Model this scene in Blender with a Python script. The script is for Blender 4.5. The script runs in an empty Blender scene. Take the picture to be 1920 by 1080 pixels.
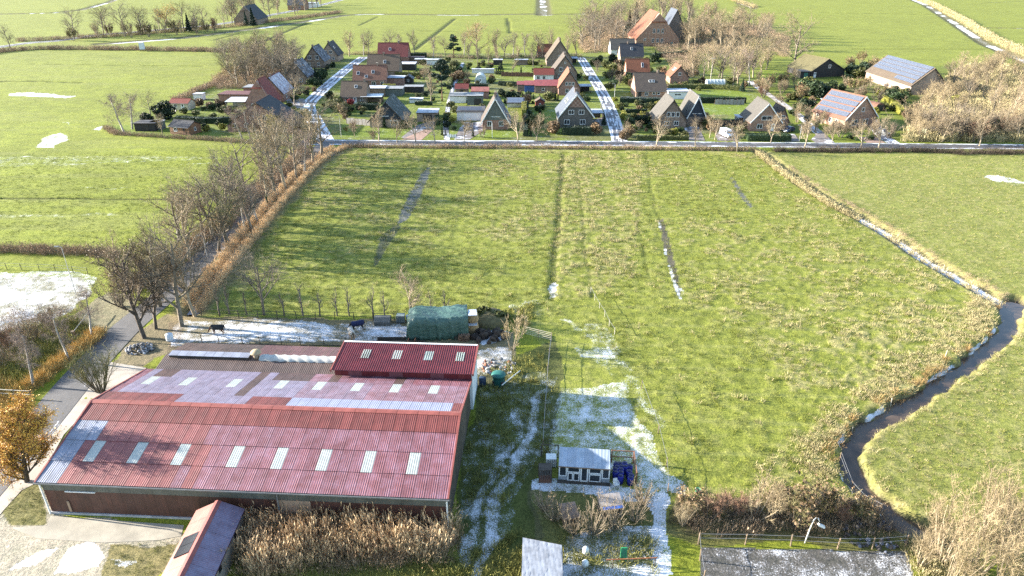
import bpy, bmesh, math, random
import numpy as np
from mathutils import Vector, Matrix
random.seed(7); np.random.seed(7)
S = bpy.context.scene
C = S.collection
PI = math.pi
R = math.radians
# ------------------------------------------------------------------ camera, sky, sun, exposure
CAM_H, PITCH, FPX = 46.0, R(26), 1280.0          # drone height (m), tilt below level, focal length in photo pixels
cd = bpy.data.cameras.new('camera'); cam = bpy.data.objects.new('camera', cd); C.objects.link(cam)
cam.location = (0, 0, CAM_H); cam.rotation_euler = (PI/2 - PITCH, 0, 0)
cd.sensor_width = 36; cd.lens = 24; cd.clip_start = .5; cd.clip_end = 9000
S.camera = cam
SUN_EL, SUN_DIR = R(16.2), R(-9)                 # shadows run to +X, slightly towards the camera
W = bpy.data.worlds.new('World'); S.world = W; W.use_nodes = True
wn = W.node_tree.nodes; wl = W.node_tree.links; wn.clear()
sky = wn.new('ShaderNodeTexSky'); sky.sky_type = 'NISHITA'; sky.sun_disc = False
sky.sun_elevation = SUN_EL; sky.sun_rotation = R(-81); sky.air_density = 1.0; sky.dust_density = .6; sky.ozone_density = 1.4
bg = wn.new('ShaderNodeBackground'); bg.inputs[1].default_value = .11
wo = wn.new('ShaderNodeOutputWorld'); wl.new(sky.outputs[0], bg.inputs[0]); wl.new(bg.outputs[0], wo.inputs[0])
sd = bpy.data.lights.new('sun', 'SUN'); sd.energy = 5.0; sd.angle = R(.55); sd.color = (1, .93, .82)
so = bpy.data.objects.new('sun', sd); C.objects.link(so); so.location = (-60, 20, 90)
sv = Vector((math.cos(SUN_DIR)*math.cos(SUN_EL), math.sin(SUN_DIR)*math.cos(SUN_EL), -math.sin(SUN_EL)))
so.rotation_euler = sv.to_track_quat('-Z', 'Y').to_euler()
S.view_settings.view_transform = 'Standard'; S.view_settings.look = 'None'
S.view_settings.exposure = 2.4; S.view_settings.gamma = 1.0; S.view_settings.use_curve_mapping = False
S.render.engine = 'CYCLES'
S.cycles.use_denoising = False
S.cycles.max_bounces = 6; S.cycles.diffuse_bounces = 3; S.cycles.glossy_bounces = 3
S.cycles.transparent_max_bounces = 8; S.cycles.use_adaptive_sampling = True; S.cycles.adaptive_threshold = .01
# ------------------------------------------------------------------ surveying: a spot of the photo on the level ground
CT, ST = math.cos(PITCH), math.sin(PITCH)
def P(x, y, z=0.0):
    u = (x-960)/FPX; v = -(y-540)/FPX
    dy = CT + v*ST; dz = -ST + v*CT; t = (z-CAM_H)/dz
    return Vector((u*t, dy*t, z))
def PL(pts, z=0.0): return [P(x, y, z) for x, y in pts]
def ppm(y): return FPX/(P(960, y).y*CT + CAM_H*ST)   # photo pixels per metre at that row
# ------------------------------------------------------------------ materials
MATS = {}
def newmat(name):
    m = bpy.data.materials.new(name); m.use_nodes = True
    nt = m.node_tree; nt.nodes.clear()
    o = nt.nodes.new('ShaderNodeOutputMaterial'); b = nt.nodes.new('ShaderNodeBsdfPrincipled')
    nt.links.new(b.outputs[0], o.inputs[0]); MATS[name] = m
    return m, nt, b
def ramp(nt, fac, stops):
    r = nt.nodes.new('ShaderNodeValToRGB'); e = r.color_ramp.elements
    while len(e) < len(stops): e.new(.5)
    for i, (p, c) in enumerate(stops):
        e[i].position = p; e[i].color = (*c, 1) if len(c) == 3 else c
    nt.links.new(fac, r.inputs[0]); return r.outputs[0]
def mixc(nt, fac, a, b, mode='MIX'):
    m = nt.nodes.new('ShaderNodeMix'); m.data_type = 'RGBA'; m.blend_type = mode
    for sock, val in ((m.inputs[0], fac), (m.inputs[6], a), (m.inputs[7], b)):
        if hasattr(val, 'is_output'): nt.links.new(val, sock)
        elif isinstance(val, (int, float)): sock.default_value = val
        else: sock.default_value = (*val, 1)
    return m.outputs[2]
def mth(nt, op, a, b=None, c=None, clamp=False):
    m = nt.nodes.new('ShaderNodeMath'); m.operation = op; m.use_clamp = clamp
    for i, v in enumerate((a, b, c)):
        if v is None: continue
        if hasattr(v, 'is_output'): nt.links.new(v, m.inputs[i])
        else: m.inputs[i].default_value = v
    return m.outputs[0]
def coords(nt, kind='Object', scale=(1, 1, 1), rot=(0, 0, 0)):
    t = nt.nodes.new('ShaderNodeTexCoord'); mp = nt.nodes.new('ShaderNodeMapping')
    mp.inputs['Scale'].default_value = scale; mp.inputs['Rotation'].default_value = rot
    nt.links.new(t.outputs[kind], mp.inputs[0]); return mp.outputs[0]
def wpos(nt):
    return nt.nodes.new('ShaderNodeNewGeometry').outputs['Position']
def noise(nt, vec, scale, detail=3, rough=.55):
    n = nt.nodes.new('ShaderNodeTexNoise'); n.inputs['Scale'].default_value = scale
    n.inputs['Detail'].default_value = detail; n.inputs['Roughness'].default_value = rough
    nt.links.new(vec, n.inputs['Vector']); return n.outputs['Fac']
def bump(nt, b, height, strength=.5, dist=.05):
    n = nt.nodes.new('ShaderNodeBump'); n.inputs['Strength'].default_value = strength; n.inputs['Distance'].default_value = dist
    nt.links.new(height, n.inputs['Height']); nt.links.new(n.outputs[0], b.inputs['Normal'])
def shade(c, k): return tuple(min(1, max(0, v*k)) for v in c)
def mat(name, col, rough=.8, var=.25, scale=1.5, col2=None, bumps=0, bscale=8, spec=.3, rnd=0, metal=0, detail=4):
    """plain procedural surface: base colour broken up by noise, optional fine relief, optional per-object tint"""
    if name in MATS: return MATS[name]
    m, nt, b = newmat(name)
    v = coords(nt)
    f = noise(nt, v, scale, detail)
    c2 = col2 or shade(col, 1+var); c1 = col if col2 else shade(col, 1-var)
    out = ramp(nt, f, [(.32, c1), (.68, c2)])
    if rnd:
        oi = nt.nodes.new('ShaderNodeObjectInfo')
        k = mth(nt, 'MULTIPLY_ADD', oi.outputs['Random'], rnd*2, 1-rnd)
        mx = nt.nodes.new('ShaderNodeVectorMath'); mx.operation = 'SCALE'
        nt.links.new(out, mx.inputs[0]); nt.links.new(k, mx.inputs['Scale']); out = mx.outputs[0]
    nt.links.new(out, b.inputs['Base Color'])
    b.inputs['Roughness'].default_value = rough; b.inputs['Specular IOR Level'].default_value = spec; b.inputs['Metallic'].default_value = metal
    if bumps: bump(nt, b, noise(nt, v, bscale, 3), bumps, .04)
    return m
# ------------------------------------------------------------------ mesh helpers
class MB:
    def __init__(s): s.v = []; s.f = []
    def add(s, vs, fs):
        n = len(s.v); s.v += [tuple(v) for v in vs]; s.f += [tuple(i+n for i in f) for f in fs]; return s
    def box(s, x0, x1, y0, y1, z0, z1):
        return s.add([(x0,y0,z0),(x1,y0,z0),(x1,y1,z0),(x0,y1,z0),(x0,y0,z1),(x1,y0,z1),(x1,y1,z1),(x0,y1,z1)],
                     [(0,3,2,1),(4,5,6,7),(0,1,5,4),(1,2,6,5),(2,3,7,6),(3,0,4,7)])
    def prism(s, poly, y0, y1):            # poly in x,z extruded along y
        n = len(poly)
        vs = [(x, y0, z) for x, z in poly] + [(x, y1, z) for x, z in poly]
        fs = [tuple(range(n-1, -1, -1)), tuple(range(n, 2*n))] + [(i, (i+1) % n, n+(i+1) % n, n+i) for i in range(n)]
        return s.add(vs, [f[::-1] for f in fs])
    def prismx(s, poly, x0, x1):           # poly in y,z extruded along x
        n = len(poly)
        vs = [(x0, y, z) for y, z in poly] + [(x1, y, z) for y, z in poly]
        fs = [tuple(range(n-1, -1, -1)), tuple(range(n, 2*n))] + [(i, (i+1) % n, n+(i+1) % n, n+i) for i in range(n)]
        return s.add(vs, fs)
    def slab(s, a, b, c, d, t):            # quad a b c d (counter-clockwise from above) with thickness t below
        a, b, c, d = map(Vector, (a, b, c, d)); n = (b-a).cross(d-a).normalized()*t
        return s.add([a-n, b-n, c-n, d-n, a, b, c, d], [(0,3,2,1),(4,5,6,7),(0,1,5,4),(1,2,6,5),(2,3,7,6),(3,0,4,7)])
    def tube(s, pts, rads, n=6, cap=True):
        base = len(s.v); m = len(pts); pts = [Vector(p) for p in pts]
        for i, p in enumerate(pts):
            d = (pts[min(i+1, m-1)] - pts[max(i-1, 0)]).normalized()
            a = d.orthogonal().normalized() if abs(d.z) < .99 else Vector((1, 0, 0))
            b = d.cross(a).normalized(); a = b.cross(d)
            for k in range(n):
                t = 2*PI*k/n; s.v.append(tuple(p + (a*math.cos(t) + b*math.sin(t))*rads[i]))
        for i in range(m-1):
            for k in range(n):
                q = base+i*n; s.f.append((q+k, q+(k+1) % n, q+n+(k+1) % n, q+n+k))
        if cap:
            s.f.append(tuple(base+k for k in range(n-1, -1, -1))); s.f.append(tuple(base+(m-1)*n+k for k in range(n)))
        return s
    def lathe(s, prof, n=10, cx=0, cy=0):   # prof: (r,z) from bottom to top
        base = len(s.v); m = len(prof)
        for r, z in prof:
            for k in range(n):
                t = 2*PI*k/n; s.v.append((cx+r*math.cos(t), cy+r*math.sin(t), z))
        for i in range(m-1):
            for k in range(n):
                q = base+i*n; s.f.append((q+k, q+(k+1) % n, q+n+(k+1) % n, q+n+k))
        s.f.append(tuple(base+k for k in range(n-1, -1, -1))); s.f.append(tuple(base+(m-1)*n+k for k in range(n)))
        return s
    def mesh(s, name, m=None, smooth=False):
        me = bpy.data.meshes.new(name); me.from_pydata(s.v, [], s.f)
        if m: me.materials.append(m)
        if smooth: me.polygons.foreach_set('use_smooth', [True]*len(me.polygons))
        me.update(); return me
    def build(s, name, m=None, parent=None, smooth=False):
        return obj(name, s.mesh(name, m, smooth), parent)
def obj(name, data, parent=None, loc=None, rz=None):
    o = bpy.data.objects.new(name, data); C.objects.link(o)
    if parent is not None: o.parent = parent
    if loc is not None: o.location = loc
    if rz is not None: o.rotation_euler = (0, 0, rz)
    return o
def empty(name, loc=(0, 0, 0), rz=0):
    o = obj(name, None, None, loc, rz); o.empty_display_size = .3; return o
def tag(o, label, cat, group=None, kind=None):
    if label: o['label'] = label
    if cat: o['category'] = cat
    if group: o['group'] = group
    if kind: o['kind'] = kind
    return o
def fastmesh(name, v, faces_idx, nper, m=None, smooth=False):
    """numpy arrays -> mesh; faces_idx flat, nper vertices per face"""
    me = bpy.data.meshes.new(name); v = np.asarray(v, 'f'); f = np.asarray(faces_idx, 'i').ravel()
    me.vertices.add(len(v)); me.vertices.foreach_set('co', v.ravel())
    nf = len(f)//nper
    me.loops.add(len(f)); me.loops.foreach_set('vertex_index', f)
    me.polygons.add(nf); me.polygons.foreach_set('loop_start', np.arange(0, len(f), nper, dtype='i'))
    if smooth: me.polygons.foreach_set('use_smooth', np.ones(nf, bool))
    if m: me.materials.append(m)
    me.update(calc_edges=True); return me
# ------------------------------------------------------------------ numpy noise and masks
def vnoise(x, y, seed=0):
    xi = np.floor(x).astype(np.int64); yi = np.floor(y).astype(np.int64); xf = x-xi; yf = y-yi
    def h(a, b):
        n = (a*374761393 + b*668265263 + seed*1442695041) & 0x7fffffff
        n = ((n ^ (n >> 13))*1274126177) & 0x7fffffff
        return ((n ^ (n >> 16)) & 0xffff)/65535.0
    u = xf*xf*(3-2*xf); w = yf*yf*(3-2*yf)
    return (h(xi, yi)*(1-u) + h(xi+1, yi)*u)*(1-w) + (h(xi, yi+1)*(1-u) + h(xi+1, yi+1)*u)*w
def fbm(x, y, scale, octv=3, seed=0):
    r = 0; a = .5; t = 0
    for i in range(octv):
        r = r + a*vnoise(x*scale, y*scale, seed+i*17); t += a; a *= .5; scale *= 2.03
    return r/t
def sstep(a, b, x):
    t = np.clip((x-a)/(b-a), 0, 1); return t*t*(3-2*t)
def inpoly(x, y, poly):
    poly = [(p[0], p[1]) for p in poly]
    xs = [p[0] for p in poly]; ys = [p[1] for p in poly]
    out = np.zeros(x.shape, bool)
    bb = np.where((x >= min(xs)) & (x <= max(xs)) & (y >= min(ys)) & (y <= max(ys)))[0]
    X, Y = x[bb], y[bb]; ins = np.zeros(len(bb), bool); j = len(poly)-1
    for i in range(len(poly)):
        (xa, ya), (xb, yb) = poly[i], poly[j]
        c = ((ya > Y) != (yb > Y)) & (X < (xb-xa)*(Y-ya)/((yb-ya) or 1e-9) + xa)
        ins ^= c; j = i
    out[bb] = ins; return out
def dline(x, y, line, reach=12):
    d = np.full(x.shape, 1e6)
    for a, b in zip(line[:-1], line[1:]):
        x0, x1 = sorted((a[0], b[0])); y0, y1 = sorted((a[1], b[1]))
        k = np.where((x > x0-reach) & (x < x1+reach) & (y > y0-reach) & (y < y1+reach))[0]
        if not len(k): continue
        dx, dy = b[0]-a[0], b[1]-a[1]; L2 = dx*dx+dy*dy or 1e-9
        t = np.clip(((x[k]-a[0])*dx + (y[k]-a[1])*dy)/L2, 0, 1)
        d[k] = np.minimum(d[k], np.hypot(x[k]-a[0]-t*dx, y[k]-a[1]-t*dy))
    return d
def smooth_line(pts, n=8):
    """Catmull-Rom through the points"""
    p = [Vector(q) for q in pts]; p = [p[0]*2-p[1]] + p + [p[-1]*2-p[-2]]; out = []
    for i in range(1, len(p)-2):
        for k in range(n):
            t = k/n; a, b, c, d = p[i-1:i+3]
            out.append(.5*((2*b) + (c-a)*t + (2*a-5*b+4*c-d)*t*t + (3*b-a-3*c+d)*t**3))
    return out+[p[-2]]
# ================================================================== GROUND
def line(*pts): return PL(pts)
CANAL = smooth_line(line((1905,560),(1897,580),(1885,620),(1835,665),(1775,708),(1710,748),(1655,783),(1612,815),(1594,855),(1606,895),(1645,935),(1690,972),(1760,1010)), 6)
DITCH_R = line((1425,284),(1470,318),(1530,360),(1600,400),(1660,432),(1740,485),(1790,515),(1850,548),(1900,578))
DITCH_L = smooth_line(line((640,279),(606,296),(575,322),(520,380),(470,440),(430,490),(395,535),(360,585)), 3)
FAR_ICE = [(line((0,26),(95,24),(150,19),(205,4),(240,-12)), 2.6), (line((-40,30),(0,27),(110,24),(290,25),(380,25)), 1.2), (line((190,82),(340,71),(480,53),(560,42),(650,28),(690,26),(860,28),(1012,26)), 3.6),
           (line((1020,28),(1018,0),(1016,-15)), 5.0), (line((1026,27),(1095,26)), 2.2), (line((1690,-10),(1735,8),(1790,42),(1850,82),(1935,118)), 3.2),
           (line((1812,50),(1870,52),(1935,53)), 2.0), (line((1385,5),(1418,16)), 2.0), (line((1840,6),(1920,2)), 1.0)]
FAR_DARK = [(line((476,86),(530,62),(576,43)), 1.6), (line((778,93),(815,65),(853,35)), 1.7), (line((951,34),(956,62)), 1.3), (line((673,48),(709,31)), 1.1),
            (line((1420,26),(1560,24),(1755,27)), 1.0), (line((400,76),(450,62)), .8), (line((0,153),(60,152),(155,155)), .9), (line((790,58),(960,60),(1100,57)), .8),
            (line((60,120),(200,122),(380,124)), .5), (line((0,372),(150,372),(390,374)), .6), (line((1600,92),(1850,92)), .7)]
INNER = [(line((1056,288),(1050,360),(1044,440),(1038,520),(1034,560)), .75), (line((1212,290),(1216,330),(1226,380),(1236,415)), .4),
         (line((1350,290),(1368,325)), .4), (line((1078,292),(1090,380),(1096,450),(1110,560)), .35), (line((1193,400),(1212,490),(1218,520)), .3), (line((815,282),(795,320)), .5), (line((740,420),(715,470),(700,500)), .4)]
def groundfn(x, y):
    """height, colour and snow cover of the ground at world x, y (arrays)"""
    wx = x + (fbm(x, y, .16, 3, 5)-.5)*3.0; wy = y + (fbm(x, y, .16, 3, 9)-.5)*3.0
    n1 = fbm(x, y, .05, 3, 1); n2 = fbm(x, y, .35, 3, 2); n3 = fbm(x, y, 1.3, 3, 3); nl = fbm(x, y, .012, 2, 4)
    far = sstep(150, 420, y)
    z = np.zeros_like(x); snow = np.zeros_like(x)
    def poly(pts, soft=True): return inpoly(wx if soft else x, wy if soft else y, PL(pts)).astype(float)
    # --- grass of the different fields
    bright = np.array([.158,.178,.020]); olive = np.array([.170,.184,.036]); dry = np.array([.33,.275,.14]); mud = np.array([.075,.060,.045]); dark = np.array([.045,.060,.014]); pale = np.array([.165,.170,.050])
    col = bright[None, :]*(.86 + .28*n1 + .24*(n2-.5))[:, None]
    def mixto(c, f):
        nonlocal col
        f = np.clip(f, 0, 1)[:, None]; col = col*(1-f) + np.asarray(c)[None, :]*f
    mixto(pale, far*.35)
    fieldC = inpoly(x, y, PL([(640,274),(1425,283),(1470,318),(1600,402),(1740,487),(1850,550),(1895,580),(1880,640),(1740,730),(1612,815),(1592,860),(1606,897),(1690,973),(1690,1010),(1250,1010),(1240,920),(1020,905),(1020,650),(960,595),(375,592),(480,440),(610,290)])).astype(float)
    fieldR = inpoly(x, y, PL([(1425,284),(2200,290),(2300,1200),(1760,1015),(1690,970),(1606,897),(1592,860),(1640,790),(1740,730),(1880,640),(1900,578),(1740,485),(1600,400),(1470,318)])).astype(float)
    mixto(olive*(1), fieldC*.8); mixto(pale*.95, fieldR*.75)
    col *= (.88 + .3*n2)[:, None]
    # dry tussocks
    dm = fieldC*sstep(.47, .62, .55*n3+.45*n2)*(.20 + .5*sstep(.42, .6, n1))
    stripm = poly([(1060,290),(1205,290),(1190,520),(1100,560),(1030,560),(1040,400)])
    bankm = poly([(1700,560),(1870,560),(1880,640),(1740,730),(1600,840),(1560,830),(1600,760),(1560,640)])
    lowm = poly([(1500,800),(1600,800),(1600,900),(1700,970),(1600,940),(1450,930),(1420,880)])
    upl = poly([(1440,330),(1640,440),(1800,540),(1640,560),(1480,440)])
    dm = np.maximum(dm, (stripm*.65 + bankm*.75 + lowm*.5 + upl*.35)*sstep(.40, .60, .6*n3+.4*n2))
    mixto(dry, dm*.8)
    mixto(dry, fieldR*.30*sstep(.5, .7, n3))
    # moss-dark spots
    mixto(dark, fieldC*.30*sstep(.58, .72, fbm(x, y, .8, 3, 21)))
    # wheel lines running across the middle field
    u = (y - 120)*.98 + x*.03
    lines = sstep(.86, 1.0, np.sin(u*2*PI/5.3 + 1.2*n1))*fieldC*sstep(160, 120, y)
    mixto(pale*1.15, lines*.65); mixto(dark*1.6, fieldC*.14*sstep(.80, 1.0, np.sin(u*2*PI/5.3 + 1.2*n1 + 2.4))*sstep(160, 120, y))
    u2 = x - .02*y
    mixto(dark, fieldC*.25*sstep(.9, 1, np.sin((u2+.5*n2)*2*PI/7.5))*sstep(95, 120, y))
    # left field: faint machine tracks
    fl = inpoly(x, y, PL([(-300,95),(410,98),(400,180),(570,270),(600,285),(350,470),(-300,470)])).astype(float)
    mixto(dark*1.3, fl*.22*sstep(.55, .75, fbm(x*.22, y*1.6, .5, 3, 31)))
    mixto(pale*1.1, fl*.35*sstep(.5, .7, fbm(x*.15, y*1.2, .25, 3, 33)))
    # --- gardens of the village
    vil = poly([(395,165),(640,100),(1090,100),(1200,80),(1420,150),(1800,120),(1920,180),(1950,268),(620,262),(560,262),(250,248),(240,215),(330,185)])
    mixto(np.array([.095,.120,.020]), vil*.65); mixto(mud*1.3, vil*.45*sstep(.58, .68, fbm(x, y, .09, 3, 41)))
    lawns = [[(1300,195),(1345,195),(1420,192),(1410,215),(1330,215)],[(1290,170),(1400,168),(1405,187),(1300,186)],[(640,232),(690,236),(770,240),(750,258),(640,256)],[(840,248),(960,246),(960,258),(830,258)],
             [(1000,205),(1045,205),(1040,232),(1000,230)],[(900,118),(1020,122),(1015,135),(900,132)],[(1225,170),(1245,190),(1180,190)],[(1530,240),(1640,250),(1640,262),(1540,258)],[(1400,130),(1490,135),(1500,152),(1420,150)],[(610,160),(590,175),(560,180)],[(630,103),(675,103),(668,112),(640,112)],[(205,235),(260,235),(420,255),(560,262),(540,268),(330,256),(230,250)]]
    for L in lawns: mixto(np.array([.125,.165,.020]), poly(L, False)*.9)
    # --- yards, tracks and bare earth
    yard = poly([(-60,860),(60,905),(95,965),(340,990),(340,1010),(300,1080),(200,1300),(-300,1300)])
    mixto(np.array([.33,.29,.235])*(1), yard*.95); col *= (1-yard*.25*(n3-.2))[:, None]
    mixto(np.array([.13,.12,.035]), poly([(0,955),(40,915),(72,905),(88,965),(85,985),(20,985)], False)*.9)
    mixto(np.array([.16,.135,.045]), poly([(195,1022),(335,1012),(300,1080),(260,1150),(180,1150),(200,1080)])*.85)
    mixto(np.array([.17,.135,.09]), poly([(195,700),(250,625),(310,585),(352,600),(350,655),(305,668),(270,695),(215,722)])*.92); mixto(np.array([.19,.16,.12]), poly([(120,600),(200,545),(250,560),(240,600),(190,640),(150,620)])*.8); mixto(np.array([.20,.18,.15]), poly([(-100,520),(150,520),(170,550),(100,600),(-100,650)])*.8)
    mixto(np.array([.15,.115,.075]), poly([(320,590),(760,600),(770,650),(320,655)])*.85)
    mixto(np.array([.16,.13,.09]), poly([(700,625),(900,620),(965,620),(965,710),(890,720),(700,660)])*.85)
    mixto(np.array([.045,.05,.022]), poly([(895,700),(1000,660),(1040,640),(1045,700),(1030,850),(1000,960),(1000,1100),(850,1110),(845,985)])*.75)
    mixto(np.array([.10,.09,.045]), poly([(1000,915),(1235,930),(1260,1150),(960,1150),(980,1000)])*.7)
    mixto(np.array([.11,.105,.03]), poly([(440,1020),(860,1040),(1000,1000),(980,1120),(430,1120)])*.8)
    mixto(np.array([.075,.07,.07]), poly([(1315,1026),(1702,1034),(1730,1150),(1310,1150)], False)*.97)
    mixto(np.array([.075,.062,.035]), poly([(1260,935),(1690,960),(1715,1030),(1310,1025),(1255,1000)])*.65)
    mixto(np.array([.20,.16,.07]), poly([(-80,600),(170,600),(190,625),(130,690),(40,740),(-60,770)])*.55)
    # --- long grass banks of the road
    bank = dline(wx, wy, DITCH_L, 8); mixto(np.array([.20,.155,.085]), sstep(4.2, 2.2, bank)*.85)
    # --- ditches
    for pts, w in ((DITCH_R, 1.5),):
        d = dline(wx*.25+x*.75, wy*.25+y*.75, pts, 8)
        z -= .75*sstep(w+.9, w*.45, d); snow = np.maximum(snow, .97*sstep(w*.72, w*.5, d)*sstep(.40, .50, fbm(x, y, .12, 2, 51)+.10*sstep(110, 150, 150-y)))
        mixto(dry*.75, sstep(w+1.6, w, d)*.6); mixto(mud, sstep(w*.9, w*.6, d)*.8)
    d = dline(x, y, CANAL, 9) + (fbm(x, y, .55, 3, 61)-.5)*1.5
    z -= 1.35*sstep(1.65, .45, d); mixto(mud*1.2, sstep(1.35, .9, d)); mixto(dry*.5, sstep(2.4, 1.5, d)*sstep(.9, 1.4, d)*.4)
    d = dline(x, y, DITCH_L, 8); z -= .6*sstep(1.5, .5, d); mixto(mud, sstep(1.0, .5, d)*.8)
    for pts, w in INNER:
        d = dline(wx*.3+x*.7, wy*.3+y*.7, pts, 5); z -= (.16 if w > .7 else .07)*sstep(w*1.4, w*.3, d); mixto(dark*.9, sstep(w, w*.4, d)*(.7 if w > .7 else .4))
    for pts, w in FAR_DARK:
        d = dline(x, y, pts, 8); z -= .4*sstep(w*1.2, w*.4, d); mixto(dark*.45, sstep(w, w*.6, d)*.85)
    for pts, w in FAR_ICE:
        d = dline(wx*.3+x*.7, wy*.3+y*.7, pts, 14); mixto(mud*1.1, sstep(w*1.9, w*1.1, d)*.75); z -= .5*sstep(w*1.6, w*.9, d)
        snow = np.maximum(snow, .92*sstep(w*.85, w*.5, d)*(.40+.6*sstep(.42, .56, fbm(x, y, .05, 2, 71))))
    # --- wet hollows in the middle field
    hol = [([(1234,412),(1243,410),(1252,440),(1262,480),(1272,520),(1277,555),(1270,552),(1256,505),(1244,460)], (.075,.065,.055)), ([(790,325),(803,312),(808,318),(796,350),(780,385),(764,412),(745,420),(752,395),(770,360)], (.10,.105,.11)),
           ([(1368,328),(1376,335),(1392,360),(1412,388),(1406,390),(1385,365)], (.10,.10,.10)), ([(715,440),(745,420),(752,424),(722,470),(705,500),(700,492)], (.08,.085,.055))]
    for pl, c in hol: mixto(c, poly(pl, False)*.92)
    # --- snow that has stayed
    def sn(pts, s, soft=True):
        nonlocal snow
        snow = np.maximum(snow, s*poly(pts, soft))
    sn([(-200,508),(150,510),(186,520),(165,552),(120,590),(70,632),(-60,665),(-300,680)], .50); sn([(-200,560),(20,545),(90,560),(70,600),(-200,640)], .57)
    sn([(345,600),(480,596),(640,605),(750,606),(735,642),(640,641),(325,648),(318,630)], .47); sn([(430,606),(620,604),(640,640),(360,640)], .58)
    sn([(880,622),(935,612),(955,620),(940,640),(900,645)], .72); sn([(885,655),(955,650),(960,690),(900,705),(880,690)], .48)
    sn([(700,612),(765,612),(760,640),(690,645)], .55)
    for pts, w, s in ((line((1006,735),(1000,780),(990,830),(960,890),(930,935),(905,985),(888,1040),(880,1090)), .55, .60), (line((968,760),(975,820),(940,880),(900,940),(870,990),(855,1050)), .5, .52)):
        snow = np.maximum(snow, s*sstep(w*1.7, w*.5, dline(wx, wy, pts, 5)))
    sn([(900,720),(1000,690),(1035,700),(1025,840),(990,900),(960,950),(860,1060),(850,980),(880,850)], .36)
    frost = [(1042,722),(1170,726),(1200,785),(1245,850),(1285,918),(1190,905),(1050,852),(1026,845),(1030,760)]
    sn(frost, .49); sn([(1060,762),(1175,768),(1190,785),(1120,790),(1065,785)], .56); sn([(1140,640),(1190,690),(1215,760),(1190,775),(1150,720),(1080,650)], .34)
    sn([(1090,605),(1130,600),(1165,660),(1120,665)], .40); sn([(1075,655),(1130,650),(1150,668),(1080,670)], .50)
    sn([(1190,840),(1215,850),(1285,915),(1270,930),(1200,905)], .60)
    sn([(1000,905),(1100,904),(1215,912),(1250,922),(1250,940),(1040,935),(1005,925)], .62)
    sn([(1218,922),(1249,924),(1255,985),(1266,1085),(1228,1085),(1224,1000)], .66)
    sn([(1050,1000),(1225,985),(1230,1090),(1040,1090)], .47); sn([(1050,1058),(1230,1062),(1230,1090),(1050,1090)], .62)
    sn([(105,1045),(150,1022),(190,1040),(185,1062),(120,1085),(90,1085)], .74); sn([(15,1068),(60,1048),(85,1046),(60,1070)], .74); sn([(200,1045),(265,1045),(240,1060)], .5); sn([(0,1035),(30,1025),(25,1032)], .5)
    sn([(1315,1026),(1702,1034),(1730,1150),(1310,1150)], .40, False)
    sn([(450,965),(500,980),(470,1040),(440,1060)], .47); sn([(620,1000),(700,1000),(690,1030),(620,1025)], .45)
    for q in ([(8,176),(60,172),(140,180),(128,184),(20,180)],[(82,258),(120,248),(128,262),(100,278),(70,276)],[(115,228),(130,228),(128,236)],[(165,243),(195,235),(185,246)],[(1846,331),(1874,329),(1920,342),(1870,342)],[(1028,530),(1043,525),(1045,555),(1028,558)],[(1268,535),(1277,536),(1276,556)]): sn(q, .58)
    for q in ([(-200,294),(330,292),(470,296),(300,302),(120,310),(-200,320)],[(330,308),(430,302),(400,312)],[(-200,398),(240,402),(200,406),(-200,404)],[(60,350),(250,352),(200,356)],[(1860,335),(1925,342),(1900,348)],[(950,575),(1010,560),(1030,590),(960,600)]): sn(q, .36)
    d = dline(wx, wy, line((1060,600),(1110,630),(1160,680),(1190,730),(1240,800)), 5); snow = np.maximum(snow, .42*sstep(1.1, .3, d))
    d = dline(x, y, line((1234,412),(1244,455),(1252,490),(1268,540),(1276,560)), 4); snow = np.maximum(snow, .66*sstep(.5, .2, d)*sstep(.35, .55, n2))
    sn([(395,165),(640,100),(1090,100),(1200,80),(1420,150),(1480,262),(620,262),(560,262),(330,250)], .28)
    snow = snow*(1 - .5*sstep(1.0, .2, dline(x, y, CANAL, 6)))
    snow = np.maximum(snow, .8*sstep(.38, .12, np.abs(dline(x, y, [p+Vector((-1.25,.4,0)) for p in CANAL], 6)))*sstep(.5, .56, fbm(x, y, .16, 2, 81)))
    # --- relief: hummocks in the rough pasture, faint swell elsewhere
    near = sstep(190, 110, y)
    tuss = np.maximum(fieldC*.6, np.maximum(bankm, stripm))
    z += near*(n3-.5)*(.05 + .26*tuss*np.clip(.3+n1, 0, 1)) + (n2-.5)*.06
    # level pads where things stand
    for pts in ([(60,900),(95,990),(460,1000),(860,1005),(905,700),(640,640),(330,640)], [(1020,845),(1200,848),(1200,935),(1015,930)]):
        k = inpoly(x, y, PL(pts)); z[k] *= .1
    return z, col, np.clip(snow, 0, 1)
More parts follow.
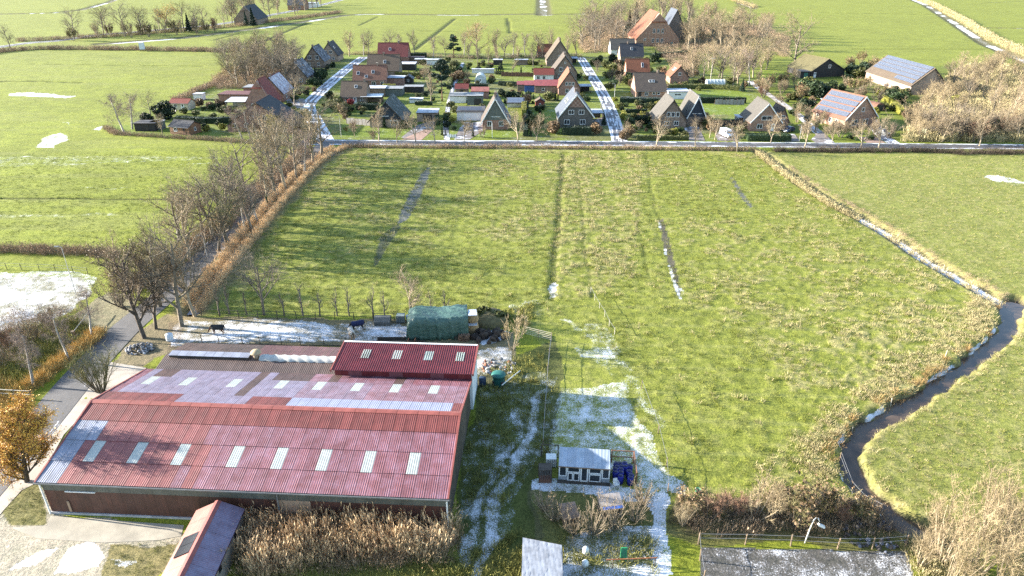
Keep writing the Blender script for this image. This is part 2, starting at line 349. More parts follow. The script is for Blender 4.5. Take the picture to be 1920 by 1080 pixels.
def build_ground():
    k = .0041
    ys = [24.0]
    while ys[-1] < 900: ys.append(ys[-1]*(1+k))
    ys = np.array([-300, -80, -20, 2, 10, 15, 18, 20, 22] + ys + [960, 1100, 1400, 2000, 3200, 6000])
    us = np.concatenate([[-6, -3, -1.8, -1.2, -.95, -.84], np.linspace(-.78, .78, 600), [.84, .95, 1.2, 1.8, 3, 6]])
    Y, U = np.meshgrid(ys, us, indexing='ij'); X = U*np.maximum(Y+20, 44)
    x, y = X.ravel(), Y.ravel()
    z, col, snow = groundfn(x, y)
    h, w = Y.shape; i = np.arange(h*w).reshape(h, w)
    f = np.stack([i[:-1, :-1], i[:-1, 1:], i[1:, 1:], i[1:, :-1]], -1).reshape(-1)
    me = fastmesh('ground', np.stack([x, y, z], -1), f, 4, None, True)
    a = me.attributes.new('gcol', 'FLOAT_COLOR', 'POINT'); a.data.foreach_set('color', np.concatenate([col, np.ones((len(x), 1))], 1).astype('f').ravel())
    a = me.attributes.new('gsnow', 'FLOAT', 'POINT'); a.data.foreach_set('value', snow.astype('f'))
    m, nt, b = newmat('ground_grass_soil_snow')
    at = nt.nodes.new('ShaderNodeAttribute'); at.attribute_name = 'gcol'
    as_ = nt.nodes.new('ShaderNodeAttribute'); as_.attribute_name = 'gsnow'
    p = wpos(nt)
    n_f = noise(nt, p, 4.2, 6, .78); n_m = noise(nt, p, .9, 4, .6); n_l = noise(nt, p, .08, 3)
    v = ramp(nt, n_f, [(.30, (.34,.38,.34)), (.50, (1.0,1.0,.95)), (.72, (1.62,1.55,1.45))])
    v2 = ramp(nt, n_m, [(.30, (.78,.82,.80)), (.70, (1.20,1.16,1.2))])
    c = mixc(nt, 1.0, mixc(nt, 1.0, at.outputs['Color'], v, 'MULTIPLY'), v2, 'MULTIPLY')
    # fine snow: a threshold on grain, so that blades stand through it
    g = noise(nt, p, 7.0, 6, .8)
    sfac = mth(nt, 'MULTIPLY_ADD', g, 1.7, -.85); sfac = mth(nt, 'ADD', sfac, as_.outputs['Fac'])
    sfac = mth(nt, 'ADD', sfac, mth(nt, 'MULTIPLY_ADD', n_m, .7, -.35)); sfac = mth(nt, 'ADD', sfac, mth(nt, 'MULTIPLY_ADD', noise(nt, p, .28, 3), .6, -.3))
    sf = nt.nodes.new('ShaderNodeMapRange'); sf.inputs[1].default_value = .44; sf.inputs[2].default_value = .70; nt.links.new(sfac, sf.inputs[0])
    c = mixc(nt, sf.outputs[0], c, (.60,.615,.65))
    nt.links.new(c, b.inputs['Base Color']); b.inputs['Roughness'].default_value = .9; b.inputs['Specular IOR Level'].default_value = .15
    hh = mth(nt, 'ADD', mth(nt, 'MULTIPLY', n_f, .6), mth(nt, 'MULTIPLY', n_m, .9))
    bump(nt, b, hh, .75, .18)
    me.materials.append(m)
    o = obj('ground', me); tag(o, None, None, None, 'structure'); return o
build_ground()
def gz(x, y):
    z, _, _ = groundfn(np.array([float(x)]), np.array([float(y)])); return float(z[0])
# ------------------------------------------------------------------ sheets laid on the ground: roads, water, paving
def ribbon(name, pts, w, m, z=.03, wend=None):
    """a band along the points (metres wide), as a gridded sheet"""
    pts = [Vector(p) for p in pts]; v = []; L = 0; n = len(pts); uv = []
    for i, p in enumerate(pts):
        d = (pts[min(i+1, n-1)]-pts[max(i-1, 0)]); d.z = 0; d.normalize(); s = Vector((-d.y, d.x, 0))
        ww = w if wend is None else w + (wend-w)*i/(n-1)
        if i: L += (p-pts[i-1]).length
        for t in (-.5, -.25, 0, .25, .5):
            q = p + s*ww*t; v.append((q.x, q.y, z + .02*(1-abs(t)*2))); uv.append((t*ww, L))
    f = [(i*5+k, i*5+5+k, i*5+6+k, i*5+1+k) for i in range(n-1) for k in range(4)]
    me = bpy.data.meshes.new(name); me.from_pydata(v, [], [q[::-1] for q in f]); me.materials.append(m)
    a = me.attributes.new('along', 'FLOAT_VECTOR', 'POINT'); a.data.foreach_set('vector', [c for q in uv for c in (q[0], q[1], 0)])
    me.update(); o = obj(name, me); o['kind'] = 'structure'; return o
def sheet(name, pts, m, z=.012, parent=None, world=True):
    me = bpy.data.meshes.new(name); vs = [(p[0], p[1], z) for p in pts]; me.from_pydata(vs, [], [tuple(range(len(vs)))]); me.materials.append(m)
    me.update()
    if me.polygons[0].normal.z < 0: me.flip_normals()
    o = obj(name, me, parent)
    if parent is None: o['kind'] = 'structure'
    return o
def road_mat(name, base, snow=.0, tracks=True, edge=.0):
    """worn asphalt; snow is left between and beside the wheel tracks"""
    m, nt, b = newmat(name)
    at = nt.nodes.new('ShaderNodeAttribute'); at.attribute_name = 'along'
    sp = nt.nodes.new('ShaderNodeSeparateXYZ'); nt.links.new(at.outputs['Vector'], sp.inputs[0])
    p = wpos(nt); n = noise(nt, p, .8, 4); nf = noise(nt, p, 6, 3)
    c = ramp(nt, n, [(.3, shade(base, .8)), (.7, shade(base, 1.25))])
    c = mixc(nt, .35, c, ramp(nt, nf, [(.3, shade(base, .6)), (.7, shade(base, 1.5))]))
    if snow or edge:
        st = nt.nodes.new('ShaderNodeMapping'); st.inputs['Scale'].default_value = (1.6, .10, 1); nt.links.new(at.outputs['Vector'], st.inputs[0])
        ns = noise(nt, st.outputs[0], 1.0, 4, .6)
        ax = mth(nt, 'ABSOLUTE', sp.outputs[0])
        tr = mth(nt, 'ABSOLUTE', mth(nt, 'SUBTRACT', ax, .85))          # distance to the nearest wheel line
        tr = mth(nt, 'MULTIPLY_ADD', tr, .16 if tracks else 0, snow-.08)
        eg = mth(nt, 'MULTIPLY_ADD', ax, edge, 0)
        s = mth(nt, 'ADD', mth(nt, 'ADD', ns, tr), eg)
        s = mth(nt, 'ADD', s, mth(nt, 'MULTIPLY_ADD', n, .5, -.25)); s = mth(nt, 'ADD', s, mth(nt, 'MULTIPLY_ADD', noise(nt, p, .13, 2), .6, -.3))
        mr = nt.nodes.new('ShaderNodeMapRange'); mr.inputs[1].default_value = .60; mr.inputs[2].default_value = .68; nt.links.new(s, mr.inputs[0])
        c = mixc(nt, mr.outputs[0], c, (.58,.60,.64))
    nt.links.new(c, b.inputs['Base Color']); b.inputs['Roughness'].default_value = .75; bump(nt, b, nf, .2, .02)
    return m
A_GREY = road_mat('asphalt', (.085,.080,.078), -.30, False, .17)
A_ICY = road_mat('asphalt_with_snow_edges', (.062,.062,.066), -.10, True, .055)
A_SNOW = road_mat('street_under_snow', (.085,.085,.095), .10, True, .01)
CONC = mat('concrete_paving', (.34,.30,.25), .85, .18, .5, None, .2, 12)
R1 = smooth_line(line((612,268),(588,288),(545,321),(493,374),(437,429),(390,475),(330,535),(285,575),(238,614),(188,665),(140,718),(80,790),(20,860),(-60,950)), 5)
ribbon('road', R1, 4.3, A_GREY, .05)
R2 = smooth_line(line((560,268),(620,267),(800,268),(1000,268.5),(1300,270.5),(1600,273),(1920,275.5),(2150,277)), 6)
ribbon('road', R2, 5.4, A_ICY, .055)
RA = smooth_line(line((612,268),(603,252),(585,216),(578,197),(600,173),(626,150),(655,126),(682,107)), 6)
ribbon('road', RA, 4.9, A_SNOW, .045)
RB = smooth_line(line((1163,271),(1158,250),(1147,215),(1137,190),(1124,165),(1108,140),(1095,118),(1088,108)), 6)
ribbon('road', RB, 4.3, A_SNOW, .045)
ribbon('road', smooth_line(line((-120,104),(0,88),(60,80),(112,76),(180,66),(255,60),(330,53),(420,44),(520,26),(600,10),(660,-6)), 4), 7, A_GREY, .05)
ribbon('path', smooth_line(line((1680,272),(1650,250),(1632,225),(1590,185)), 4), 3.4, A_SNOW, .04)
ribbon('path', smooth_line(line((1560,272),(1535,250),(1490,210),(1430,170),(1405,152)), 4), 2.6, road_mat('gravel_path', (.26,.22,.18), .1, True, 0), .04)
ribbon('path', smooth_line(line((838,262),(836,240),(838,215),(848,170),(868,118)), 4), 1.6, A_SNOW, .04)
DRV = road_mat('driveway_under_snow', (.14,.12,.11), .13, False, 0); BRK = mat('brick_paving', (.26,.17,.13), .85, .25, .7)
for q, m in (([(782,235),(822,222),(812,240),(788,258),(760,260),(752,258)], DRV), ([(752,262),(800,241),(815,241),(790,263)], BRK), ([(872,232),(905,228),(905,246),(880,262),(852,262),(862,240)], DRV), ([(1110,225),(1135,218),(1150,236),(1118,236)], DRV),
             ([(1282,238),(1310,237),(1322,264),(1292,264)], DRV), ([(1340,250),(1375,240),(1385,264),(1345,264)], DRV), ([(535,185),(570,185),(578,200),(545,205)], DRV), ([(540,208),(575,210),(580,218),(540,216)], DRV), ([(1640,255),(1660,268),(1625,268),(1610,258)], BRK), ([(1540,245),(1565,268),(1530,268),(1520,262)], DRV), ([(1465,250),(1490,252),(1500,266),(1462,266)], DRV)):
    DZ = globals().get('DZ', .032)+.003; sheet('driveway', PL(q), m, DZ)
sheet('yard', PL([(140,720),(196,675),(212,680),(275,690),(180,750),(120,815),(70,905),(40,920),(0,965),(-80,1030),(-140,900),(-20,880),(60,800)]), CONC, .028)
sheet('yard', PL([(95,968),(345,985),(340,1005),(300,1013),(195,1018),(70,1010),(20,990),(88,985)]), mat('old_concrete', (.30,.27,.215), .9, .2, .6, None, .2, 10), .026)
# water of the canal
m, nt, b = newmat('brown_canal_water')
nz = noise(nt, wpos(nt), .5, 2)
nt.links.new(ramp(nt, nz, [(.35, (.05,.034,.023)), (.7, (.10,.07,.048))]), b.inputs['Base Color']); b.inputs['Roughness'].default_value = .12; b.inputs['Specular IOR Level'].default_value = .3
bump(nt, b, noise(nt, wpos(nt), 2.5, 3), .06, .05)
ribbon('water', CANAL, 3.4, m, -.72)
m, nt, b = newmat('thin_ice'); b.inputs['Base Color'].default_value = (.22,.25,.30,1); b.inputs['Roughness'].default_value = .25
ribbon('water', DITCH_L, 1.6, m, -.42)
# ================================================================== THE BARN WITH THE RED ROOF
def corr_mat(name, base, pitch=.17, axis='X', frost=0, rough=.55, stain=(.5,.4,.35), spec=.35, rnd=.12):
    """corrugated sheet: fine waves as relief, weathering streaks, optional hoar frost"""
    m, nt, b = newmat(name)
    t = nt.nodes.new('ShaderNodeTexCoord'); sp = nt.nodes.new('ShaderNodeSeparateXYZ'); nt.links.new(t.outputs['Object'], sp.inputs[0])
    w = mth(nt, 'SINE', mth(nt, 'MULTIPLY', sp.outputs['X' if axis == 'X' else 'Y'], 2*PI/pitch))
    geo = wpos(nt)
    n = noise(nt, geo, .9, 4); mp = nt.nodes.new('ShaderNodeMapping'); mp.inputs['Scale'].default_value = (2.2, .25, .25); nt.links.new(geo, mp.inputs[0])
    st = noise(nt, mp.outputs[0], 1.0, 4, .65)
    c = ramp(nt, n, [(.3, shade(base, .78)), (.7, shade(base, 1.22))])
    c = mixc(nt, ramp(nt, st, [(.52, (0,0,0)), (.75, (.6,.6,.6))]), c, tuple(a*s for a, s in zip(base, stain)))
    oi = nt.nodes.new('ShaderNodeObjectInfo'); k = mth(nt, 'MULTIPLY_ADD', oi.outputs['Random'], rnd*2, 1-rnd)
    vm = nt.nodes.new('ShaderNodeVectorMath'); vm.operation = 'SCALE'; nt.links.new(c, vm.inputs[0]); nt.links.new(k, vm.inputs['Scale']); c = vm.outputs[0]
    if frost:
        f = mth(nt, 'ADD', mth(nt, 'MULTIPLY', n, .6), mth(nt, 'MULTIPLY', noise(nt, geo, 6, 4, .7), .6))
        f = mth(nt, 'ADD', f, mth(nt, 'MULTIPLY', w, .10)); f = mth(nt, 'ADD', f, frost-.6, None, True)
        c = mixc(nt, f, c, (.215,.24,.345))
    nt.links.new(c, b.inputs['Base Color']); b.inputs['Roughness'].default_value = rough; b.inputs['Specular IOR Level'].default_value = spec
    bump(nt, b, w, .16, .02)
    return m
RED = corr_mat('faded_red_sheet', (.175,.056,.052), stain=(.7,.6,.6), rnd=.16); RED_D = corr_mat('dark_red_sheet', (.135,.035,.030)); RED_F = corr_mat('red_sheet_under_thin_frost', (.165,.060,.068), frost=.06, rnd=.12, stain=(.6,.55,.55))
FROST = corr_mat('frosted_sheet', (.14,.085,.10), frost=.36); FROST2 = corr_mat('thick_frost_sheet', (.18,.17,.21), frost=.62); BROWN = corr_mat('brown_sheet', (.075,.045,.038)); GREYS = corr_mat('pale_grey_sheet', (.19,.20,.235), frost=.2)
FROSTM = corr_mat('lightly_frosted_red_sheet', (.155,.075,.085), frost=.24); FROSTL = corr_mat('barely_frosted_red_sheet', (.16,.066,.072), frost=.13)
BROWN2 = corr_mat('weathered_brown_sheet', (.080,.055,.046), stain=(.55,.5,.4)); MOSSY = corr_mat('mossy_pink_sheet', (.11,.050,.05), stain=(.75,1.3,.7))
m, nt, b = newmat('translucent_sheet'); nt.links.new(ramp(nt, noise(nt, wpos(nt), 1.5, 3), [(.3, (.25,.27,.25)), (.7, (.34,.35,.32))]), b.inputs['Base Color']); b.inputs['Roughness'].default_value = .4; GLZ = m
TRIM = mat('salmon_ridge_metal', (.22,.066,.054), .5, .18, 1.2, rnd=.08); WHITE = mat('white_paint', (.62,.62,.60), .6, .1, 1.0); GREY = mat('grey_metal', (.16,.165,.17), .5, .15, 2, metal=.3)
RUST = corr_mat('rust_brown_wall_sheet', (.060,.028,.022), pitch=.2, stain=(2.2,1.6,1.3), rnd=.15); GREYBAND = corr_mat('grey_fibre_band', (.080,.082,.072), pitch=.2, stain=(1.5,1.5,1.4), rnd=.1)
WOOD_D = mat('dark_weathered_board', (.055,.046,.036), .85, .35, 1.5, rnd=.3); WOOD_M = mat('brown_board', (.13,.085,.055), .8, .3, 2, rnd=.2); PLY = mat('pale_plywood', (.27,.19,.13), .8, .15, 1.5)
BARN_O = Vector((-42.3, 47.0, 0)); BARN_R = math.atan2(-2.1, 36.8); BL, BD, ZE, ZR = 36.9, 18.1, 4.0, 6.2
BM = Matrix.Translation(BARN_O) @ Matrix.Rotation(BARN_R, 4, 'Z'); BMI = BM.inverted()
def toB(x, y, z): return BMI @ P(x, y, z)
barn = empty('barn', BARN_O, BARN_R)
tag(barn, 'long low barn with faded red corrugated roof, frosted rear slope and skylights', 'barn')
mb = MB(); mb.prismx([(.3,0),(BD-.2,0),(BD-.2,ZE-.25),(BD/2,ZR-.3),(.3,ZE-.25)], .25, BL-.25); mb.build('wall', WOOD_D, barn)
NC = 36; cw = BL/NC
def sheets(ya, za, yb, zb, rows, pick, lift, mbase):
    """rows x NC roof sheets from the eave (ya,za) to the ridge (yb,zb)"""
    sl = math.hypot(yb-ya, zb-za); dyl, dzl = (yb-ya)/sl, (zb-za)/sl; rh = sl/rows; cache = {}
    for r in range(rows):
        for c in range(NC):
            mm = pick(r, c)
            if mm not in cache:
                q = MB(); n = 10
                for k in range(n+1):
                    x = .011 + (cw-.022)*k/n; zz = .014*(1 if k % 2 else 0)
                    q.v += [(x, -.07, zz+.03), (x, rh, zz-.012)]
                for k in range(n): q.f.append((2*k, 2*k+2, 2*k+3, 2*k+1))
                if dyl < 0: q.f = [f[::-1] for f in q.f]
                cache[mm] = q.mesh('roof_sheet', mm)
            o = obj('skylight' if mm is GLZ else 'roof_sheet', cache[mm], barn)
            Y = ya+dyl*rh*r; Z = za+dzl*rh*r
            o.matrix_local = Matrix(((1,0,0,c*cw),(0,dyl,-dzl if dyl > 0 else dzl,Y),(0,dzl,abs(dyl),Z+lift+random.uniform(0,.008)),(0,0,0,1)))
cell = lambda x, y, z, y0, sl: (int(toB(x, y, z).x//cw), 0)
skyF = [int(toB(x, 848, 5.0).x//cw) for x in (165,253,338,441,528,614,701,789)]
skyB = [int(toB(x, 722, 4.9).x//cw) for x in (280,353,430,520,597,674,747,822)]
rnd = random.Random(3)
def pickF(r, c):
    if r == 1 and c in skyF: return GLZ
    if c < 2 and r < 3: return GREYS
    if c == 2 and r == 2: return GREYS
    if r == 3: return RED_D
    if 2 <= c < 12: return RED
    return RED_F if c > 13 or (c+r) % 3 == 0 else RED
def pickB(r, c):                      # r=0 at the rear eave
    if r == 1 and c in skyB: return GLZ
    if r == 3: return RED_D if (c < 8 or 15 <= c < 19 or c == 35) else (FROST2 if c > 18 else FROST)
    if r == 0 and 15 <= c < 19 or c == 13 and r < 3: return BROWN
    if r == 0 and 2 <= c < 4: return BROWN
    if r == 0 and c >= 19: return (FROSTL if c % 7 else BROWN) if c < 30 else RED_F
    if c > 18: return FROSTM if c < 26 else FROSTL
    if c < 1: return RED_F
    return FROST
sheets(-.12, ZE, BD/2, ZR, 4, pickF, .03, None)
sheets(BD+.1, ZE+.02, BD/2, ZR, 4, pickB, .03, None)
rcm = MB().prismx([(-.34,-.075),(0,.03),(.34,-.075),(.34,-.045),(0,.075),(-.34,-.045)], 0, BL/18-.03).mesh('ridge_cap', TRIM)
for i in range(18): obj('ridge_cap', rcm, barn, (i*BL/18, BD/2, ZR+.04))
for xx in (-.05, BL-.1):
    mb = MB(); mb.slab((xx,-.2,ZE+.10),(xx+.15,-.2,ZE+.10),(xx+.15,BD/2,ZR+.13),(xx,BD/2,ZR+.13),.2); mb.slab((xx,BD/2,ZR+.13),(xx+.15,BD/2,ZR+.13),(xx+.15,BD+.15,ZE+.1),(xx,BD+.15,ZE+.1),.2); mb.build('verge_trim', TRIM, barn)
np_ = 36; pw = (BL-.3)/np_
pm = MB().box(.008, pw-.008, -.03, .03, .25, 2.75).mesh('wall_panel', RUST); gm = MB().box(.008, pw-.008, -.05, .03, 2.78, 3.85).mesh('wall_panel', GREYBAND); ply = MB().box(.008, pw-.008, -.045, .03, .25, 2.72).mesh('wall_panel', PLY)
pf = [int((toB(x, 950, 2).x-.15)//pw) for x in (530, 575)]
for i in range(np_):
    isp = pf[0] <= i <= pf[1]
    obj('wall_panel', ply if isp else pm, barn, (.15+i*pw, .26, 0)); obj('wall_panel', gm, barn, (.15+i*pw, .26, 0))
mb = MB(); mb.box(0, BL, .14, .3, 0, .22); mb.build('plinth', mat('pale_plinth', (.30,.30,.31), .8, .2, 2), barn)
mb = MB(); mb.box(-.1, BL+.1, -.30, -.14, ZE-.14, ZE-.03); mb.build('gutter', GREY, barn)
for xx in (.12, toB(507, 940, 3.9).x, BL-.2):
    MB().tube([(xx,-.2,ZE-.1),(xx,.06,ZE-.5),(xx,.06,.1)], [.075]*3, 8).build('downpipe', WHITE if xx < 1 or xx > 30 else GREY, barn)
MB().box(2.2, 5.0, .10, .2, 2.72, 2.80).build('lintel', WHITE, barn)
MB().box(2.0, 2.2, .12, .2, .4, 1.6).build('post_strip', PLY, barn)
bm_ = {}
for i in range(30):                                     # boarding of the gable towards the field
    y0 = .3+i*(BD-.5)/30; y1 = y0+(BD-.5)/30-.015; zt = lambda y: ZE-.2+(ZR-ZE)*(1-abs(y-BD/2)/(BD/2))
    MB().add([(BL-.25,y0,.05),(BL-.25,y1,.05),(BL-.25,y1,zt(y1)),(BL-.25,y0,zt(y0)),(BL-.20,y0,.05),(BL-.20,y1,.05),(BL-.20,y1,zt(y1)),(BL-.20,y0,zt(y0))],[(4,5,6,7),(0,4,7,3),(1,2,6,5),(3,7,6,2)]).build('plank', WOOD_D, barn)
# low rear wing with the ridge vent
wing = empty('rear_wing', BARN_O, BARN_R); tag(wing, 'low brown-roofed lean-to wing behind the red barn with a pale ridge vent', 'shed')
x0, x1 = toB(293,692,3.8).x, toB(622,692,4).x+1.0; yv, yr, ye = 18.35, 20.9, 25.5
MB().prismx([(yv,0),(ye-.3,0),(ye-.3,2.75),(yr,4.05),(yv,3.6)], x0+.2, x1).build('wall', WOOD_D, wing)
def corr_slab(xa, xb, ya, za, yb, zb, n, amp=.02, t=.04):
    """corrugated sheet from (ya,za) to (yb,zb) with n half-waves across"""
    q = MB()
    for k in range(n+1):
        x = xa+(xb-xa)*k/n; h = amp if k % 2 else 0
        q.v += [(x, ya, za+h), (x, yb, zb+h), (x, ya, za+h-t), (x, yb, zb+h-t)]
    for k in range(n):
        a = 4*k; q.f += [(a, a+4, a+5, a+1), (a+2, a+3, a+7, a+6), (a, a+2, a+6, a+4), (a+1, a+5, a+7, a+3)]
    return q
nw = 19; ww = (x1-x0)/nw
na = corr_slab(0, ww-.012, yv-.25, 3.86, yr, 4.3, 10).mesh('roof_sheet', BROWN2); nb = corr_slab(0, ww-.012, yr, 4.3, ye, 3.2, 10).mesh('roof_sheet', BROWN2); nb2 = corr_slab(0, ww-.012, yr, 4.3, ye, 3.2, 10).mesh('roof_sheet', MOSSY)
for i in range(nw):
    obj('roof_sheet', na, wing, (x0+i*ww, 0, random.uniform(0,.01))); obj('roof_sheet', nb if i < 9 else nb2, wing, (x0+i*ww, 0, random.uniform(0,.01)))
xa, xb = toB(320,668,4.2).x, toB(470,672,4.2).x
for i in range(9):
    w9 = (xb-xa)/9; MB().slab((xa+i*w9,yr-.5,4.58),(xa+(i+1)*w9-.03,yr-.5,4.58),(xa+(i+1)*w9-.03,yr+.45,4.66),(xa+i*w9,yr+.45,4.66),.05).build('vent_panel', GREYS, wing)
MB().box(xa, xb, yr-.4, yr+.4, 4.1, 4.52).build('vent_kerb', WOOD_D, wing)
xc = toB(479,672,4.4).x
v = empty('roof_vent', BM @ Vector((xc, yr, 4.3))); tag(v, 'tan mushroom-capped vent standing on the brown rear roof ridge', 'vent')
MB().lathe([(.34,-.2),(.34,.55),(.30,.6)], 12).build('shaft', mat('tan_vent', (.24,.19,.13), .8, .2, 4), v, True)
MB().lathe([(.30,.6),(.62,.62),(.60,.74),(.45,.92),(.2,1.02),(.03,1.05)], 14).build('cap', mat('tan_cap', (.33,.25,.15), .8, .2, 4), v, True)
xa, xb = xc+.5, toB(628,682,4.2).x
q = MB(); n = 26
for i in range(n+1):
    x = xa+(xb-xa)*i/n
    for k in range(8):
        t = PI*k/7; r = .52+.06*math.sin(i*1.9+k)+random.uniform(-.02,.02); q.v.append((x, yr-r*1.15*math.cos(t), 4.25+r*.75*math.sin(t)))
for i in range(n):
    for k in range(7): q.f.append((i*8+k, i*8+8+k, i*8+9+k, i*8+1+k))
q.f = [f[::-1] for f in q.f]; q.f.append(tuple(range(8))); q.f.append(tuple(n*8+k for k in range(7,-1,-1)))
o = q.build('tarpaulin', mat('pale_sheeting', (.36,.36,.33), .6, .15, 1.5), None, True); o.matrix_world = BM; tag(o, 'long roll of pale sheeting laid along the brown rear roof ridge', 'tarpaulin')
# raised red box roof
box = empty('raised_hall', BARN_O, BARN_R); tag(box, 'raised hall with deep-ribbed red metal roof and white end wall', 'hall')
x0, x1 = toB(622,691,5.0).x, BL+.15; y0, y1, z0, z1 = 17.9, 23.3, 4.95, 5.3
MB().box(x0+.3, x1-.1, y0+.35, y1-.2, 0, 4.82).build('wall', mat('white_render', (.50,.53,.55), .7, .12, .8), box)
RIB = corr_mat('ribbed_red_metal', (.17,.034,.036), pitch=50, rough=.42, stain=(.9,.8,.8), rnd=.06); RIB_GLZ = corr_mat('pale_green_ribbed_glazing', (.36,.42,.36), pitch=50, rough=.4, stain=(.9,.9,.9), rnd=.05)
nr = 16; rw = (x1-x0)/nr
def ribbed(xa, xb, ya, za, yb, zb, ribs, h=.075):
    q = MB(); p = (xb-xa)/ribs; prof = []
    for i in range(ribs): prof += [(xa+i*p, 0), (xa+i*p+p*.52, 0), (xa+i*p+p*.62, h), (xa+i*p+p*.90, h)]
    prof.append((xb, 0))
    for x, hh in prof: q.v += [(x, ya, za+hh), (x, yb, zb+hh)]
    for k in range(len(prof)-1): q.f.append((2*k, 2*k+2, 2*k+3, 2*k+1))
    return q
rm = ribbed(0, rw, y0-.15, z0, y1, z1, 4).mesh('roof_sheet', RIB)
for i in range(nr): obj('roof_sheet', rm, box, (x0+i*rw, 0, .003*(i % 2)))
for xp in (683,743,803,862):
    lx = toB(xp, 669, 5.2).x; MB().add(*(lambda g: (g.v, g.f))(ribbed(lx-.5, lx+.5, y0+2.2, z0+.18, y0+3.9, z0+.29, 4))).build('skylight', RIB_GLZ, box)
MB().box(x0, x1, y1-.12, y1+.12, z1+.06, z1+.14).build('ridge_cap', WHITE, box)
for xx in (x0-.1, x1-.04): MB().slab((xx,y0-.2,z0+.13),(xx+.16,y0-.2,z0+.13),(xx+.16,y1+.05,z1+.13),(xx,y1+.05,z1+.13),.3).build('verge_trim', TRIM, box)
pr = [mat('red_fascia_%d' % i, c, .55, .12, 2) for i, c in enumerate([(.13,.022,.025),(.17,.06,.065),(.15,.03,.03)])]
for i in range(20):
    wi = (x1-x0-.4)/20; MB().box(x0+.25+i*wi, x0+.25+(i+1)*wi-.015, y0+.24, y0+.33, 3.9, z0-.02).build('fascia_panel', pr[1 if i in (2,3,8,9,14,15) else (0 if i % 3 else 2)], box)
# shed running down from the barn front
rf, rl, rr, rb = P(409,939,3.3), P(364,951,2.25), P(461,951,2.25), P(337,1082,3.3)
d = (rb-rf); d.z = 0; d.normalize(); s = Vector((-d.y, d.x, 0)); L = 17.0; hw = ((rl-rr).length)*.5
shed = empty('red_roof_shed', (rf.x, rf.y, 0), math.atan2(d.y, d.x)); tag(shed, 'narrow shed with red roof and black solar panels running out from the barn front', 'shed')
hwL, hwR = 2.1, 2.1
MB().prismx([(-hwR+.15,0),(hwL-.15,0),(hwL-.15,2.2),(0,3.15),(-hwR+.15,2.2)], .1, L).build('wall', mat('grey_block_wall', (.17,.155,.135), .85, .2, 1.2), shed)
SHR = corr_mat('salmon_shed_roof', (.24,.095,.075), axis='Y', stain=(1.6,1.9,1.9)); SHF = corr_mat('shed_roof_in_frost', (.10,.028,.034), frost=.40)
for sgn, hh, mm in ((1, hwL, SHF), (-1, hwR, SHR)):
    n = 10; w_ = L/n
    for i in range(n):
        a, b_, c_, e = (i*w_,0,3.3),((i+1)*w_-.02,0,3.3),((i+1)*w_-.02,sgn*hh,2.25),(i*w_,sgn*hh,2.25)
        MB().slab(*((a,b_,c_,e)[::-1] if sgn > 0 else (a,b_,c_,e)[::1][::-1] if False else ((e,c_,b_,a) if sgn > 0 else (a,e,c_,b_))), .07).build('roof_sheet', mm, shed)
MB().prismx([(-.28,3.24),(0,3.34),(.28,3.24),(.28,3.28),(0,3.39),(-.28,3.28)], -.02, L).build('ridge_cap', TRIM, shed)
PVB = mat('black_solar_glass', (.012,.012,.016), .25, .2, 2, spec=.5)
for i in range(2):
    a = 3.4+i*1.1; MB().slab((a,-1.75,2.52),(a+1.05,-1.75,2.52),(a+1.05,-.35,3.22),(a,-.35,3.22),.04).build('solar_panel', PVB, shed)
for xx in (2.0, 5.6, 8.8): MB().box(xx, xx+.55, hwL-.17, hwL-.12, 1.35, 1.85).build('window', mat('black_glass', (.01,.012,.015), .2, .1), shed)
MB().tube([(-.05,hwL+.02,2.25),(L,hwL+.02,2.25)], [.06]*2, 6).build('gutter', mat('dark_gutter', (.03,.012,.02), .5, .1), shed)
# ================================================================== THE VILLAGE
def brick_mat(name, c1, c2=None, mortar=(.30,.27,.23)):
    m, nt, b = newmat(name); t = nt.nodes.new('ShaderNodeTexCoord'); sp = nt.nodes.new('ShaderNodeSeparateXYZ'); nt.links.new(t.outputs['Object'], sp.inputs[0])
    cb = nt.nodes.new('ShaderNodeCombineXYZ'); nt.links.new(mth(nt, 'ADD', sp.outputs[0], sp.outputs[1]), cb.inputs[0]); nt.links.new(sp.outputs[2], cb.inputs[1])
    bt = nt.nodes.new('ShaderNodeTexBrick'); nt.links.new(cb.outputs[0], bt.inputs[0]); c2 = c2 or shade(c1, .7)
    bt.inputs['Color1'].default_value = (*c1, 1); bt.inputs['Color2'].default_value = (*c2, 1); bt.inputs['Mortar'].default_value = (*mortar, 1)
    bt.inputs['Scale'].default_value = 1; bt.inputs['Brick Width'].default_value = .25; bt.inputs['Row Height'].default_value = .083; bt.inputs['Mortar Size'].default_value = .012
    n = noise(nt, t.outputs['Object'], .8, 4); c = mixc(nt, .8, bt.outputs[0], ramp(nt, n, [(.3, (.6,.58,.55)), (.7, (1.15,1.15,1.1))]), 'MULTIPLY')
    nt.links.new(c, b.inputs['Base Color']); b.inputs['Roughness'].default_value = .85; bump(nt, b, bt.outputs['Fac'], -.3, .01); return m
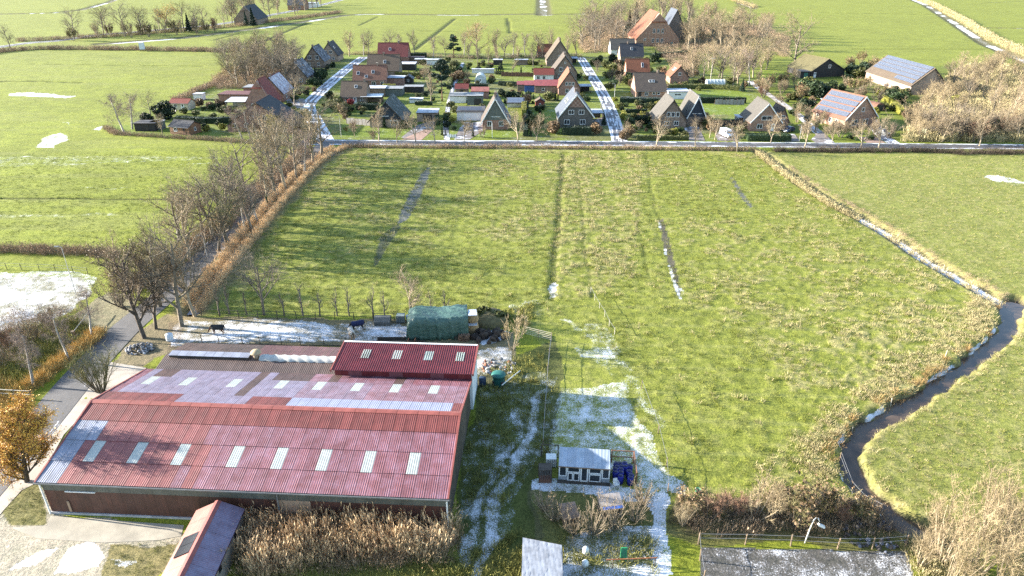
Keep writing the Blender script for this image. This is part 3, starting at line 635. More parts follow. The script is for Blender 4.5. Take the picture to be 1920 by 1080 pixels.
def tile_mat(name, col, frost=0, pitch=.30, lichen=.25, rough=.75):
    """tiled slope: courses and columns as relief, lichen blotches, streaks of frost left on the shaded side"""
    m, nt, b = newmat(name); t = nt.nodes.new('ShaderNodeTexCoord'); sp = nt.nodes.new('ShaderNodeSeparateXYZ'); nt.links.new(t.outputs['UV'], sp.inputs[0])
    row = mth(nt, 'FRACT', mth(nt, 'DIVIDE', sp.outputs[1], pitch)); cl = mth(nt, 'SINE', mth(nt, 'MULTIPLY', sp.outputs[0], 2*PI/.22))
    g = wpos(nt); n = noise(nt, g, .7, 4, .6); n2 = noise(nt, g, 4, 3, .6)
    c = ramp(nt, n, [(.3, shade(col, .75)), (.7, shade(col, 1.25))]); c = mixc(nt, .5, c, ramp(nt, n2, [(.3, shade(col, .6)), (.7, shade(col, 1.4))]))
    c = mixc(nt, ramp(nt, noise(nt, g, 1.6, 4, .7), [(.58, (0,0,0)), (.75, (lichen,)*3)]), c, (.16,.145,.085))
    if frost:
        f = mth(nt, 'ADD', mth(nt, 'MULTIPLY', n, .55), mth(nt, 'MULTIPLY', row, .35)); f = mth(nt, 'ADD', f, mth(nt, 'MULTIPLY', n2, .3))
        mr = nt.nodes.new('ShaderNodeMapRange'); mr.inputs[1].default_value = 1.02-frost*.8; mr.inputs[2].default_value = 1.12-frost*.8; nt.links.new(f, mr.inputs[0])
        c = mixc(nt, mr.outputs[0], c, (.55,.58,.66))
    nt.links.new(c, b.inputs['Base Color']); b.inputs['Roughness'].default_value = rough; b.inputs['Specular IOR Level'].default_value = .3
    bump(nt, b, mth(nt, 'ADD', row, mth(nt, 'MULTIPLY', cl, .3)), .4, .03); return m
BR = {'r': brick_mat('red_brick', (.26,.088,.055)), 'o': brick_mat('orange_brick', (.33,.145,.085)), 'b': brick_mat('brown_brick', (.155,.085,.06)), 'd': brick_mat('dark_grey_brick', (.085,.075,.065), (.06,.055,.05), (.14,.13,.12)), 'p': brick_mat('pale_pink_brick', (.36,.24,.18)),
      'w': mat('white_render_wall', (.58,.57,.54), .8, .1, .5), 'c': mat('cream_boards', (.42,.38,.28), .8, .15, .8), 'l': mat('brown_log_wall', (.17,.095,.055), .8, .3, 1.5), 'k': mat('black_boards', (.03,.028,.027), .8, .3, 2), 'g': mat('grey_green_boards', (.10,.11,.10), .8, .2, 1), 's': mat('red_shed_boards', (.21,.055,.04), .8, .2, 1), 'n': mat('navy_cladding', (.022,.030,.045), .7, .2, 1), 'u': mat('blue_boards', (.03,.08,.22), .7, .2, 1), 'f': mat('weathered_wood', (.17,.12,.085), .85, .3, 1.5)}
RT = {'k': tile_mat('black_tiles', (.032,.034,.040)), 'kf': tile_mat('black_tiles_with_frost', (.032,.034,.042), .40), 'm': tile_mat('maroon_tiles', (.125,.034,.030)), 'mf': tile_mat('maroon_tiles_with_frost', (.10,.035,.04), .58),
      'b': tile_mat('brown_tiles', (.095,.068,.048), 0, .3, .5), 'o': tile_mat('orange_tiles', (.15,.058,.031)), 'ob': tile_mat('orange_brown_tiles', (.145,.072,.048)), 'r': tile_mat('red_tiles', (.145,.036,.026)), 'rd': tile_mat('dark_red_tiles', (.14,.035,.03)), 'g': tile_mat('dark_green_tiles', (.026,.040,.038)), 'gf': tile_mat('dark_green_tiles_with_frost', (.026,.040,.040), .34),
      't': tile_mat('tan_lichen_tiles', (.080,.060,.042), 0, .3, .6), 's': tile_mat('slate_blue_tiles', (.055,.065,.085)), 'sf': tile_mat('slate_tiles_with_frost', (.05,.06,.08), .25), 'gy': tile_mat('grey_fibre_tiles', (.066,.060,.052), 0, .6, .3), 'ms': tile_mat('mossy_sheet', (.085,.075,.035), 0, .8, .8), 'hb': tile_mat('grey_brown_tiles', (.066,.052,.042), 0, .3, .4)}
FLAT = {'s': mat('snow_on_flat_roof', (.36,.385,.43), .9, .30, .45), 'k': mat('bitumen_felt', (.06,.06,.065), .85, .25, .8), 'm': mat('maroon_felt', (.10,.04,.04), .8, .2, .8), 'g': mat('grey_felt', (.20,.21,.22), .8, .2, .8), 't': mat('frosted_glass_roof', (.42,.45,.47), .4, .15, 1), 'r': corr_mat('red_trapeze_roof', (.21,.05,.045), pitch=.25), 'o': corr_mat('rust_red_sheet', (.19,.065,.045), pitch=.25)}
FRAME = mat('white_window_frame', (.68,.68,.66), .5, .05); TIMBER = mat('dark_fascia', (.035,.03,.028), .6, .2)
m, nt, b = newmat('window_glass'); b.inputs['Base Color'].default_value = (.022,.028,.035,1); b.inputs['Roughness'].default_value = .12; GLASS = m
m, nt, b = newmat('solar_cells')
t = nt.nodes.new('ShaderNodeTexCoord'); sp = nt.nodes.new('ShaderNodeSeparateXYZ'); nt.links.new(t.outputs['Object'], sp.inputs[0])
gx = mth(nt, 'LESS_THAN', mth(nt, 'FRACT', mth(nt, 'MULTIPLY', sp.outputs[0], 6)), .06); gy = mth(nt, 'LESS_THAN', mth(nt, 'FRACT', mth(nt, 'MULTIPLY', sp.outputs[1], 6)), .06)
nt.links.new(mixc(nt, mth(nt, 'MAXIMUM', gx, gy), (.055,.063,.085), (.22,.23,.25)), b.inputs['Base Color']); b.inputs['Roughness'].default_value = .18; b.inputs['Specular IOR Level'].default_value = .8; PV = m
DOORM = {'w': FRAME, 'g': mat('green_door', (.04,.13,.10), .5, .1), 't': mat('teal_door', (.03,.22,.22), .5, .1), 'k': TIMBER, 'n': mat('brown_door', (.10,.05,.03), .6, .2), 'u': BR['u']}
WIN_CACHE = {}
def window(parent, face, u, z, w, h, x0, x1, y0, y1, door=None):
    """a framed opening set on a wall; its pane is a piece of its own"""
    key = (round(w, 2), round(h, 2), door)
    if key not in WIN_CACHE:
        fr = MB(); t = .09
        if door: fr.box(-w/2, w/2, -.06, .04, 0, h)
        else:
            for a in ((-w/2, w/2, -.05, .04, h-t, h), (-w/2, w/2, -.09, .04, -.02, t), (-w/2, -w/2+t, -.05, .04, t, h-t), (w/2-t, w/2, -.05, .04, t, h-t)): fr.box(*a)
            if w > 1.0: fr.box(-.035, .035, -.05, .04, t, h-t)
        gl = MB().box(-w/2+t, w/2-t, -.02, .03, t, h-t) if not door else MB().box(-w/4, w/4, -.075, -.06, h*.55, h*.88)
        WIN_CACHE[key] = (fr.mesh('window', DOORM[door] if door else FRAME), gl.mesh('pane', GLASS))
    a, g = WIN_CACHE[key]
    o = obj('door' if door else 'window', a, parent); p = obj('pane', g, o)
    o.location, o.rotation_euler = {'F': ((x0+(x1-x0)*u, y0, z), (0,0,0)), 'L': ((x0, y1+(y0-y1)*u, z), (0,0,-PI/2)), 'R': ((x1, y0+(y1-y0)*u, z), (0,0,PI/2))}[face]
    return o
def slope(name, parent, a, b, c, d, t, m):
    """roof slope a-b at the eave, c-d at the ridge, with uv in metres along the eave and up the slope"""
    mb = MB().slab(a, b, c, d, t); me = mb.mesh(name, m); uv = me.uv_layers.new(name='uv')
    a, b, c, d = map(Vector, (a, b, c, d)); e = (b-a).normalized(); up = (d-a) - e*(d-a).dot(e); up = up.normalized() if up.length else Vector((0,0,1))
    for lp in me.loops:
        v = me.vertices[lp.vertex_index].co - a; uv.data[lp.index].uv = (v.dot(e), v.dot(up))
    return obj(name, me, parent)
def tri_slope(name, parent, a, b, c, t, m):
    a, b, c = map(Vector, (a, b, c)); n = (b-a).cross(c-a).normalized()*t
    mb = MB().add([a-n, b-n, c-n, a, b, c], [(0,2,1),(3,4,5),(0,1,4,3),(1,2,5,4),(2,0,3,5)]); me = mb.mesh(name, m); uv = me.uv_layers.new(name='uv'); e = (b-a).normalized(); up = (c-a)-e*(c-a).dot(e); up.normalize()
    for lp in me.loops:
        v = me.vertices[lp.vertex_index].co - a; uv.data[lp.index].uv = (v.dot(e), v.dot(up))
    return obj(name, me, parent)
def house(label, xl, xr, yb, typ, depth, he, hr, wall, roof, roof2=None, rot=0, wins=(), doors=(), chim=None, skl=(), hip=0, gablem=None, name='house', cat='house', asym=0, ov=.4, barge=True, yr=None):
    """xl..xr at photo row yb is the wall that faces the camera; typ G = gable to the front, E = eave to the front"""
    a, b = P(xl, yb), P(xr, yr or yb); w = (b-a).length; ang = math.atan2(b.y-a.y, b.x-a.x) + R(rot)
    h = empty(name, a, ang); tag(h, label, cat)
    x0, x1, y0, y1 = 0, w, 0, depth; roof2 = roof2 or roof; t = .16
    if typ == 'G':
        xm = w*(.5+asym); MB().prism([(0,-.1),(w,-.1),(w,he),(xm,hr-.22),(0,he)], 0, depth).build('wall', BR[wall], h)
        kl = (hr-he)/max(xm, .1); kr = (hr-he)/max(w-xm, .1); fy = -ov*.7; hy = hip
        zl, zr = he-ov*kl+.1, he-ov*kr+.1
        lo = slope('roof_slope', h, (-ov,fy,zl),(-ov,depth+ov,zl)[:1]+(depth+ov,zl),(xm,depth+ov,hr),(xm,fy+hy,hr),t,RT[roof]) if False else None
        ls = slope('roof_slope', h, (-ov,depth+ov,zl),(-ov,fy,zl),(xm,fy+hy,hr),(xm,depth+ov,hr),t,RT[roof])
        rs = slope('roof_slope', h, (w+ov,fy,zr),(w+ov,depth+ov,zr),(xm,depth+ov,hr),(xm,fy+hy,hr),t,RT[roof2])
        if hip:                               # half hip: clipped gable top
            fr = hip/ (hip+1.2); zc = hr-(hr-he)*.36; xa = xm-(xm+ov)*.36; xb = xm+(w+ov-xm)*.36
            tri_slope('roof_slope', h, (xa-.1,fy-.1,zc-.05),(xb+.1,fy-.1,zc-.05),(xm,fy+hy+.3,hr+.08),t,RT[roof])
        if gablem:
            zc = he+.1; MB().prism([(.1+(zc-he)/kl,zc),(w-.1-(zc-he)/kr,zc),(xm,hr-.35)], -.06, 0.02).build('gable_cladding', gablem, h)
        if barge:
            for s, (xe, ze) in ((-1, (-ov, zl)), (1, (w+ov, zr))):
                q = MB(); p0 = (xe, fy-.05, ze-.12); p1 = (xm, fy-.05, hr-.12)
                if not hip: q.slab(*( [(p0[0],fy-.09,p0[2]+.14),(p0[0],fy,p0[2]+.14),(p1[0],fy,p1[2]+.14),(p1[0],fy-.09,p1[2]+.14)] if s > 0 else [(p0[0],fy,p0[2]+.14),(p0[0],fy-.09,p0[2]+.14),(p1[0],fy-.09,p1[2]+.14),(p1[0],fy,p1[2]+.14)]), .26).build('verge_board', FRAME if barge == 'w' else TIMBER, h)
        MB().tube([(xm,fy+hy,hr+.02),(xm,depth+ov,hr+.02)], [.11]*2, 6).build('ridge_tiles', RT[roof], h)
        ridge = lambda u: (xm, depth*u, hr); slopes = {'L': (ls, lambda u, v: (xm*(v), depth*u, he+(hr-he)*v), kl), 'R': (rs, lambda u, v: (w-(w-xm)*v, depth*u, he+(hr-he)*v), kr)}
    else:
        ym = depth*(.5+asym); MB().prismx([(0,-.1),(depth,-.1),(depth,he),(ym,hr-.22),(0,he)], 0, w).build('wall', BR[wall], h)
        kf = (hr-he)/ym; kb = (hr-he)/(depth-ym); zf, zb = he-ov*kf+.1, he-ov*kb+.1; xo = .25
        fs = slope('roof_slope', h, (-xo,-ov,zf),(w+xo,-ov,zf),(w+xo,ym,hr),(-xo,ym,hr),t,RT[roof]); bs = slope('roof_slope', h, (w+xo,depth+ov,zb),(-xo,depth+ov,zb),(-xo,ym,hr),(w+xo,ym,hr),t,RT[roof2])
        MB().tube([(-xo,ym,hr+.02),(w+xo,ym,hr+.02)], [.11]*2, 6).build('ridge_tiles', RT[roof], h)
        MB().tube([(-xo,-ov-.06,zf-.02),(w+xo,-ov-.06,zf-.02)], [.07]*2, 6).build('gutter', GREY, h)
        ridge = lambda u: (w*u, ym, hr); slopes = {'F': (fs, lambda u, v: (w*u, ym*v, he+(hr-he)*v), kf)}; ls = fs
    for (f, u, z, ww, hh) in wins: window(h, f, u, z, ww, hh, x0, x1, y0, y1)
    for (f, u, dk) in doors: window(h, f, u, 0.05, 1.1, 2.1, x0, x1, y0, y1, dk)
    if chim is not None:
        for cu in (chim if isinstance(chim, (list, tuple)) else [chim]):
            rx, ry, rz_ = ridge(cu); MB().box(rx-.35, rx+.35, ry-.35, ry+.35, hr-.7, hr+.75).box(rx-.42, rx+.42, ry-.42, ry+.42, hr+.75, hr+.86).build('chimney', BR['b'], ls)
    for (f, u, v, ww, hh) in skl:
        so_, fn, k = slopes[f]; p = fn(u, v); q = MB().box(-ww/2, ww/2, -hh/2, hh/2, -.02, .10); o = q.build('skylight', FRAME, so_); o.location = (p[0], p[1], p[2]+.13)
        o.rotation_euler = (math.atan(k), 0, 0) if f == 'F' else ((0, -math.atan(k), 0) if f == 'L' else (0, math.atan(k), 0))
        g = MB().box(-ww/2+.1, ww/2-.1, -hh/2+.1, hh/2-.1, .10, .115).build('pane', GLASS, o)
    h['_w'] = w
    return h, w, slopes
def flatbox(label, xl, xr, yb, depth, hgt, wall, roof, name='garage', cat='garage', doors=(), wins=(), rot=0, open_=False, tilt=0, yr=None, gdoor=None):
    a, b = P(xl, yb), P(xr, yr or yb); w = (b-a).length
    h = empty(name, a, math.atan2(b.y-a.y, b.x-a.x)+R(rot)); tag(h, label, cat)
    if open_:
        for px_, py_ in ((.12,.12),(w-.12,.12),(.12,depth-.12),(w-.12,depth-.12)): MB().box(px_-.08, px_+.08, py_-.08, py_+.08, -.05, hgt).build('post', BR[wall], h)
        MB().box(.05, w-.05, depth-.10, depth-.02, -.05, hgt-.1).build('back_wall', BR[wall], h)
    else: MB().box(0, w, 0, depth, -.1, hgt).build('wall', BR[wall], h)
    MB().slab((-.2,-.25,hgt+.16),(w+.2,-.25,hgt+.16),(w+.2,depth+.2,hgt+.16+tilt),(-.2,depth+.2,hgt+.16+tilt),.18).build('roof', FLAT[roof], h)
    MB().box(-.22, w+.22, -.30, -.25, hgt-.06, hgt+.15).build('fascia', TIMBER, h)
    for (f, u, z, ww, hh) in wins: window(h, f, u, z, ww, hh, 0, w, 0, depth)
    for (f, u, dk) in doors: window(h, f, u, .05, 1.0, 2.0, 0, w, 0, depth, dk)
    if gdoor: MB().box(w*gdoor[0], w*gdoor[1], -.05, .02, .05, min(2.2, hgt-.2)).build('garage_door', DOORM[gdoor[2]], h)
    return h, w
def panels(parent, slp, fn, k, us, vs, pw, ph, rowgap, face):
    """solar panels lying on a slope, each one an object"""
    me = (MB().box(-ph/2, ph/2, -pw/2, pw/2, .0, .045) if face == 'L' else MB().box(-pw/2, pw/2, -ph/2, ph/2, .0, .045)).mesh('solar_panel', PV)
    for u in us:
        for v in vs:
            p = fn(u, v); o = obj('solar_panel', me, slp); o.location = (p[0], p[1], p[2]+.30)
            o.rotation_euler = {'L': (0, -math.atan(k), 0), 'F': (math.atan(k), 0, 0), 'R': (0, math.atan(k), 0)}[face]
W2 = lambda z=1.0, w=1.2, h=1.3, us=(.28,.72): [('F', u, z, w, h) for u in us]
# --- west side of the left street
house('brick gabled house with frost-streaked maroon roof, pale garage behind it', 487, 533, 191, 'G', 11.5, 3.0, 8.4, 'r', 'm', 'mf', 0, W2(3.6,1.3,1.4,(.38,.62))+[('F',.5,6.2,.5,.7)]+W2(.9)+[('R',.3,.9,1.2,1.2)], chim=.15)
house('brick gabled house with frosted black roof, next up the street from the maroon one', 536, 577, 158, 'G', 12, 3.0, 8.6, 'b', 'k', 'kf', 0, W2(3.8,.7,.9,(.5,.5))+W2(.9), chim=.2)
house('brick gabled house with steep black roof and twin upper windows by the left street', 570, 609, 127, 'G', 12, 3.0, 9.0, 'b', 'k', 'kf', 0, W2(3.6,1.5,1.6,(.33,.68))+W2(.9), chim=.1)
house('pink brick house with black roof at the field end of the left street', 602, 635, 115.5, 'G', 11, 3.0, 8.6, 'p', 'k', 'k', 0, W2(3.6,1.5,1.5,(.3,.6))+W2(.9), skl=[('R',.3,.55,1.2,1.6)], chim=.1)
house('red hip-roofed house beside the glazed carport', 463, 513, 207, 'G', 9, 2.8, 9.6, 'r', 'r', 'rd', 0, W2(.9), hip=2.6)
house('wide brick farmhouse with black roof, half hidden behind pale birches', 428, 548, 247, 'G', 12, 1.8, 8.4, 'r', 'ob', 'k', 0, W2(1.2,1.2,1.2,(.12,.3))+W2(3.4,1.2,1.2,(.4,.6)), doors=[('F',.5,'n')])
flatbox('long maroon flat-roofed garage', 411, 476, 191, 7, 2.5, 'r', 'm', yr=192)
flatbox('pale flat-roofed garage beside the maroon gabled house', 458, 488, 178, 6, 2.6, 'r', 'g')
flatbox('carport with frosted glass roof beside the red hip-roofed house', 425, 468, 206, 6, 2.5, 'c', 't', 'carport', 'carport', open_=True, tilt=.4)
house('cream garden cabin with red roof at the edge of the left field', 320, 356, 206, 'E', 4.5, 2.3, 3.4, 'c', 'r', None, -6, [('F',.3,.9,1.2,1.0)], [('F',.7,'w')], name='garden_shed', cat='shed')
house('log cabin with black roof on the garden edge by the left field', 320, 358, 251, 'E', 5, 2.3, 3.6, 'l', 'k', None, -4, [('F',.3,.9,1.2,1.0),('R',.5,.9,.8,1.0)], [('F',.75,'n')], name='log_cabin', cat='shed', yr=253.5)
flatbox('black boarded garden shed next to the log cabin', 254, 292, 246, 4, 2.2, 'k', 'k', 'garden_shed', 'shed', doors=[('F',.6,'k')])
flatbox('grey lean-to between the black shed and the log cabin', 284, 303, 244, 3, 2.2, 'g', 'g', 'garden_shed', 'shed')
flatbox('small white garden hut behind the red-roofed cabin', 364, 380, 188, 3, 2.0, 'w', 's', 'garden_shed', 'shed')
# --- between the two streets, left block
house('house with long maroon tiled roof at the field edge', 709, 765, 118, 'E', 10, 3.0, 8.6, 'r', 'm', None, 0, [('F',.3,.8,1.3,1.2),('F',.7,.8,1.3,1.2),('R',.5,1,1.2,1.2)], chim=.68, skl=[('F',.4,.5,1.1,1.5)])
house('house with dark brown tiled roof between the maroon and the orange-brown roofs', 689, 748, 143, 'E', 10.5, 2.6, 8.2, 'b', 'b', None, 0, [('F',.4,.7,1.3,1.2)], skl=[('F',.55,.5,1.1,1.5)], chim=.5)
house('brick house with orange-brown roof and small roof windows', 663, 725, 164, 'E', 10, 2.9, 7.6, 'r', 'ob', None, -2, [('F',.62,.7,1.5,1.5),('F',.88,.6,1.2,1.5),('F',.2,.8,1.4,1.2)], chim=.72, skl=[('F',.15,.42,1.1,1.5),('F',.4,.2,1.1,1.2),('F',.6,.5,1.1,1.5)], yr=163)
house('small brick house with brown roof, red shrub before its door', 640, 687, 194.5, 'E', 9, 2.6, 6.9, 'b', 'b', None, 0, [('F',.25,.9,1.2,1.3),('F',.82,1,.9,1.0)], [('F',.56,'w')], chim=.9, skl=[('F',.58,.6,1.0,1.2)])
flatbox('snow-covered flat-roofed extension of the small brown-roofed house', 684, 722, 181, 5.5, 2.8, 'b', 's', 'extension', 'extension')
flatbox('low porch with dark awning roof beside the small brown-roofed house', 678, 716, 195, 4, 2.3, 'f', 't', 'porch', 'porch', open_=True, tilt=.3)
flatbox('grey-roofed garage behind the green-roofed house', 722, 755, 180, 5.5, 2.5, 'g', 'g')
flatbox('snow-roofed garage beside the orange-brown roofed house', 722, 757, 160, 6, 2.7, 'r', 's')
flatbox('snow-roofed black garage beside the dark brown roof', 746, 778, 132, 7, 2.6, 'k', 's')
house('small black shed with gable roof on the lawn behind the garages', 757, 774, 157, 'G', 4, 2.0, 3.2, 'k', 'k', 'kf', 0, [('F',.5,.8,.7,.9)], name='garden_shed', cat='shed')
flatbox('dark timber shed before the tall pine', 758, 793, 174, 4, 2.1, 'k', 'g', 'garden_shed', 'shed')
house('pink brick house with steep dark green roof, frost on its shaded slope', 694, 757, 239, 'G', 13, 2.2, 7.6, 'p', 'g', 'gf', 0, [('F',.72,.7,2.2,1.3),('F',.45,3.3,2.6,1.1)], gablem=BR['n'], ov=.7, asym=.02)
flatbox('carport with snowy flat roof beside the green-roofed house', 782, 820, 228, 6.5, 2.6, 'p', 's', 'carport', 'carport', gdoor=(.3,.75,'k'))
flatbox('low white cold frame shed behind the carport', 768, 792, 193, 3, 1.2, 'w', 's', 'cold_frame', 'shed')
flatbox('white hut with snowy roof at the back garden lane', 800, 826, 122, 4, 2.2, 'w', 's', 'garden_shed', 'shed')
flatbox('grey shed with frosted roof next to the back garden lane', 778, 800, 120, 4, 2.0, 'f', 's', 'garden_shed', 'shed')
flatbox('brown shed on the field edge beside the maroon-roofed house', 766, 795, 116, 4, 2.0, 'f', 'o', 'garden_shed', 'shed')
# --- between the two streets, right block
h, w, sl = house('brick house with steep flared brown roof and white double window', 905, 953, 243, 'G', 10.5, 2.7, 9.2, 'r', 'hb', 'kf', 0, [('F',.52,3.7,2.6,1.2),('F',.27,1.0,1.3,1.5),('F',.72,1.0,1.3,1.5)], gablem=BR['g'], barge='w', chim=.35, ov=.8)
g, w = flatbox('white garage with six tilted solar panels on its roof', 857, 908, 226, 8, 2.7, 'w', 'k', gdoor=(.25,.88,'w'))
me = MB().slab((-.6,0,.12),(.6,0,.12),(.6,1.5,.75),(-.6,1.5,.75),.05).mesh('solar_panel', PV)
for i in range(6): obj('solar_panel', me, g, (.75+i*1.27, .9, 2.9))
flatbox('grey-roofed pale shed behind the white garage', 844, 874, 193, 5, 2.3, 'w', 'g', 'garden_shed', 'shed', tilt=.3)
flatbox('open cart shed with dark doorway behind the white garage', 876, 905, 197, 6, 3.0, 'g', 'g', 'cart_shed', 'shed', gdoor=(.45,.9,'k'))
house('dark red roofed shed behind the cart shed', 854, 878, 176, 'E', 4, 2.0, 3.4, 'b', 'rd', None, 0, [], [('F',.5,'k')], name='garden_shed', cat='shed')
flatbox('brick shed with rust-red sheet roof next to the cart shed', 884, 916, 185, 4.5, 2.4, 'r', 'o', 'garden_shed', 'shed', tilt=.8)
h, w, sl = house('dark grey brick house with slate roof and checkered tile-hung gable', 1048, 1111, 239.5, 'G', 12.5, 3.6, 9.8, 'd', 's', 'kf', 0, [('F',.35,3.9,1.6,1.3),('F',.65,3.9,1.6,1.3),('F',.23,1.0,1.6,1.4),('F',.70,1.0,1.6,1.4)], gablem=None, barge='w', chim=[.35], ov=.6, skl=[('L',.35,.5,1.2,1.5),('L',.6,.5,1.2,1.5)])
m, nt, b = newmat('checkered_tile_hanging'); ck = nt.nodes.new('ShaderNodeTexChecker'); ck.inputs['Scale'].default_value = 1.6; nt.links.new(coords(nt, 'Object', (1,0,1)), ck.inputs[0]); ck.inputs[1].default_value = (.16,.085,.06,1); ck.inputs[2].default_value = (.24,.16,.12,1); nt.links.new(ck.outputs[0], b.inputs['Base Color']); b.inputs['Roughness'].default_value = .8
MB().prism([(w*.26,6.0),(w*.74,6.0),(w*.5,9.3)], -.12, -.02).build('gable_cladding', m, h)
house('red brick house with orange roof beside the red-roofed annex', 1047, 1087, 179, 'G', 11, 3.0, 8.6, 'r', 'o', 'b', 0, [('F',.37,3.6,.8,1.1),('F',.52,3.6,.8,1.1),('F',.67,3.6,.8,1.1),('F',.4,.9,1.2,1.4),('F',.68,.9,1.2,1.4)], chim=.1)
flatbox('long brick annex with red ribbed roof', 1003, 1047, 175, 6, 2.6, 'b', 'r', 'annex', 'annex', tilt=1.2, wins=[('F',.35,.9,1.0,1.0)])
flatbox('blue-fronted shed with red roof at the end of the annex', 984, 1002, 173, 5, 2.5, 'u', 'r', 'garden_shed', 'shed', tilt=.8)
flatbox('timber shed beside the blue-fronted shed', 970, 983.5, 171, 4, 2.3, 'f', 'r', 'garden_shed', 'shed', tilt=.6)
house('tall brick house with grey-brown roof behind the orange-roofed house', 1036, 1081, 150, 'G', 12, 3.2, 9.6, 'b', 'hb', 'k', 0, [('F',.34,3.4,1.5,1.6),('F',.66,3.4,1.5,1.6),('F',.5,6.4,.7,.7),('F',.3,.8,1.5,1.6)], chim=.3)
house('red-roofed sun room at the side of the tall brick house', 1002, 1038, 152, 'E', 6, 2.6, 4.6, 'w', 'r', None, 0, [('F',.2,.6,1.2,1.4),('F',.5,.6,1.2,1.4)], name='annex', cat='annex')
house('tall house with steep tan lichen-grey roof at the field end of the right street', 1025, 1073, 124, 'G', 15, 3.0, 11.2, 'b', 't', 'k', 0, [('F',.5,3.4,1.2,1.3)], chim=[.1,.3])
house('low orange-roofed outbuilding behind the tan-roofed house', 1008, 1035, 108, 'E', 8, 2.6, 6.0, 'r', 'o', None, 0, name='outbuilding', cat='outbuilding')
flatbox('carport with snow-covered roof beside the tan-roofed house', 1063, 1083, 121, 6, 2.6, 'k', 's', 'carport', 'carport', open_=True)
flatbox('carport with snowy roof beside the red brick house', 1088, 1108, 175, 5, 2.4, 'k', 's', 'carport', 'carport', open_=True)
flatbox('carport with white roof beside the dark grey brick house', 1110, 1130, 228, 6, 2.5, 'd', 's', 'carport', 'carport', open_=True)
c, w = flatbox('white garden carport with dark solar roof', 951, 983, 207, 5, 2.3, 'w', 'k', 'carport', 'carport', open_=True, tilt=.8)
me = MB().slab((-.85,0,0),(.85,0,0),(.85,2.1,.34),(-.85,2.1,.34),.05).mesh('solar_panel', PV)
for i in range(6): obj('solar_panel', me, c, (1.0+(i % 3)*1.75, .15+(i//3)*2.3, 2.58+(i//3)*.38))
house('little red playhouse on the lawn', 1004, 1021, 201, 'G', 3, 1.9, 2.9, 's', 'b', None, 0, [('F',.5,.7,.6,.6)], name='playhouse', cat='playhouse', ov=.25)
flatbox('low brick garden wall shed on the far lawn', 965, 990, 122, 3, 2.2, 'b', 's', 'garden_shed', 'shed')
flatbox('dark summer house on the far lawn', 925, 942, 122, 3.5, 2.2, 'k', 's', 'garden_shed', 'shed')
flatbox('snow-topped long hutch behind the round greenhouse', 885, 926, 137, 2, 1.5, 'w', 's', 'hutch', 'shed')
# --- east of the right street
house('house with black tiled roof and pink brick wall before the grey-roofed house', 1163, 1206, 116, 'E', 10, 2.8, 7.8, 'p', 'k', None, 0, [('F',.55,.7,1.3,1.2)], chim=.35, skl=[('F',.5,.55,1.1,1.6)])
house('white-walled house with grey roof behind the black-roofed one', 1145, 1190, 103, 'E', 10, 2.8, 7.4, 'w', 'gy', None, 0, [('F',.3,.7,1.3,1.2)])
house('house with bright orange tiled roof behind the brown-roofed house', 1175, 1217, 147, 'E', 9, 2.6, 7.2, 'o', 'o', None, 0, [('F',.3,.7,1.2,1.2)], skl=[('F',.7,.5,.9,2.2)])
house('brick house with long brown catslide roof and dormer windows', 1192, 1248, 184, 'E', 12, 2.6, 7.8, 'o', 'hb', None, 0, [('F',.35,.8,1.2,1.3),('F',.6,1.2,1.0,.9),('F',.75,1.2,1.0,.9),('L',.5,3.2,1.2,1.2)], [('F',.12,'k')], asym=.08, skl=[('F',.5,.5,1.0,1.1),('F',.6,.5,1.0,1.1)], chim=.8)
flatbox('white flat-roofed garage beside the catslide house', 1252, 1292, 186, 6, 2.6, 'w', 's', wins=[('F',.45,1.3,2.4,.6)])
house('small brick cottage with orange roof and roof windows', 1256, 1290, 157, 'G', 9, 2.8, 6.8, 'r', 'o', 'b', 0, [('F',.5,3.2,1.0,1.1)], skl=[('L',.3,.55,1.4,1.5),('L',.5,.55,1.4,1.5)])
house('brick house with pale grey roof and three white upper windows', 1232, 1285, 241, 'G', 11, 2.8, 8.4, 'b', 'gy', 'k', 0, [('F',.36,3.4,1.0,1.4),('F',.52,3.4,1.0,1.4),('F',.68,3.4,1.0,1.4),('F',.32,.9,1.4,1.3),('F',.66,.9,1.4,1.3),('L',.3,.9,1.2,1.3)], ov=.5)
house('navy-fronted house with pale grey roof and white garage door', 1286, 1322, 236, 'G', 11, 2.6, 8.8, 'b', 'gy', 'kf', 0, [('F',.36,3.6,1.3,1.2),('F',.64,3.6,1.3,1.2)], gablem=BR['n'], ov=.7, barge='w')
house('brick house with brown-grey roof and white-framed gable windows behind clipped hedge', 1406, 1462, 246, 'G', 10, 2.9, 8.0, 'o', 'gy', 'hb', 0, [('F',.5,3.2,3.0,1.2),('F',.3,.8,1.6,1.3),('L',.4,.9,1.2,1.2)], [('F',.75,'w')], ov=.5, barge='w')
house('small gabled side wing of the house behind clipped hedge', 1452, 1476, 244, 'G', 7, 2.8, 6.6, 'o', 'hb', 'k', 0, [('F',.5,3.1,1.2,1.2)], name='side_wing', cat='house')
flatbox('white-roofed terrace shelter beside the house behind clipped hedge', 1383, 1407, 236, 4, 2.4, 'w', 's', 'terrace_roof', 'shelter', open_=True)
h, w, sl = house('brick house with orange roof almost covered in solar panels', 1582, 1640, 242, 'G', 13, 3.0, 9.0, 'o', 'ob', 'rd', 0, [('F',.3,.8,2.0,1.6),('F',.65,.8,2.0,1.6),('F',.5,4.6,1.0,1.2)]+[('L',u,1.0,.9,1.3) for u in (.15,.35,.55,.75)], ov=.5, barge='w', yr=236)
s_, fn, k = sl['L']; panels(h, s_, fn, k, [.06+i*.098 for i in range(10)], [.13,.36,.59,.82], 1.27, 1.55, 0, 'L')
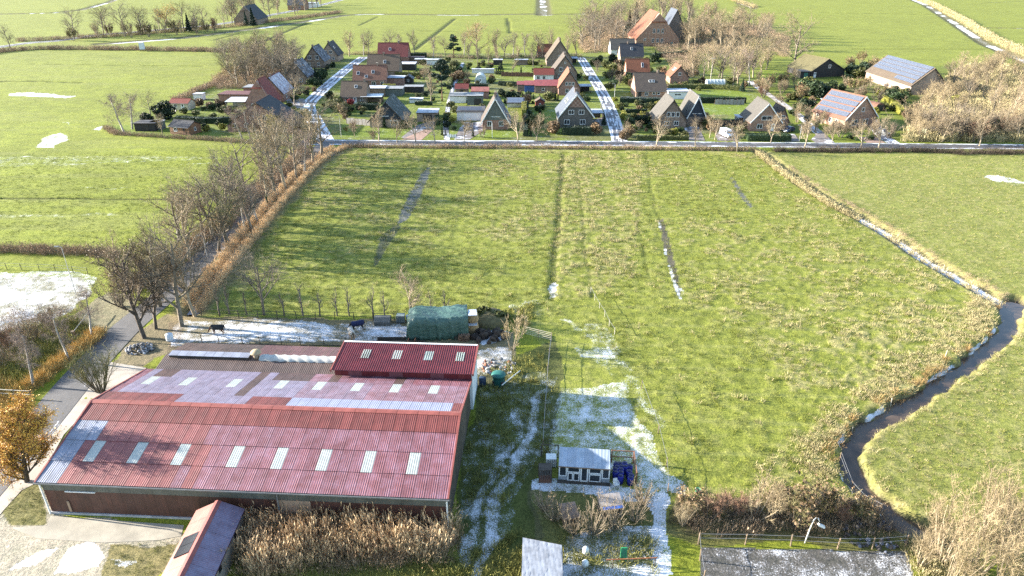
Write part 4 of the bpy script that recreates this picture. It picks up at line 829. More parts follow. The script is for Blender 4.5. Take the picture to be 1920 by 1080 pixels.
flatbox('low annex with solar panel roof beside the solar house', 1548, 1572, 208, 5, 2.4, 'o', 'g', 'annex', 'annex', tilt=.6)
house('dark timber barn with sagging lichen-covered roof on the lawn', 1519, 1582, 146, 'G', 16, 2.6, 7.4, 'k', 'ms', 'k', 0, [('F',.52,3.6,1.2,1.4)], [('F',.12,'w')], name='timber_barn', cat='barn', asym=-.05, yr=143)
flatbox('open black lean-to at the end of the timber barn', 1500, 1518, 147, 6, 2.6, 'k', 'k', 'lean_to', 'shed', gdoor=(.35,.75,'g'))
h, w, sl = house('big barn with pale walls and rows of solar panels on its roof', 1705, 1772, 178, 'G', 35, 3.4, 9.4, 'p', 't', 'b', 0, [('F',.7,1.2,1.0,1.3)]+[('L',u,1.5,.9,.9) for u in (.2,.35,.6)], name='solar_barn', cat='barn', ov=.5, asym=.03)
s_, fn, k = sl['L']; panels(h, s_, fn, k, [.04+i*.048 for i in range(20)], [.34,.53,.72,.91], 1.62, 1.55, 0, 'L'); panels(h, s_, fn, k, [.04+i*.048 for i in range(8)], [.13], 1.62, 1.55, 0, 'L')
h, w, sl = house('huge brick farmhouse with half-hipped roof and slate-blue slope among trees', 1192, 1272, 87, 'G', 30, 4.0, 17.5, 'o', 'o', 's', 0, [('F',.40,7.0,1.3,2.2),('F',.5,7.0,1.3,2.2),('F',.60,7.0,1.3,2.2),('F',.39,2.2,1.3,2.0),('F',.5,2.2,1.3,2.0),('F',.6,2.2,1.3,2.0),('F',.2,3,1.2,1.2)], [('F',.84,'t')], hip=4.5, name='farmhouse', cat='farmhouse', ov=.6)
house('dark-roofed wing behind the huge brick farmhouse', 1245, 1285, 75, 'G', 18, 4.5, 17, 'b', 's', 's', 0, name='farm_wing', cat='farmhouse')
house('dark thatched barn among bare trees beside the far road', 440, 484, 47, 'G', 24, 4, 13, 'b', 'b', 'k', 0, [], name='far_barn', cat='barn', hip=4)
house('far brick house with snow-white roof in the wood by the canal', 540, 572, 19, 'E', 14, 4.5, 12, 'r', 'sf', None, 0, [('F',.3,1.2,2,2),('F',.7,1.2,2,2)])
flatbox('far white shed beside the far brick house', 573, 592, 14, 14, 4, 'w', 's', 'far_shed', 'shed')
# --- round greenhouses
def tunnel(label, xl, xr, yb, depth, hgt, name='greenhouse', along='y'):
    a, b = P(xl, yb), P(xr, yb); w = (b-a).length; h = empty(name, a, 0); tag(h, label, 'greenhouse')
    GL = mat('greenhouse_film', (.38,.42,.42), .35, .12, 1.2)
    q = MB(); n = 10; L = depth if along == 'y' else w; Wd = w if along == 'y' else depth
    prof = [(Wd/2-Wd/2*math.cos(PI*k/n), hgt*math.sin(PI*k/n)**.8) for k in range(n+1)]
    (q.prism(prof, 0, L) if along == 'y' else q.prismx(prof, 0, L)).build('film', GL, h)
    for i in range(6):
        t = L*i/5; pts = [(x, t, z+.03) if along == 'y' else (t, x, z+.03) for x, z in prof]; MB().tube(pts, [.05]*len(pts), 4).build('hoop', FRAME, h)
    if along == 'y': window(h, 'F', .5, .05, 1.0, 2.0, 0, w, -.05, depth, 'w')
    return h
tunnel('round white greenhouse with a door in its arched end', 890, 911, 157, 6, 3.4)
tunnel('grey plastic tunnel greenhouse at the wood edge', 1326, 1359, 162, 3.5, 2.4, 'polytunnel', 'x')
# ================================================================== VEGETATION: kinds
def bark(name, col, col2=None, rnd=.2): return mat(name, col, .9, .3, 3, col2, rnd=rnd)
BK = {'grey': bark('grey_bark', (.15,.125,.095)), 'tan': bark('tan_bark', (.26,.21,.145)), 'dark': bark('dark_bark', (.075,.060,.048)), 'birch': bark('birch_bark', (.20,.18,.155), (.36,.34,.31), .1), 'pine': bark('pine_bark', (.16,.09,.06))}
TW = {'grey': bark('grey_twigs', (.15,.122,.09)), 'tan': bark('tan_twigs', (.215,.165,.105)), 'pale': bark('pale_straw_twigs', (.25,.195,.115)), 'birch': bark('purple_brown_twigs', (.20,.15,.125)), 'dark': bark('dark_twigs', (.085,.065,.048)), 'olive': bark('olive_twigs', (.19,.17,.075)), 'red': bark('reddish_twigs', (.17,.10,.065))}
def leafm(name, c, rnd=.25):
    m = mat(name, c, .6, .35, 2.5, rnd=rnd); return m
LF = {'g': leafm('evergreen_leaves', (.030,.050,.016)), 'd': leafm('dark_evergreen_leaves', (.018,.032,.014)), 'o': leafm('olive_leaves', (.085,.090,.025)), 'y': leafm('yellow_green_leaves', (.17,.165,.025)), 'b': leafm('brown_leaves', (.16,.105,.055)), 'r': leafm('scarlet_leaves', (.30,.03,.03)), 'gold': leafm('golden_leaves', (.62,.35,.06)), 'lemon': leafm('lemon_leaves', (.34,.27,.06)), 'ora': leafm('orange_brown_leaves', (.34,.17,.07)), 'n': leafm('blue_green_needles', (.022,.042,.026))}
class Tree:
    """grows limbs (tubes) and twigs (slivers) of a bare tree, base at the origin"""
    def __init__(s, seed): s.r = random.Random(seed); s.limb = MB(); s.tv = []; s.lf = []
    def rv(s): return Vector((s.r.gauss(0,1), s.r.gauss(0,1), s.r.gauss(0,1))).normalized()
    def twig(s, p, d, L, w):
        side = d.cross(s.rv()); side = side.normalized()*w if side.length > .01 else Vector((w,0,0))
        s.tv += [p-side, p+side, p+d*L]
    def grow(s, p, d, L, rad, lev, P_):
        n = 4 if lev == 0 else 3; pts = [p.copy()]; rads = [rad]; q = p.copy(); dd = d.copy()
        for i in range(n):
            dd = (dd + s.rv()*P_['wob'] + Vector((0,0,P_['up'] if lev else .1))).normalized(); q = q + dd*(L/n); pts.append(q.copy()); rads.append(max(.012, rad*(1-(i+1)/n*.62)))
        if lev <= P_['tubes']: s.limb.tube(pts, rads, 6 if lev == 0 else (4 if lev == 1 else 3), False)
        else:
            for a, b in zip(pts[:-1], pts[1:]): s.twig(a, (b-a).normalized(), (b-a).length*1.05, P_['tw']*1.3)
        if lev < P_['lev']:
            k = P_['kids'][lev]
            for i in range(k):
                t = P_['bare'][min(lev, len(P_['bare'])-1)]; t = t + (1-t)*(i+s.r.random()*.8)/k; t = min(.99, t); j = min(n-1, int(t*n)); f = t*n-j
                b = pts[j].lerp(pts[j+1], f); base = (pts[j+1]-pts[j]).normalized()
                side = base.cross(s.rv()).normalized(); a = R(s.r.uniform(*P_['ang'])); nd = (base*math.cos(a)+side*math.sin(a)).normalized()
                s.grow(b, nd, L*P_['len']*s.r.uniform(.75,1.2)*(1-.35*t if lev == 0 else 1), rads[j]*.6, lev+1, P_)
        if lev >= P_['lev']-1:
            for i in range(P_['twigs']):
                t = s.r.random(); j = min(n-1, int(t*n)); b = pts[j].lerp(pts[j+1], t*n-j)
                nd = ((pts[j+1]-pts[j]).normalized()*.7 + s.rv()*.8 + Vector((0,0,P_['droop']))).normalized(); s.twig(b, nd, P_['tl']*s.r.uniform(.5,1.3), P_['tw'])
                if P_.get('leaf') and s.r.random() < P_['leaf']: s.lf.append(b+nd*s.r.uniform(.1,.5)); s.lf.append(b+nd*s.r.uniform(.0,.7)+s.rv()*.15); s.lf.append(b+nd*s.r.uniform(.2,.9)+s.rv()*.2)
    def meshes(s, name, bm, tm, leafmat=None, lsize=.12):
        t = s.limb.mesh(name+'_trunk', bm, True); v = np.array([tuple(q) for q in s.tv], 'f').reshape(-1, 3)
        c = fastmesh(name+'_crown', v, np.arange(len(v)), 3, tm); l = None
        if leafmat and s.lf: l = leaves(name+'_leaves', np.array([tuple(q) for q in s.lf]), lsize, leafmat)
        return t, c, l
def leaves(name, pts, size, m, flat=.0):
    n = len(pts); rs = np.random.RandomState(len(name)*7+n)
    a = rs.normal(size=(n, 3)); a /= np.linalg.norm(a, axis=1)[:, None]; b = np.cross(a, rs.normal(size=(n, 3))); b /= np.linalg.norm(b, axis=1)[:, None]
    s = size*rs.uniform(.6, 1.4, (n, 1)); v = np.stack([pts-a*s, pts+b*s*.6, pts+a*s, pts-b*s*.6], 1).reshape(-1, 3)
    return fastmesh(name, v, np.arange(len(v)), 4, m)
def make_tree(seed, h, style, bk, tw, leafk=None, leafp=0):
    T = Tree(seed); base = dict(wob=.16, up=.10, tubes=2, lev=3, kids=[10,6,4], bare=[.22,.2,.1], ang=(34,68), len=.56, twigs=6, tl=h*.080, tw=.013, droop=.1, leaf=leafp)
    base.update({'spread': {}, 'upright': dict(ang=(24,50), len=.48, kids=[13,5,4], up=.14), 'birch': dict(ang=(30,60), len=.40, kids=[15,5,4], droop=-.5, bare=[.25,.2,.1], tl=h*.10, tw=.012, tubes=0),
                 'oval': dict(ang=(22,58), len=.40, kids=[20,8,4], bare=[.05,.1,.1], up=.16, twigs=9), 'young': dict(ang=(22,45), len=.40, kids=[7,3,2], twigs=3, lev=3, tl=h*.10, tw=.008)}[style])
    T.grow(Vector((0,0,-.1)), Vector((T.r.uniform(-.06,.06), T.r.uniform(-.06,.06), 1)).normalized(), h*.82, h*.020+.03, 0, base)
    return T.meshes('%s_%s_%d' % (style, tw, seed), BK[bk], TW[tw], LF[leafk] if leafk else None, .065)
def make_bush(seed, h, n, bk, tw, open_=.55, kids=(7,4), twigs=5, tw_w=.012, leafk=None, leafp=0):
    """many stems from one stool"""
    T = Tree(seed); pr = dict(wob=.10, up=.10, tubes=0, lev=2, kids=list(kids)+[3], bare=[.3,.2], ang=(15,40), len=.42, twigs=twigs, tl=h*.14, tw=tw_w, droop=.25, leaf=leafp)
    for i in range(n):
        a = T.r.uniform(0, 2*PI); k = T.r.uniform(.1, 1)*open_; d = Vector((math.cos(a)*k, math.sin(a)*k, 1)).normalized()
        T.grow(Vector((math.cos(a)*.25*h*.2, math.sin(a)*.25*h*.2, -.1)), d, h*T.r.uniform(.65,1.0), .035+h*.004, 0, pr)
    return T.meshes('bush_%s_%d' % (tw, seed), BK[bk], TW[tw], LF[leafk] if leafk else None, .14)
def blob_pts(n, rx, ry, rz, seed, lumps=9, floor=True):
    """points through a lumpy rounded volume standing on z=0"""
    rs = np.random.RandomState(seed); c = rs.normal(size=(lumps, 3)); c /= np.linalg.norm(c, axis=1)[:, None]; c *= rs.uniform(.35, .62, (lumps, 1)); rr = rs.uniform(.36, .52, lumps)
    k = rs.randint(0, lumps, n); d = rs.normal(size=(n, 3)); d /= np.linalg.norm(d, axis=1)[:, None]; p = c[k] + d*(rr[k]*rs.uniform(.55, 1, n)**.5)[:, None]
    p = p*np.array([rx, ry, rz]) + np.array([0, 0, rz*.9]); p[:, 2] = np.maximum(p[:, 2], .03*rs.rand(n)); return p
def conifer_pts(n, h, r, seed, power=1.0):
    rs = np.random.RandomState(seed); z = rs.rand(n)**1.5; a = rs.rand(n)*2*PI; tier = .72+.28*np.cos(z*h*5.5+np.sin(a*5)); rad = r*(1-z)**power*tier*rs.uniform(.35, 1, n)**.5
    return np.stack([rad*np.cos(a), rad*np.sin(a), .1*h+z*h*.9-.10*rad], 1)
VAR = {}
def variants():
    for i in range(4): VAR['spread%d' % i] = make_tree(10+i, 11, 'spread', 'grey', ['grey','tan','grey','olive'][i])
    for i in range(4): VAR['up%d' % i] = make_tree(20+i, 11, 'upright', ['grey','tan','grey','tan'][i], ['grey','tan','olive','pale'][i])
    for i in range(3): VAR['birch%d' % i] = make_tree(30+i, 11, 'birch', 'birch', 'birch')
    for i in range(3): VAR['pale%d' % i] = make_tree(40+i, 9, 'upright', 'tan', 'pale')
    for i in range(3): VAR['young%d' % i] = make_tree(50+i, 5, 'young', 'grey', 'grey')
    for i in range(2): VAR['street%d' % i] = make_tree(55+i, 8, 'spread', 'tan', 'tan')
    VAR['catkin0'] = make_tree(60, 11, 'upright', 'dark', 'dark', 'b', .5); VAR['catkin1'] = make_tree(61, 10, 'spread', 'dark', 'dark', 'b', .4)
    VAR['gold0'] = make_tree(65, 9, 'oval', 'dark', 'red', 'gold', .85); VAR['lemon0'] = make_tree(66, 8, 'spread', 'grey', 'olive', 'lemon', .75); VAR['ora0'] = make_tree(67, 12, 'spread', 'tan', 'tan', 'ora', .5); VAR['far_gold0'] = make_tree(68, 12, 'spread', 'grey', 'tan', 'gold', .9)
    for i in range(3): VAR['thicket%d' % i] = make_bush(70+i, 6, 12, 'tan', 'pale', .5)
    for i in range(3): VAR['bush%d' % i] = make_bush(75+i, 3, 10, 'grey', ['grey','tan','red'][i], .7)
    for i in range(2): VAR['olivebush%d' % i] = make_bush(80+i, 3.4, 10, 'grey', 'olive', .7, leafk='b', leafp=.12)
    VAR['stool0'] = make_bush(85, 5, 26, 'grey', 'olive', .75, (6,3), 4, .015)
    VAR['coppice0'] = make_bush(86, 3.0, 34, 'tan', 'tan', 1.15, (3,2), 2, .011); VAR['coppice1'] = make_bush(87, 2.8, 30, 'tan', 'tan', 1.3, (3,2), 2, .011); VAR['shrubtree0'] = make_bush(88, 4, 7, 'tan', 'pale', .8, (6,4), 4, .016)
    for k in ('g','d','o','y','b','r'):
        for i in range(2): VAR['round_%s%d' % (k, i)] = (None, leaves('round_%s%d' % (k, i), blob_pts(1500, 1.05, 1.05, .95, 5+i*3+ord(k)), .11, LF[k]), None)
    for i in range(2): VAR['thuja%d' % i] = (None, leaves('thuja%d' % i, conifer_pts(900, 3, .55, 3+i, .55), .10, LF['g' if i else 'd']), None)
    for i in range(2):
        tr = MB().tube([(0,0,-.1),(0,0,6.5)], [.16,.03], 6).mesh('spruce_trunk', BK['dark']); VAR['spruce%d' % i] = (tr, leaves('spruce%d' % i, conifer_pts(3500, 8, 2.0, 9+i), .20, LF['n']), None)
    for i in range(2):
        T = Tree(90+i); r_ = random.Random(90+i); mb = MB().tube([(0,0,-.1),(.2,.1,4),(.1,-.1,8),(0,.2,11.5)], [.26,.2,.13,.05], 7); pts = []
        for j in range(19):
            a = r_.uniform(0, 2*PI); z = r_.uniform(3.2, 11.2); rad = 2.9*(1.12-(z-3)/9.5)*r_.uniform(.55,1); c = Vector((math.cos(a)*rad, math.sin(a)*rad, z+.4)); mb.tube([(.1,0,z-.5), tuple(c*.6+Vector((0,0,z*.4-.1))), tuple(c)], [.07,.05,.02], 4)
            q = blob_pts(700, 1.9, 1.9, .75, 100+j*7+i, 7); pts.append(q+np.array([c.x, c.y, c.z-.5]))
        pts.append(blob_pts(500, 1.3, 1.3, .8, 300+i, 6)+np.array([0,.2,11]))
        VAR['pine%d' % i] = (mb.mesh('pine_trunk', BK['pine'], True), leaves('pine%d' % i, np.concatenate(pts), .17, LF['n']), None)
variants()
VH = {'spread':11,'up':11,'birch':11,'pale':9,'young':5,'street':8,'catkin':11,'gold':9,'lemon':8,'ora':12,'far_gold':12,'thicket':6,'bush':3,'olivebush':3.4,'stool':5,'coppice':3,'shrubtree':4,'thuja':3,'spruce':8.2,'pine':12.2}
TR = random.Random(11)
def plant(kind, x, y, h, label, group=None, name='bare_tree', cat='tree', wid=1.0, world=False, n=None):
    """one tree or shrub: kind, photo spot (or world x,y), height in metres"""
    keys = [k for k in VAR if k[:-1] == kind]; key = TR.choice(keys) if n is None else kind+str(n); t, c, l = VAR[key]
    p = Vector((x, y, 0)) if world else P(x, y); p.z = gz(p.x, p.y)-.03 if p.y < 130 else -.03
    s = h/(VH[kind] if kind in VH else 2.0)
    o = empty(name, p, TR.uniform(0, 2*PI)); o.scale = (s*wid*TR.uniform(.9,1.1), s*wid*TR.uniform(.9,1.1), s); tag(o, label, cat, group)
    if t: obj('trunk', t, o)
    obj('crown', c, o)
    if l: obj('foliage', l, o)
    return o
def hedge(pts, w, h, k, label, group=None, z=0, name='hedge', world=False):
    """clipped hedge: a solid heart with a coat of leaves"""
    pts = [Vector(p) for p in pts] if world else PL(pts); P0 = pts[0]; o = empty(name, P0, 0); tag(o, label, 'hedge', group)
    rs = np.random.RandomState(int(abs(P0.x*10)) % 9999); allp = []; core = MB()
    for a, b in zip(pts[:-1], pts[1:]):
        d = b-a; L = d.length; d.normalize(); s = Vector((-d.y, d.x, 0)); n = int(L*(w+2*h)*26)+20
        t = rs.rand(n)*L; side = rs.rand(n)*(w+2*h); x = np.where(side < h, -w/2, np.where(side < h+w, side-h-w/2, w/2)); zz = np.where(side < h, side, np.where(side < h+w, h, side-h-w)); j = rs.normal(size=(n, 3))*.07
        q = np.stack([a.x+d.x*t+s.x*x, a.y+d.y*t+s.y*x, zz], 1)+j+np.array([0,0,0])*0; q[:, 2] += .12*np.sin(t*1.3+a.x); allp.append(q-np.array([P0.x, P0.y, 0]))
        w2 = w/2-.1; c = [a-P0-s*w2, b-P0-s*w2, b-P0+s*w2, a-P0+s*w2]; core.add([(v.x, v.y, -.05) for v in c]+[(v.x, v.y, h-.1) for v in c], [(4,5,6,7),(0,1,5,4),(1,2,6,5),(2,3,7,6),(3,0,4,7)])
    core.build('heart', LF[k], o); q = np.concatenate(allp); q[:, 2] = np.maximum(q[:, 2], .02); obj('foliage', leaves('hedge_foliage', q, .13, LF[k]), o); return o
# ------------------------------------------------------------------ scatter of uncountable growth
def scatter(name, label, cat, src_mesh, xyz, rot, scl):
    src = bpy.data.objects.new(name+'_piece', src_mesh)
    ng = bpy.data.node_groups.new(name+'_scatter', 'GeometryNodeTree'); ng.interface.new_socket('Geometry', in_out='INPUT', socket_type='NodeSocketGeometry'); ng.interface.new_socket('Geometry', in_out='OUTPUT', socket_type='NodeSocketGeometry')
    gi, go = ng.nodes.new('NodeGroupInput'), ng.nodes.new('NodeGroupOutput'); iop = ng.nodes.new('GeometryNodeInstanceOnPoints'); oi = ng.nodes.new('GeometryNodeObjectInfo'); oi.inputs['Object'].default_value = src; oi.inputs['As Instance'].default_value = True
    for nm, sock in (('rot', 'Rotation'), ('scl', 'Scale')):
        at = ng.nodes.new('GeometryNodeInputNamedAttribute'); at.data_type = 'FLOAT_VECTOR'; at.inputs['Name'].default_value = nm; ng.links.new(at.outputs['Attribute'], iop.inputs[sock])
    ng.links.new(gi.outputs[0], iop.inputs['Points']); ng.links.new(oi.outputs['Geometry'], iop.inputs['Instance']); ng.links.new(iop.outputs[0], go.inputs[0])
    pm = bpy.data.meshes.new(name); n = len(xyz); pm.vertices.add(n); pm.vertices.foreach_set('co', np.asarray(xyz, 'f').ravel())
    for nm, v in (('rot', rot), ('scl', scl)):
        a = pm.attributes.new(nm, 'FLOAT_VECTOR', 'POINT'); a.data.foreach_set('vector', np.asarray(v, 'f').ravel())
    o = obj(name, pm); md = o.modifiers.new('scatter', 'NODES'); md.node_group = ng; tag(o, label, cat, None, 'stuff'); return o
SR = np.random.RandomState(5)
def spread(n, lo, hi, tilt=.12):
    rot = np.stack([SR.normal(0, tilt, n), SR.normal(0, tilt, n), SR.rand(n)*2*PI], 1); s = SR.uniform(lo, hi, n); return rot, np.stack([s, s, s*SR.uniform(.8, 1.2, n)], 1)
def blades(n, h, r, w, m, seed, lean=.5, plume=0, name='blades'):
    r_ = random.Random(seed); v = []
    for i in range(n):
        a = r_.uniform(0, 2*PI); d = r*math.sqrt(r_.random()); b = Vector((d*math.cos(a), d*math.sin(a), -.04)); t = r_.uniform(0, 2*PI); hh = h*r_.uniform(.55, 1.1); le = r_.uniform(.1, lean)*hh; tip = b+Vector((math.cos(a)*le, math.sin(a)*le, hh)); mid = b.lerp(tip, .55)+Vector((0,0,.08*hh)); s = Vector((math.cos(t), math.sin(t), 0))*w
        v += [b-s, b+s, mid, mid-s*.8, mid+s*.8, tip]
        if plume and r_.random() < plume:
            for k in range(3): q = tip-Vector((0,0,.12*k)); u = Vector((r_.gauss(0,1), r_.gauss(0,1), .3))*.035; v += [q-Vector((0,0,.2)), q+u, q+Vector((0,0,.08))]
    v = np.array([tuple(q) for q in v], 'f'); return fastmesh(name, v, np.arange(len(v)), 3, m)
def along(pts, width, dens, world=False):
    """random spots in a band along photo points"""
    pts = pts if world else PL(pts); out = []
    for a, b in zip(pts[:-1], pts[1:]):
        d = b-a; L = d.length; n = max(1, int(L*width*dens)); d.normalize(); t = SR.rand(n)*L; s = (SR.rand(n)+SR.rand(n)-1)*width*.6
        out.append(np.stack([a.x+d.x*t-d.y*s, a.y+d.y*t+d.x*s], 1))
    return np.concatenate(out)
def inside(poly, dens):
    poly = PL(poly); xs = [p.x for p in poly]; ys = [p.y for p in poly]; n = int((max(xs)-min(xs))*(max(ys)-min(ys))*dens); x = SR.uniform(min(xs), max(xs), n); y = SR.uniform(min(ys), max(ys), n); k = inpoly(x, y, poly); return np.stack([x[k], y[k]], 1)
def onground(xy, sink=0.02):
    z, c, s = groundfn(xy[:, 0], xy[:, 1]); return np.column_stack([xy, z-sink])
# ================================================================== VEGETATION: where it stands
REEDM = mat('dry_reed', (.50,.36,.21), .9, .3, 3, rnd=.3); REEDB = mat('brown_dead_stems', (.27,.195,.13), .9, .3, 3, rnd=.35); GOLD = mat('golden_sedge', (.46,.31,.11), .9, .25, 3, rnd=.25); STRAW = mat('bleached_grass', (.34,.285,.15), .9, .25, 3, rnd=.3); GREENB = mat('green_blades', (.135,.148,.020), .8, .3, 3, rnd=.35); RUSHM = mat('rust_sedge', (.27,.175,.07), .9, .3, 3, rnd=.3); DKB = mat('dark_bramble', (.075,.058,.042), .9, .4, 3, rnd=.4); OLB = mat('olive_weeds', (.20,.19,.05), .9, .3, 3, rnd=.35)
reed = blades(40, 1.9, .6, .010, REEDM, 1, .22, .8, 'reed_piece'); stem = blades(34, 1.2, .55, .011, REEDB, 2, .5, .2, 'stem_piece'); sedge = blades(30, .9, .4, .02, GOLD, 3, .5, 0, 'sedge_piece'); straw = blades(26, .34, .30, .016, STRAW, 4, .8, 0, 'straw_piece'); tuft = blades(28, .22, .30, .018, GREENB, 5, .9, 0, 'tuft_piece'); rush = blades(46, 1.0, .45, .022, RUSHM, 6, .9, 0, 'rush_piece'); bramble = blades(40, 1.2, .7, .02, DKB, 7, 1.3, 0, 'bramble_piece'); weeds = blades(26, .6, .4, .03, OLB, 8, .9, 0, 'weed_piece'); pale = blades(30, 1.1, .45, .02, STRAW, 9, .45, .3, 'pale_reed_piece')
def grow(name, label, piece, xy, lo, hi, cat='reeds', tilt=.12):
    rot, scl = spread(len(xy), lo, hi, tilt); return scatter(name, label, cat, piece, onground(xy), rot, scl)
grow('reed_bed', 'tall dry reeds standing before the barn front', reed, inside([(462,968),(560,962),(700,975),(845,985),(858,1010),(820,1050),(640,1045),(560,1075),(470,1085),(440,1050),(470,1010)], 3.0), .6, 1.5, 'reeds', .26)
REEDD = mat('brown_reed', (.26,.17,.10), .9, .3, 3, rnd=.4); reed2 = blades(36, 1.7, .6, .010, REEDD, 12, .5, .5, 'brown_reed_piece')
q = inside([(462,968),(560,962),(700,972),(850,985),(862,1010),(820,1055),(640,1055),(560,1080),(470,1085),(440,1050)], 3.4); q = q[fbm(q[:, 0], q[:, 1], .45, 2, 97) > .46]
grow('brown_reeds', 'darker bent brown reeds mixed into the reed bed before the barn', reed2, q, .5, 1.3, 'reeds', .34)
grow('dead_stems', 'brown dead stems at the foot of the reed bed', stem, inside([(450,1010),(860,1010),(850,1060),(620,1075),(450,1085)], 4), .6, 1.1)
grow('verge_reeds', 'twin bands of tan reeds along the ditch beside the straight road', reed, np.concatenate([along([(650,277),(618,290),(585,318),(530,380),(480,440),(440,490),(405,535),(372,585)], 1.6, 7), along([(622,281),(600,296),(560,325),(507,380),(455,440),(418,490),(380,535),(350,575)], 1.5, 5)]), .55, .85)
grow('road_brush', 'brown brush on the field side of the straight road', stem, along([(575,285),(525,325),(470,370),(400,430),(350,472),(300,515),(240,545)], 4.5, 3.2), .8, 1.7)
grow('roadside_reeds', 'strip of tan dead reeds along the south verge of the village road', stem, along([(640,276),(800,277),(1000,278),(1200,280),(1425,282)], 2.2, 4.5), .7, 1.1)
grow('dark_verge', 'dark brushy verge along the village road beside the right field', bramble, along([(1450,283),(1600,284),(1740,284),(1790,287),(1930,287),(2050,288)], 3, 2.6), .7, 1.3)
grow('ditch_reeds', 'bleached reeds along the straight ditch on the right', pale, np.concatenate([along([(1422,284),(1460,318),(1510,352),(1560,385),(1600,404)], 2.2, 6), along([(1600,404),(1660,437),(1740,490),(1850,556),(1880,572)], 1.4, 1.6)]), .6, 1.15)
grow('ditch_edge', 'short brown growth on the field side of the right ditch', stem, along([(1475,310),(1540,355),(1620,398),(1690,440),(1760,488),(1860,540),(1905,565)], 1.8, 3), .3, .6)
CB = [p+Vector((-1.8,.5,0)) for p in CANAL]
grow('canal_sedge', 'rust-brown sedge clumps overhanging the left canal bank', rush, (lambda q: q[fbm(q[:, 0], q[:, 1], .35, 2, 91) > .5])(along(CB, 1.5, 2.6, True)), .35, .8)
grow('canal_straw', 'bleached grass along the canal banks', straw, (lambda q: q[fbm(q[:, 0], q[:, 1], .3, 2, 95) > .42])(np.concatenate([along([p+Vector((-3.6,.9,0)) for p in CANAL], 4.5, 5, True), along([p+Vector((2.0,-.5,0)) for p in CANAL], 1.1, 1.8, True)])), .7, 1.4)
grow('paddock_reeds', 'tan reed strip at the far side of the snowy paddock', stem, along([(-60,470),(0,470),(120,473),(225,478)], 3.0, 5), .8, 1.2)
grow('golden_sedge', 'golden sedge strip beside the near road', sedge, along([(58,728),(90,700),(130,672),(165,645),(188,622)], 2.0, 12), .9, 1.4)
grow('orange_brush', 'orange-brown brush at the edge beside the near road', sedge, inside([(-40,700),(15,705),(55,735),(40,790),(-40,800)], 3), .8, 1.2)
grow('left_weeds', 'yellow-green weeds under the birches by the near road', weeds, inside([(-40,640),(60,610),(150,600),(175,625),(120,680),(40,740),(-40,760)], 5), .7, 1.6)
grow('left_stems', 'brown dead stems between the birches and the snow', stem, inside([(-40,600),(90,570),(160,590),(110,640),(0,700),(-40,700)], 1.3), .6, 1.1)
grow('far_reeds', 'tan reed strip along the far edge of the left field', stem, along([(-60,106),(20,96),(80,92),(270,94),(420,97)], 6, .9), 1.3, 2.2)
grow('far_reeds', 'brown brush on the verge of the far left road', stem, along([(30,78),(120,74),(220,68),(350,58),(440,50),(560,35),(640,24)], 6, .6), 1.5, 2.4)
grow('far_reeds', 'tan reeds along the winding far ditch on the right', pale, along([(1700,-8),(1750,10),(1805,40),(1862,76),(1940,110)], 5, .6), 1.8, 2.6)
grow('far_reeds', 'pale reeds at the end of the far track', pale, along([(1355,-6),(1385,4),(1415,14)], 5, .6), 1.6, 2.4)
grow('garden_edge', 'tan reeds along the ditch round the left gardens', stem, along([(200,240),(215,252),(300,257),(400,263),(500,270),(570,275)], 2.2, 3), .7, 1.2)
grow('garden_edge', 'brown brush along the ditch beside the left wood', stem, along([(330,190),(370,172),(400,160),(425,148)], 3, 2), 1.0, 1.8)
grow('field_edge', 'brown undergrowth along the field edge behind the village', stem, along([(640,103),(720,101),(800,106),(900,110),(1000,108),(1090,106)], 3, 1.2), 1.0, 1.7)
grow('bramble_bank', 'dark bramble and dead stems behind the arena fence', bramble, inside([(1258,950),(1400,945),(1560,960),(1690,990),(1700,1010),(1320,1008),(1255,995)], 2.2), .4, .8)
grow('bramble_stems', 'brown dead stems above the bramble bank', stem, inside([(1260,930),(1540,925),(1680,970),(1690,1005),(1300,1000)], 3.5), .6, 1.15)
grow('bank_weeds', 'olive weeds on the rough ground below the barn', weeds, np.concatenate([inside([(450,1030),(860,1045),(980,995),(985,1090),(440,1090)], 4), inside([(1040,1010),(1225,1000),(1230,1090),(1050,1090)], 2.0), inside([(900,700),(1035,650),(1040,840),(1000,900),(900,990),(850,1000)], 1.2), inside([(905,590),(1000,570),(1000,610),(900,625)], 3)]), .6, 1.3)
grow('arena_edge', 'pale dead grass at the corner of the arena', straw, inside([(1690,990),(1760,990),(1800,1090),(1720,1090)], 6), 1.2, 2.4)
# rough pasture
fC = [(640,280),(1420,288),(1530,362),(1640,440),(1790,535),(1870,590),(1860,640),(1740,720),(1612,805),(1580,860),(1600,905),(1670,960),(1260,925),(1190,780),(1150,660),(1040,610),(960,590),(385,585),(490,440)]
q = inside(fC, 3.2); n1 = fbm(q[:, 0], q[:, 1], .05, 3, 1); n2 = fbm(q[:, 0], q[:, 1], .35, 3, 2); q = q[SR.rand(len(q)) < .25+.75*sstep(.35, .6, n2)]
grow('pasture_grass', 'green tufts of the rough middle pasture', tuft, q, .7, 1.5, 'grass', .2)
q = inside(fC, 1.9); n1 = fbm(q[:, 0], q[:, 1], .05, 3, 1); n2 = fbm(q[:, 0], q[:, 1], .35, 3, 2)
dens = .05+.22*sstep(.50, .66, n1)
for pl, d in (([(1060,290),(1205,290),(1190,520),(1100,560),(1030,560),(1040,400)], .55), ([(1700,560),(1870,560),(1880,640),(1740,730),(1600,840),(1560,830),(1600,760),(1560,640)], .75), ([(1500,800),(1600,800),(1600,900),(1700,970),(1450,930),(1420,880)], .6), ([(1440,330),(1640,440),(1800,540),(1640,560),(1480,440)], .4)): dens = np.where(inpoly(q[:, 0], q[:, 1], PL(pl)), d, dens)
q = q[(SR.rand(len(q)) < dens*sstep(.36, .58, n2)*1.5)]
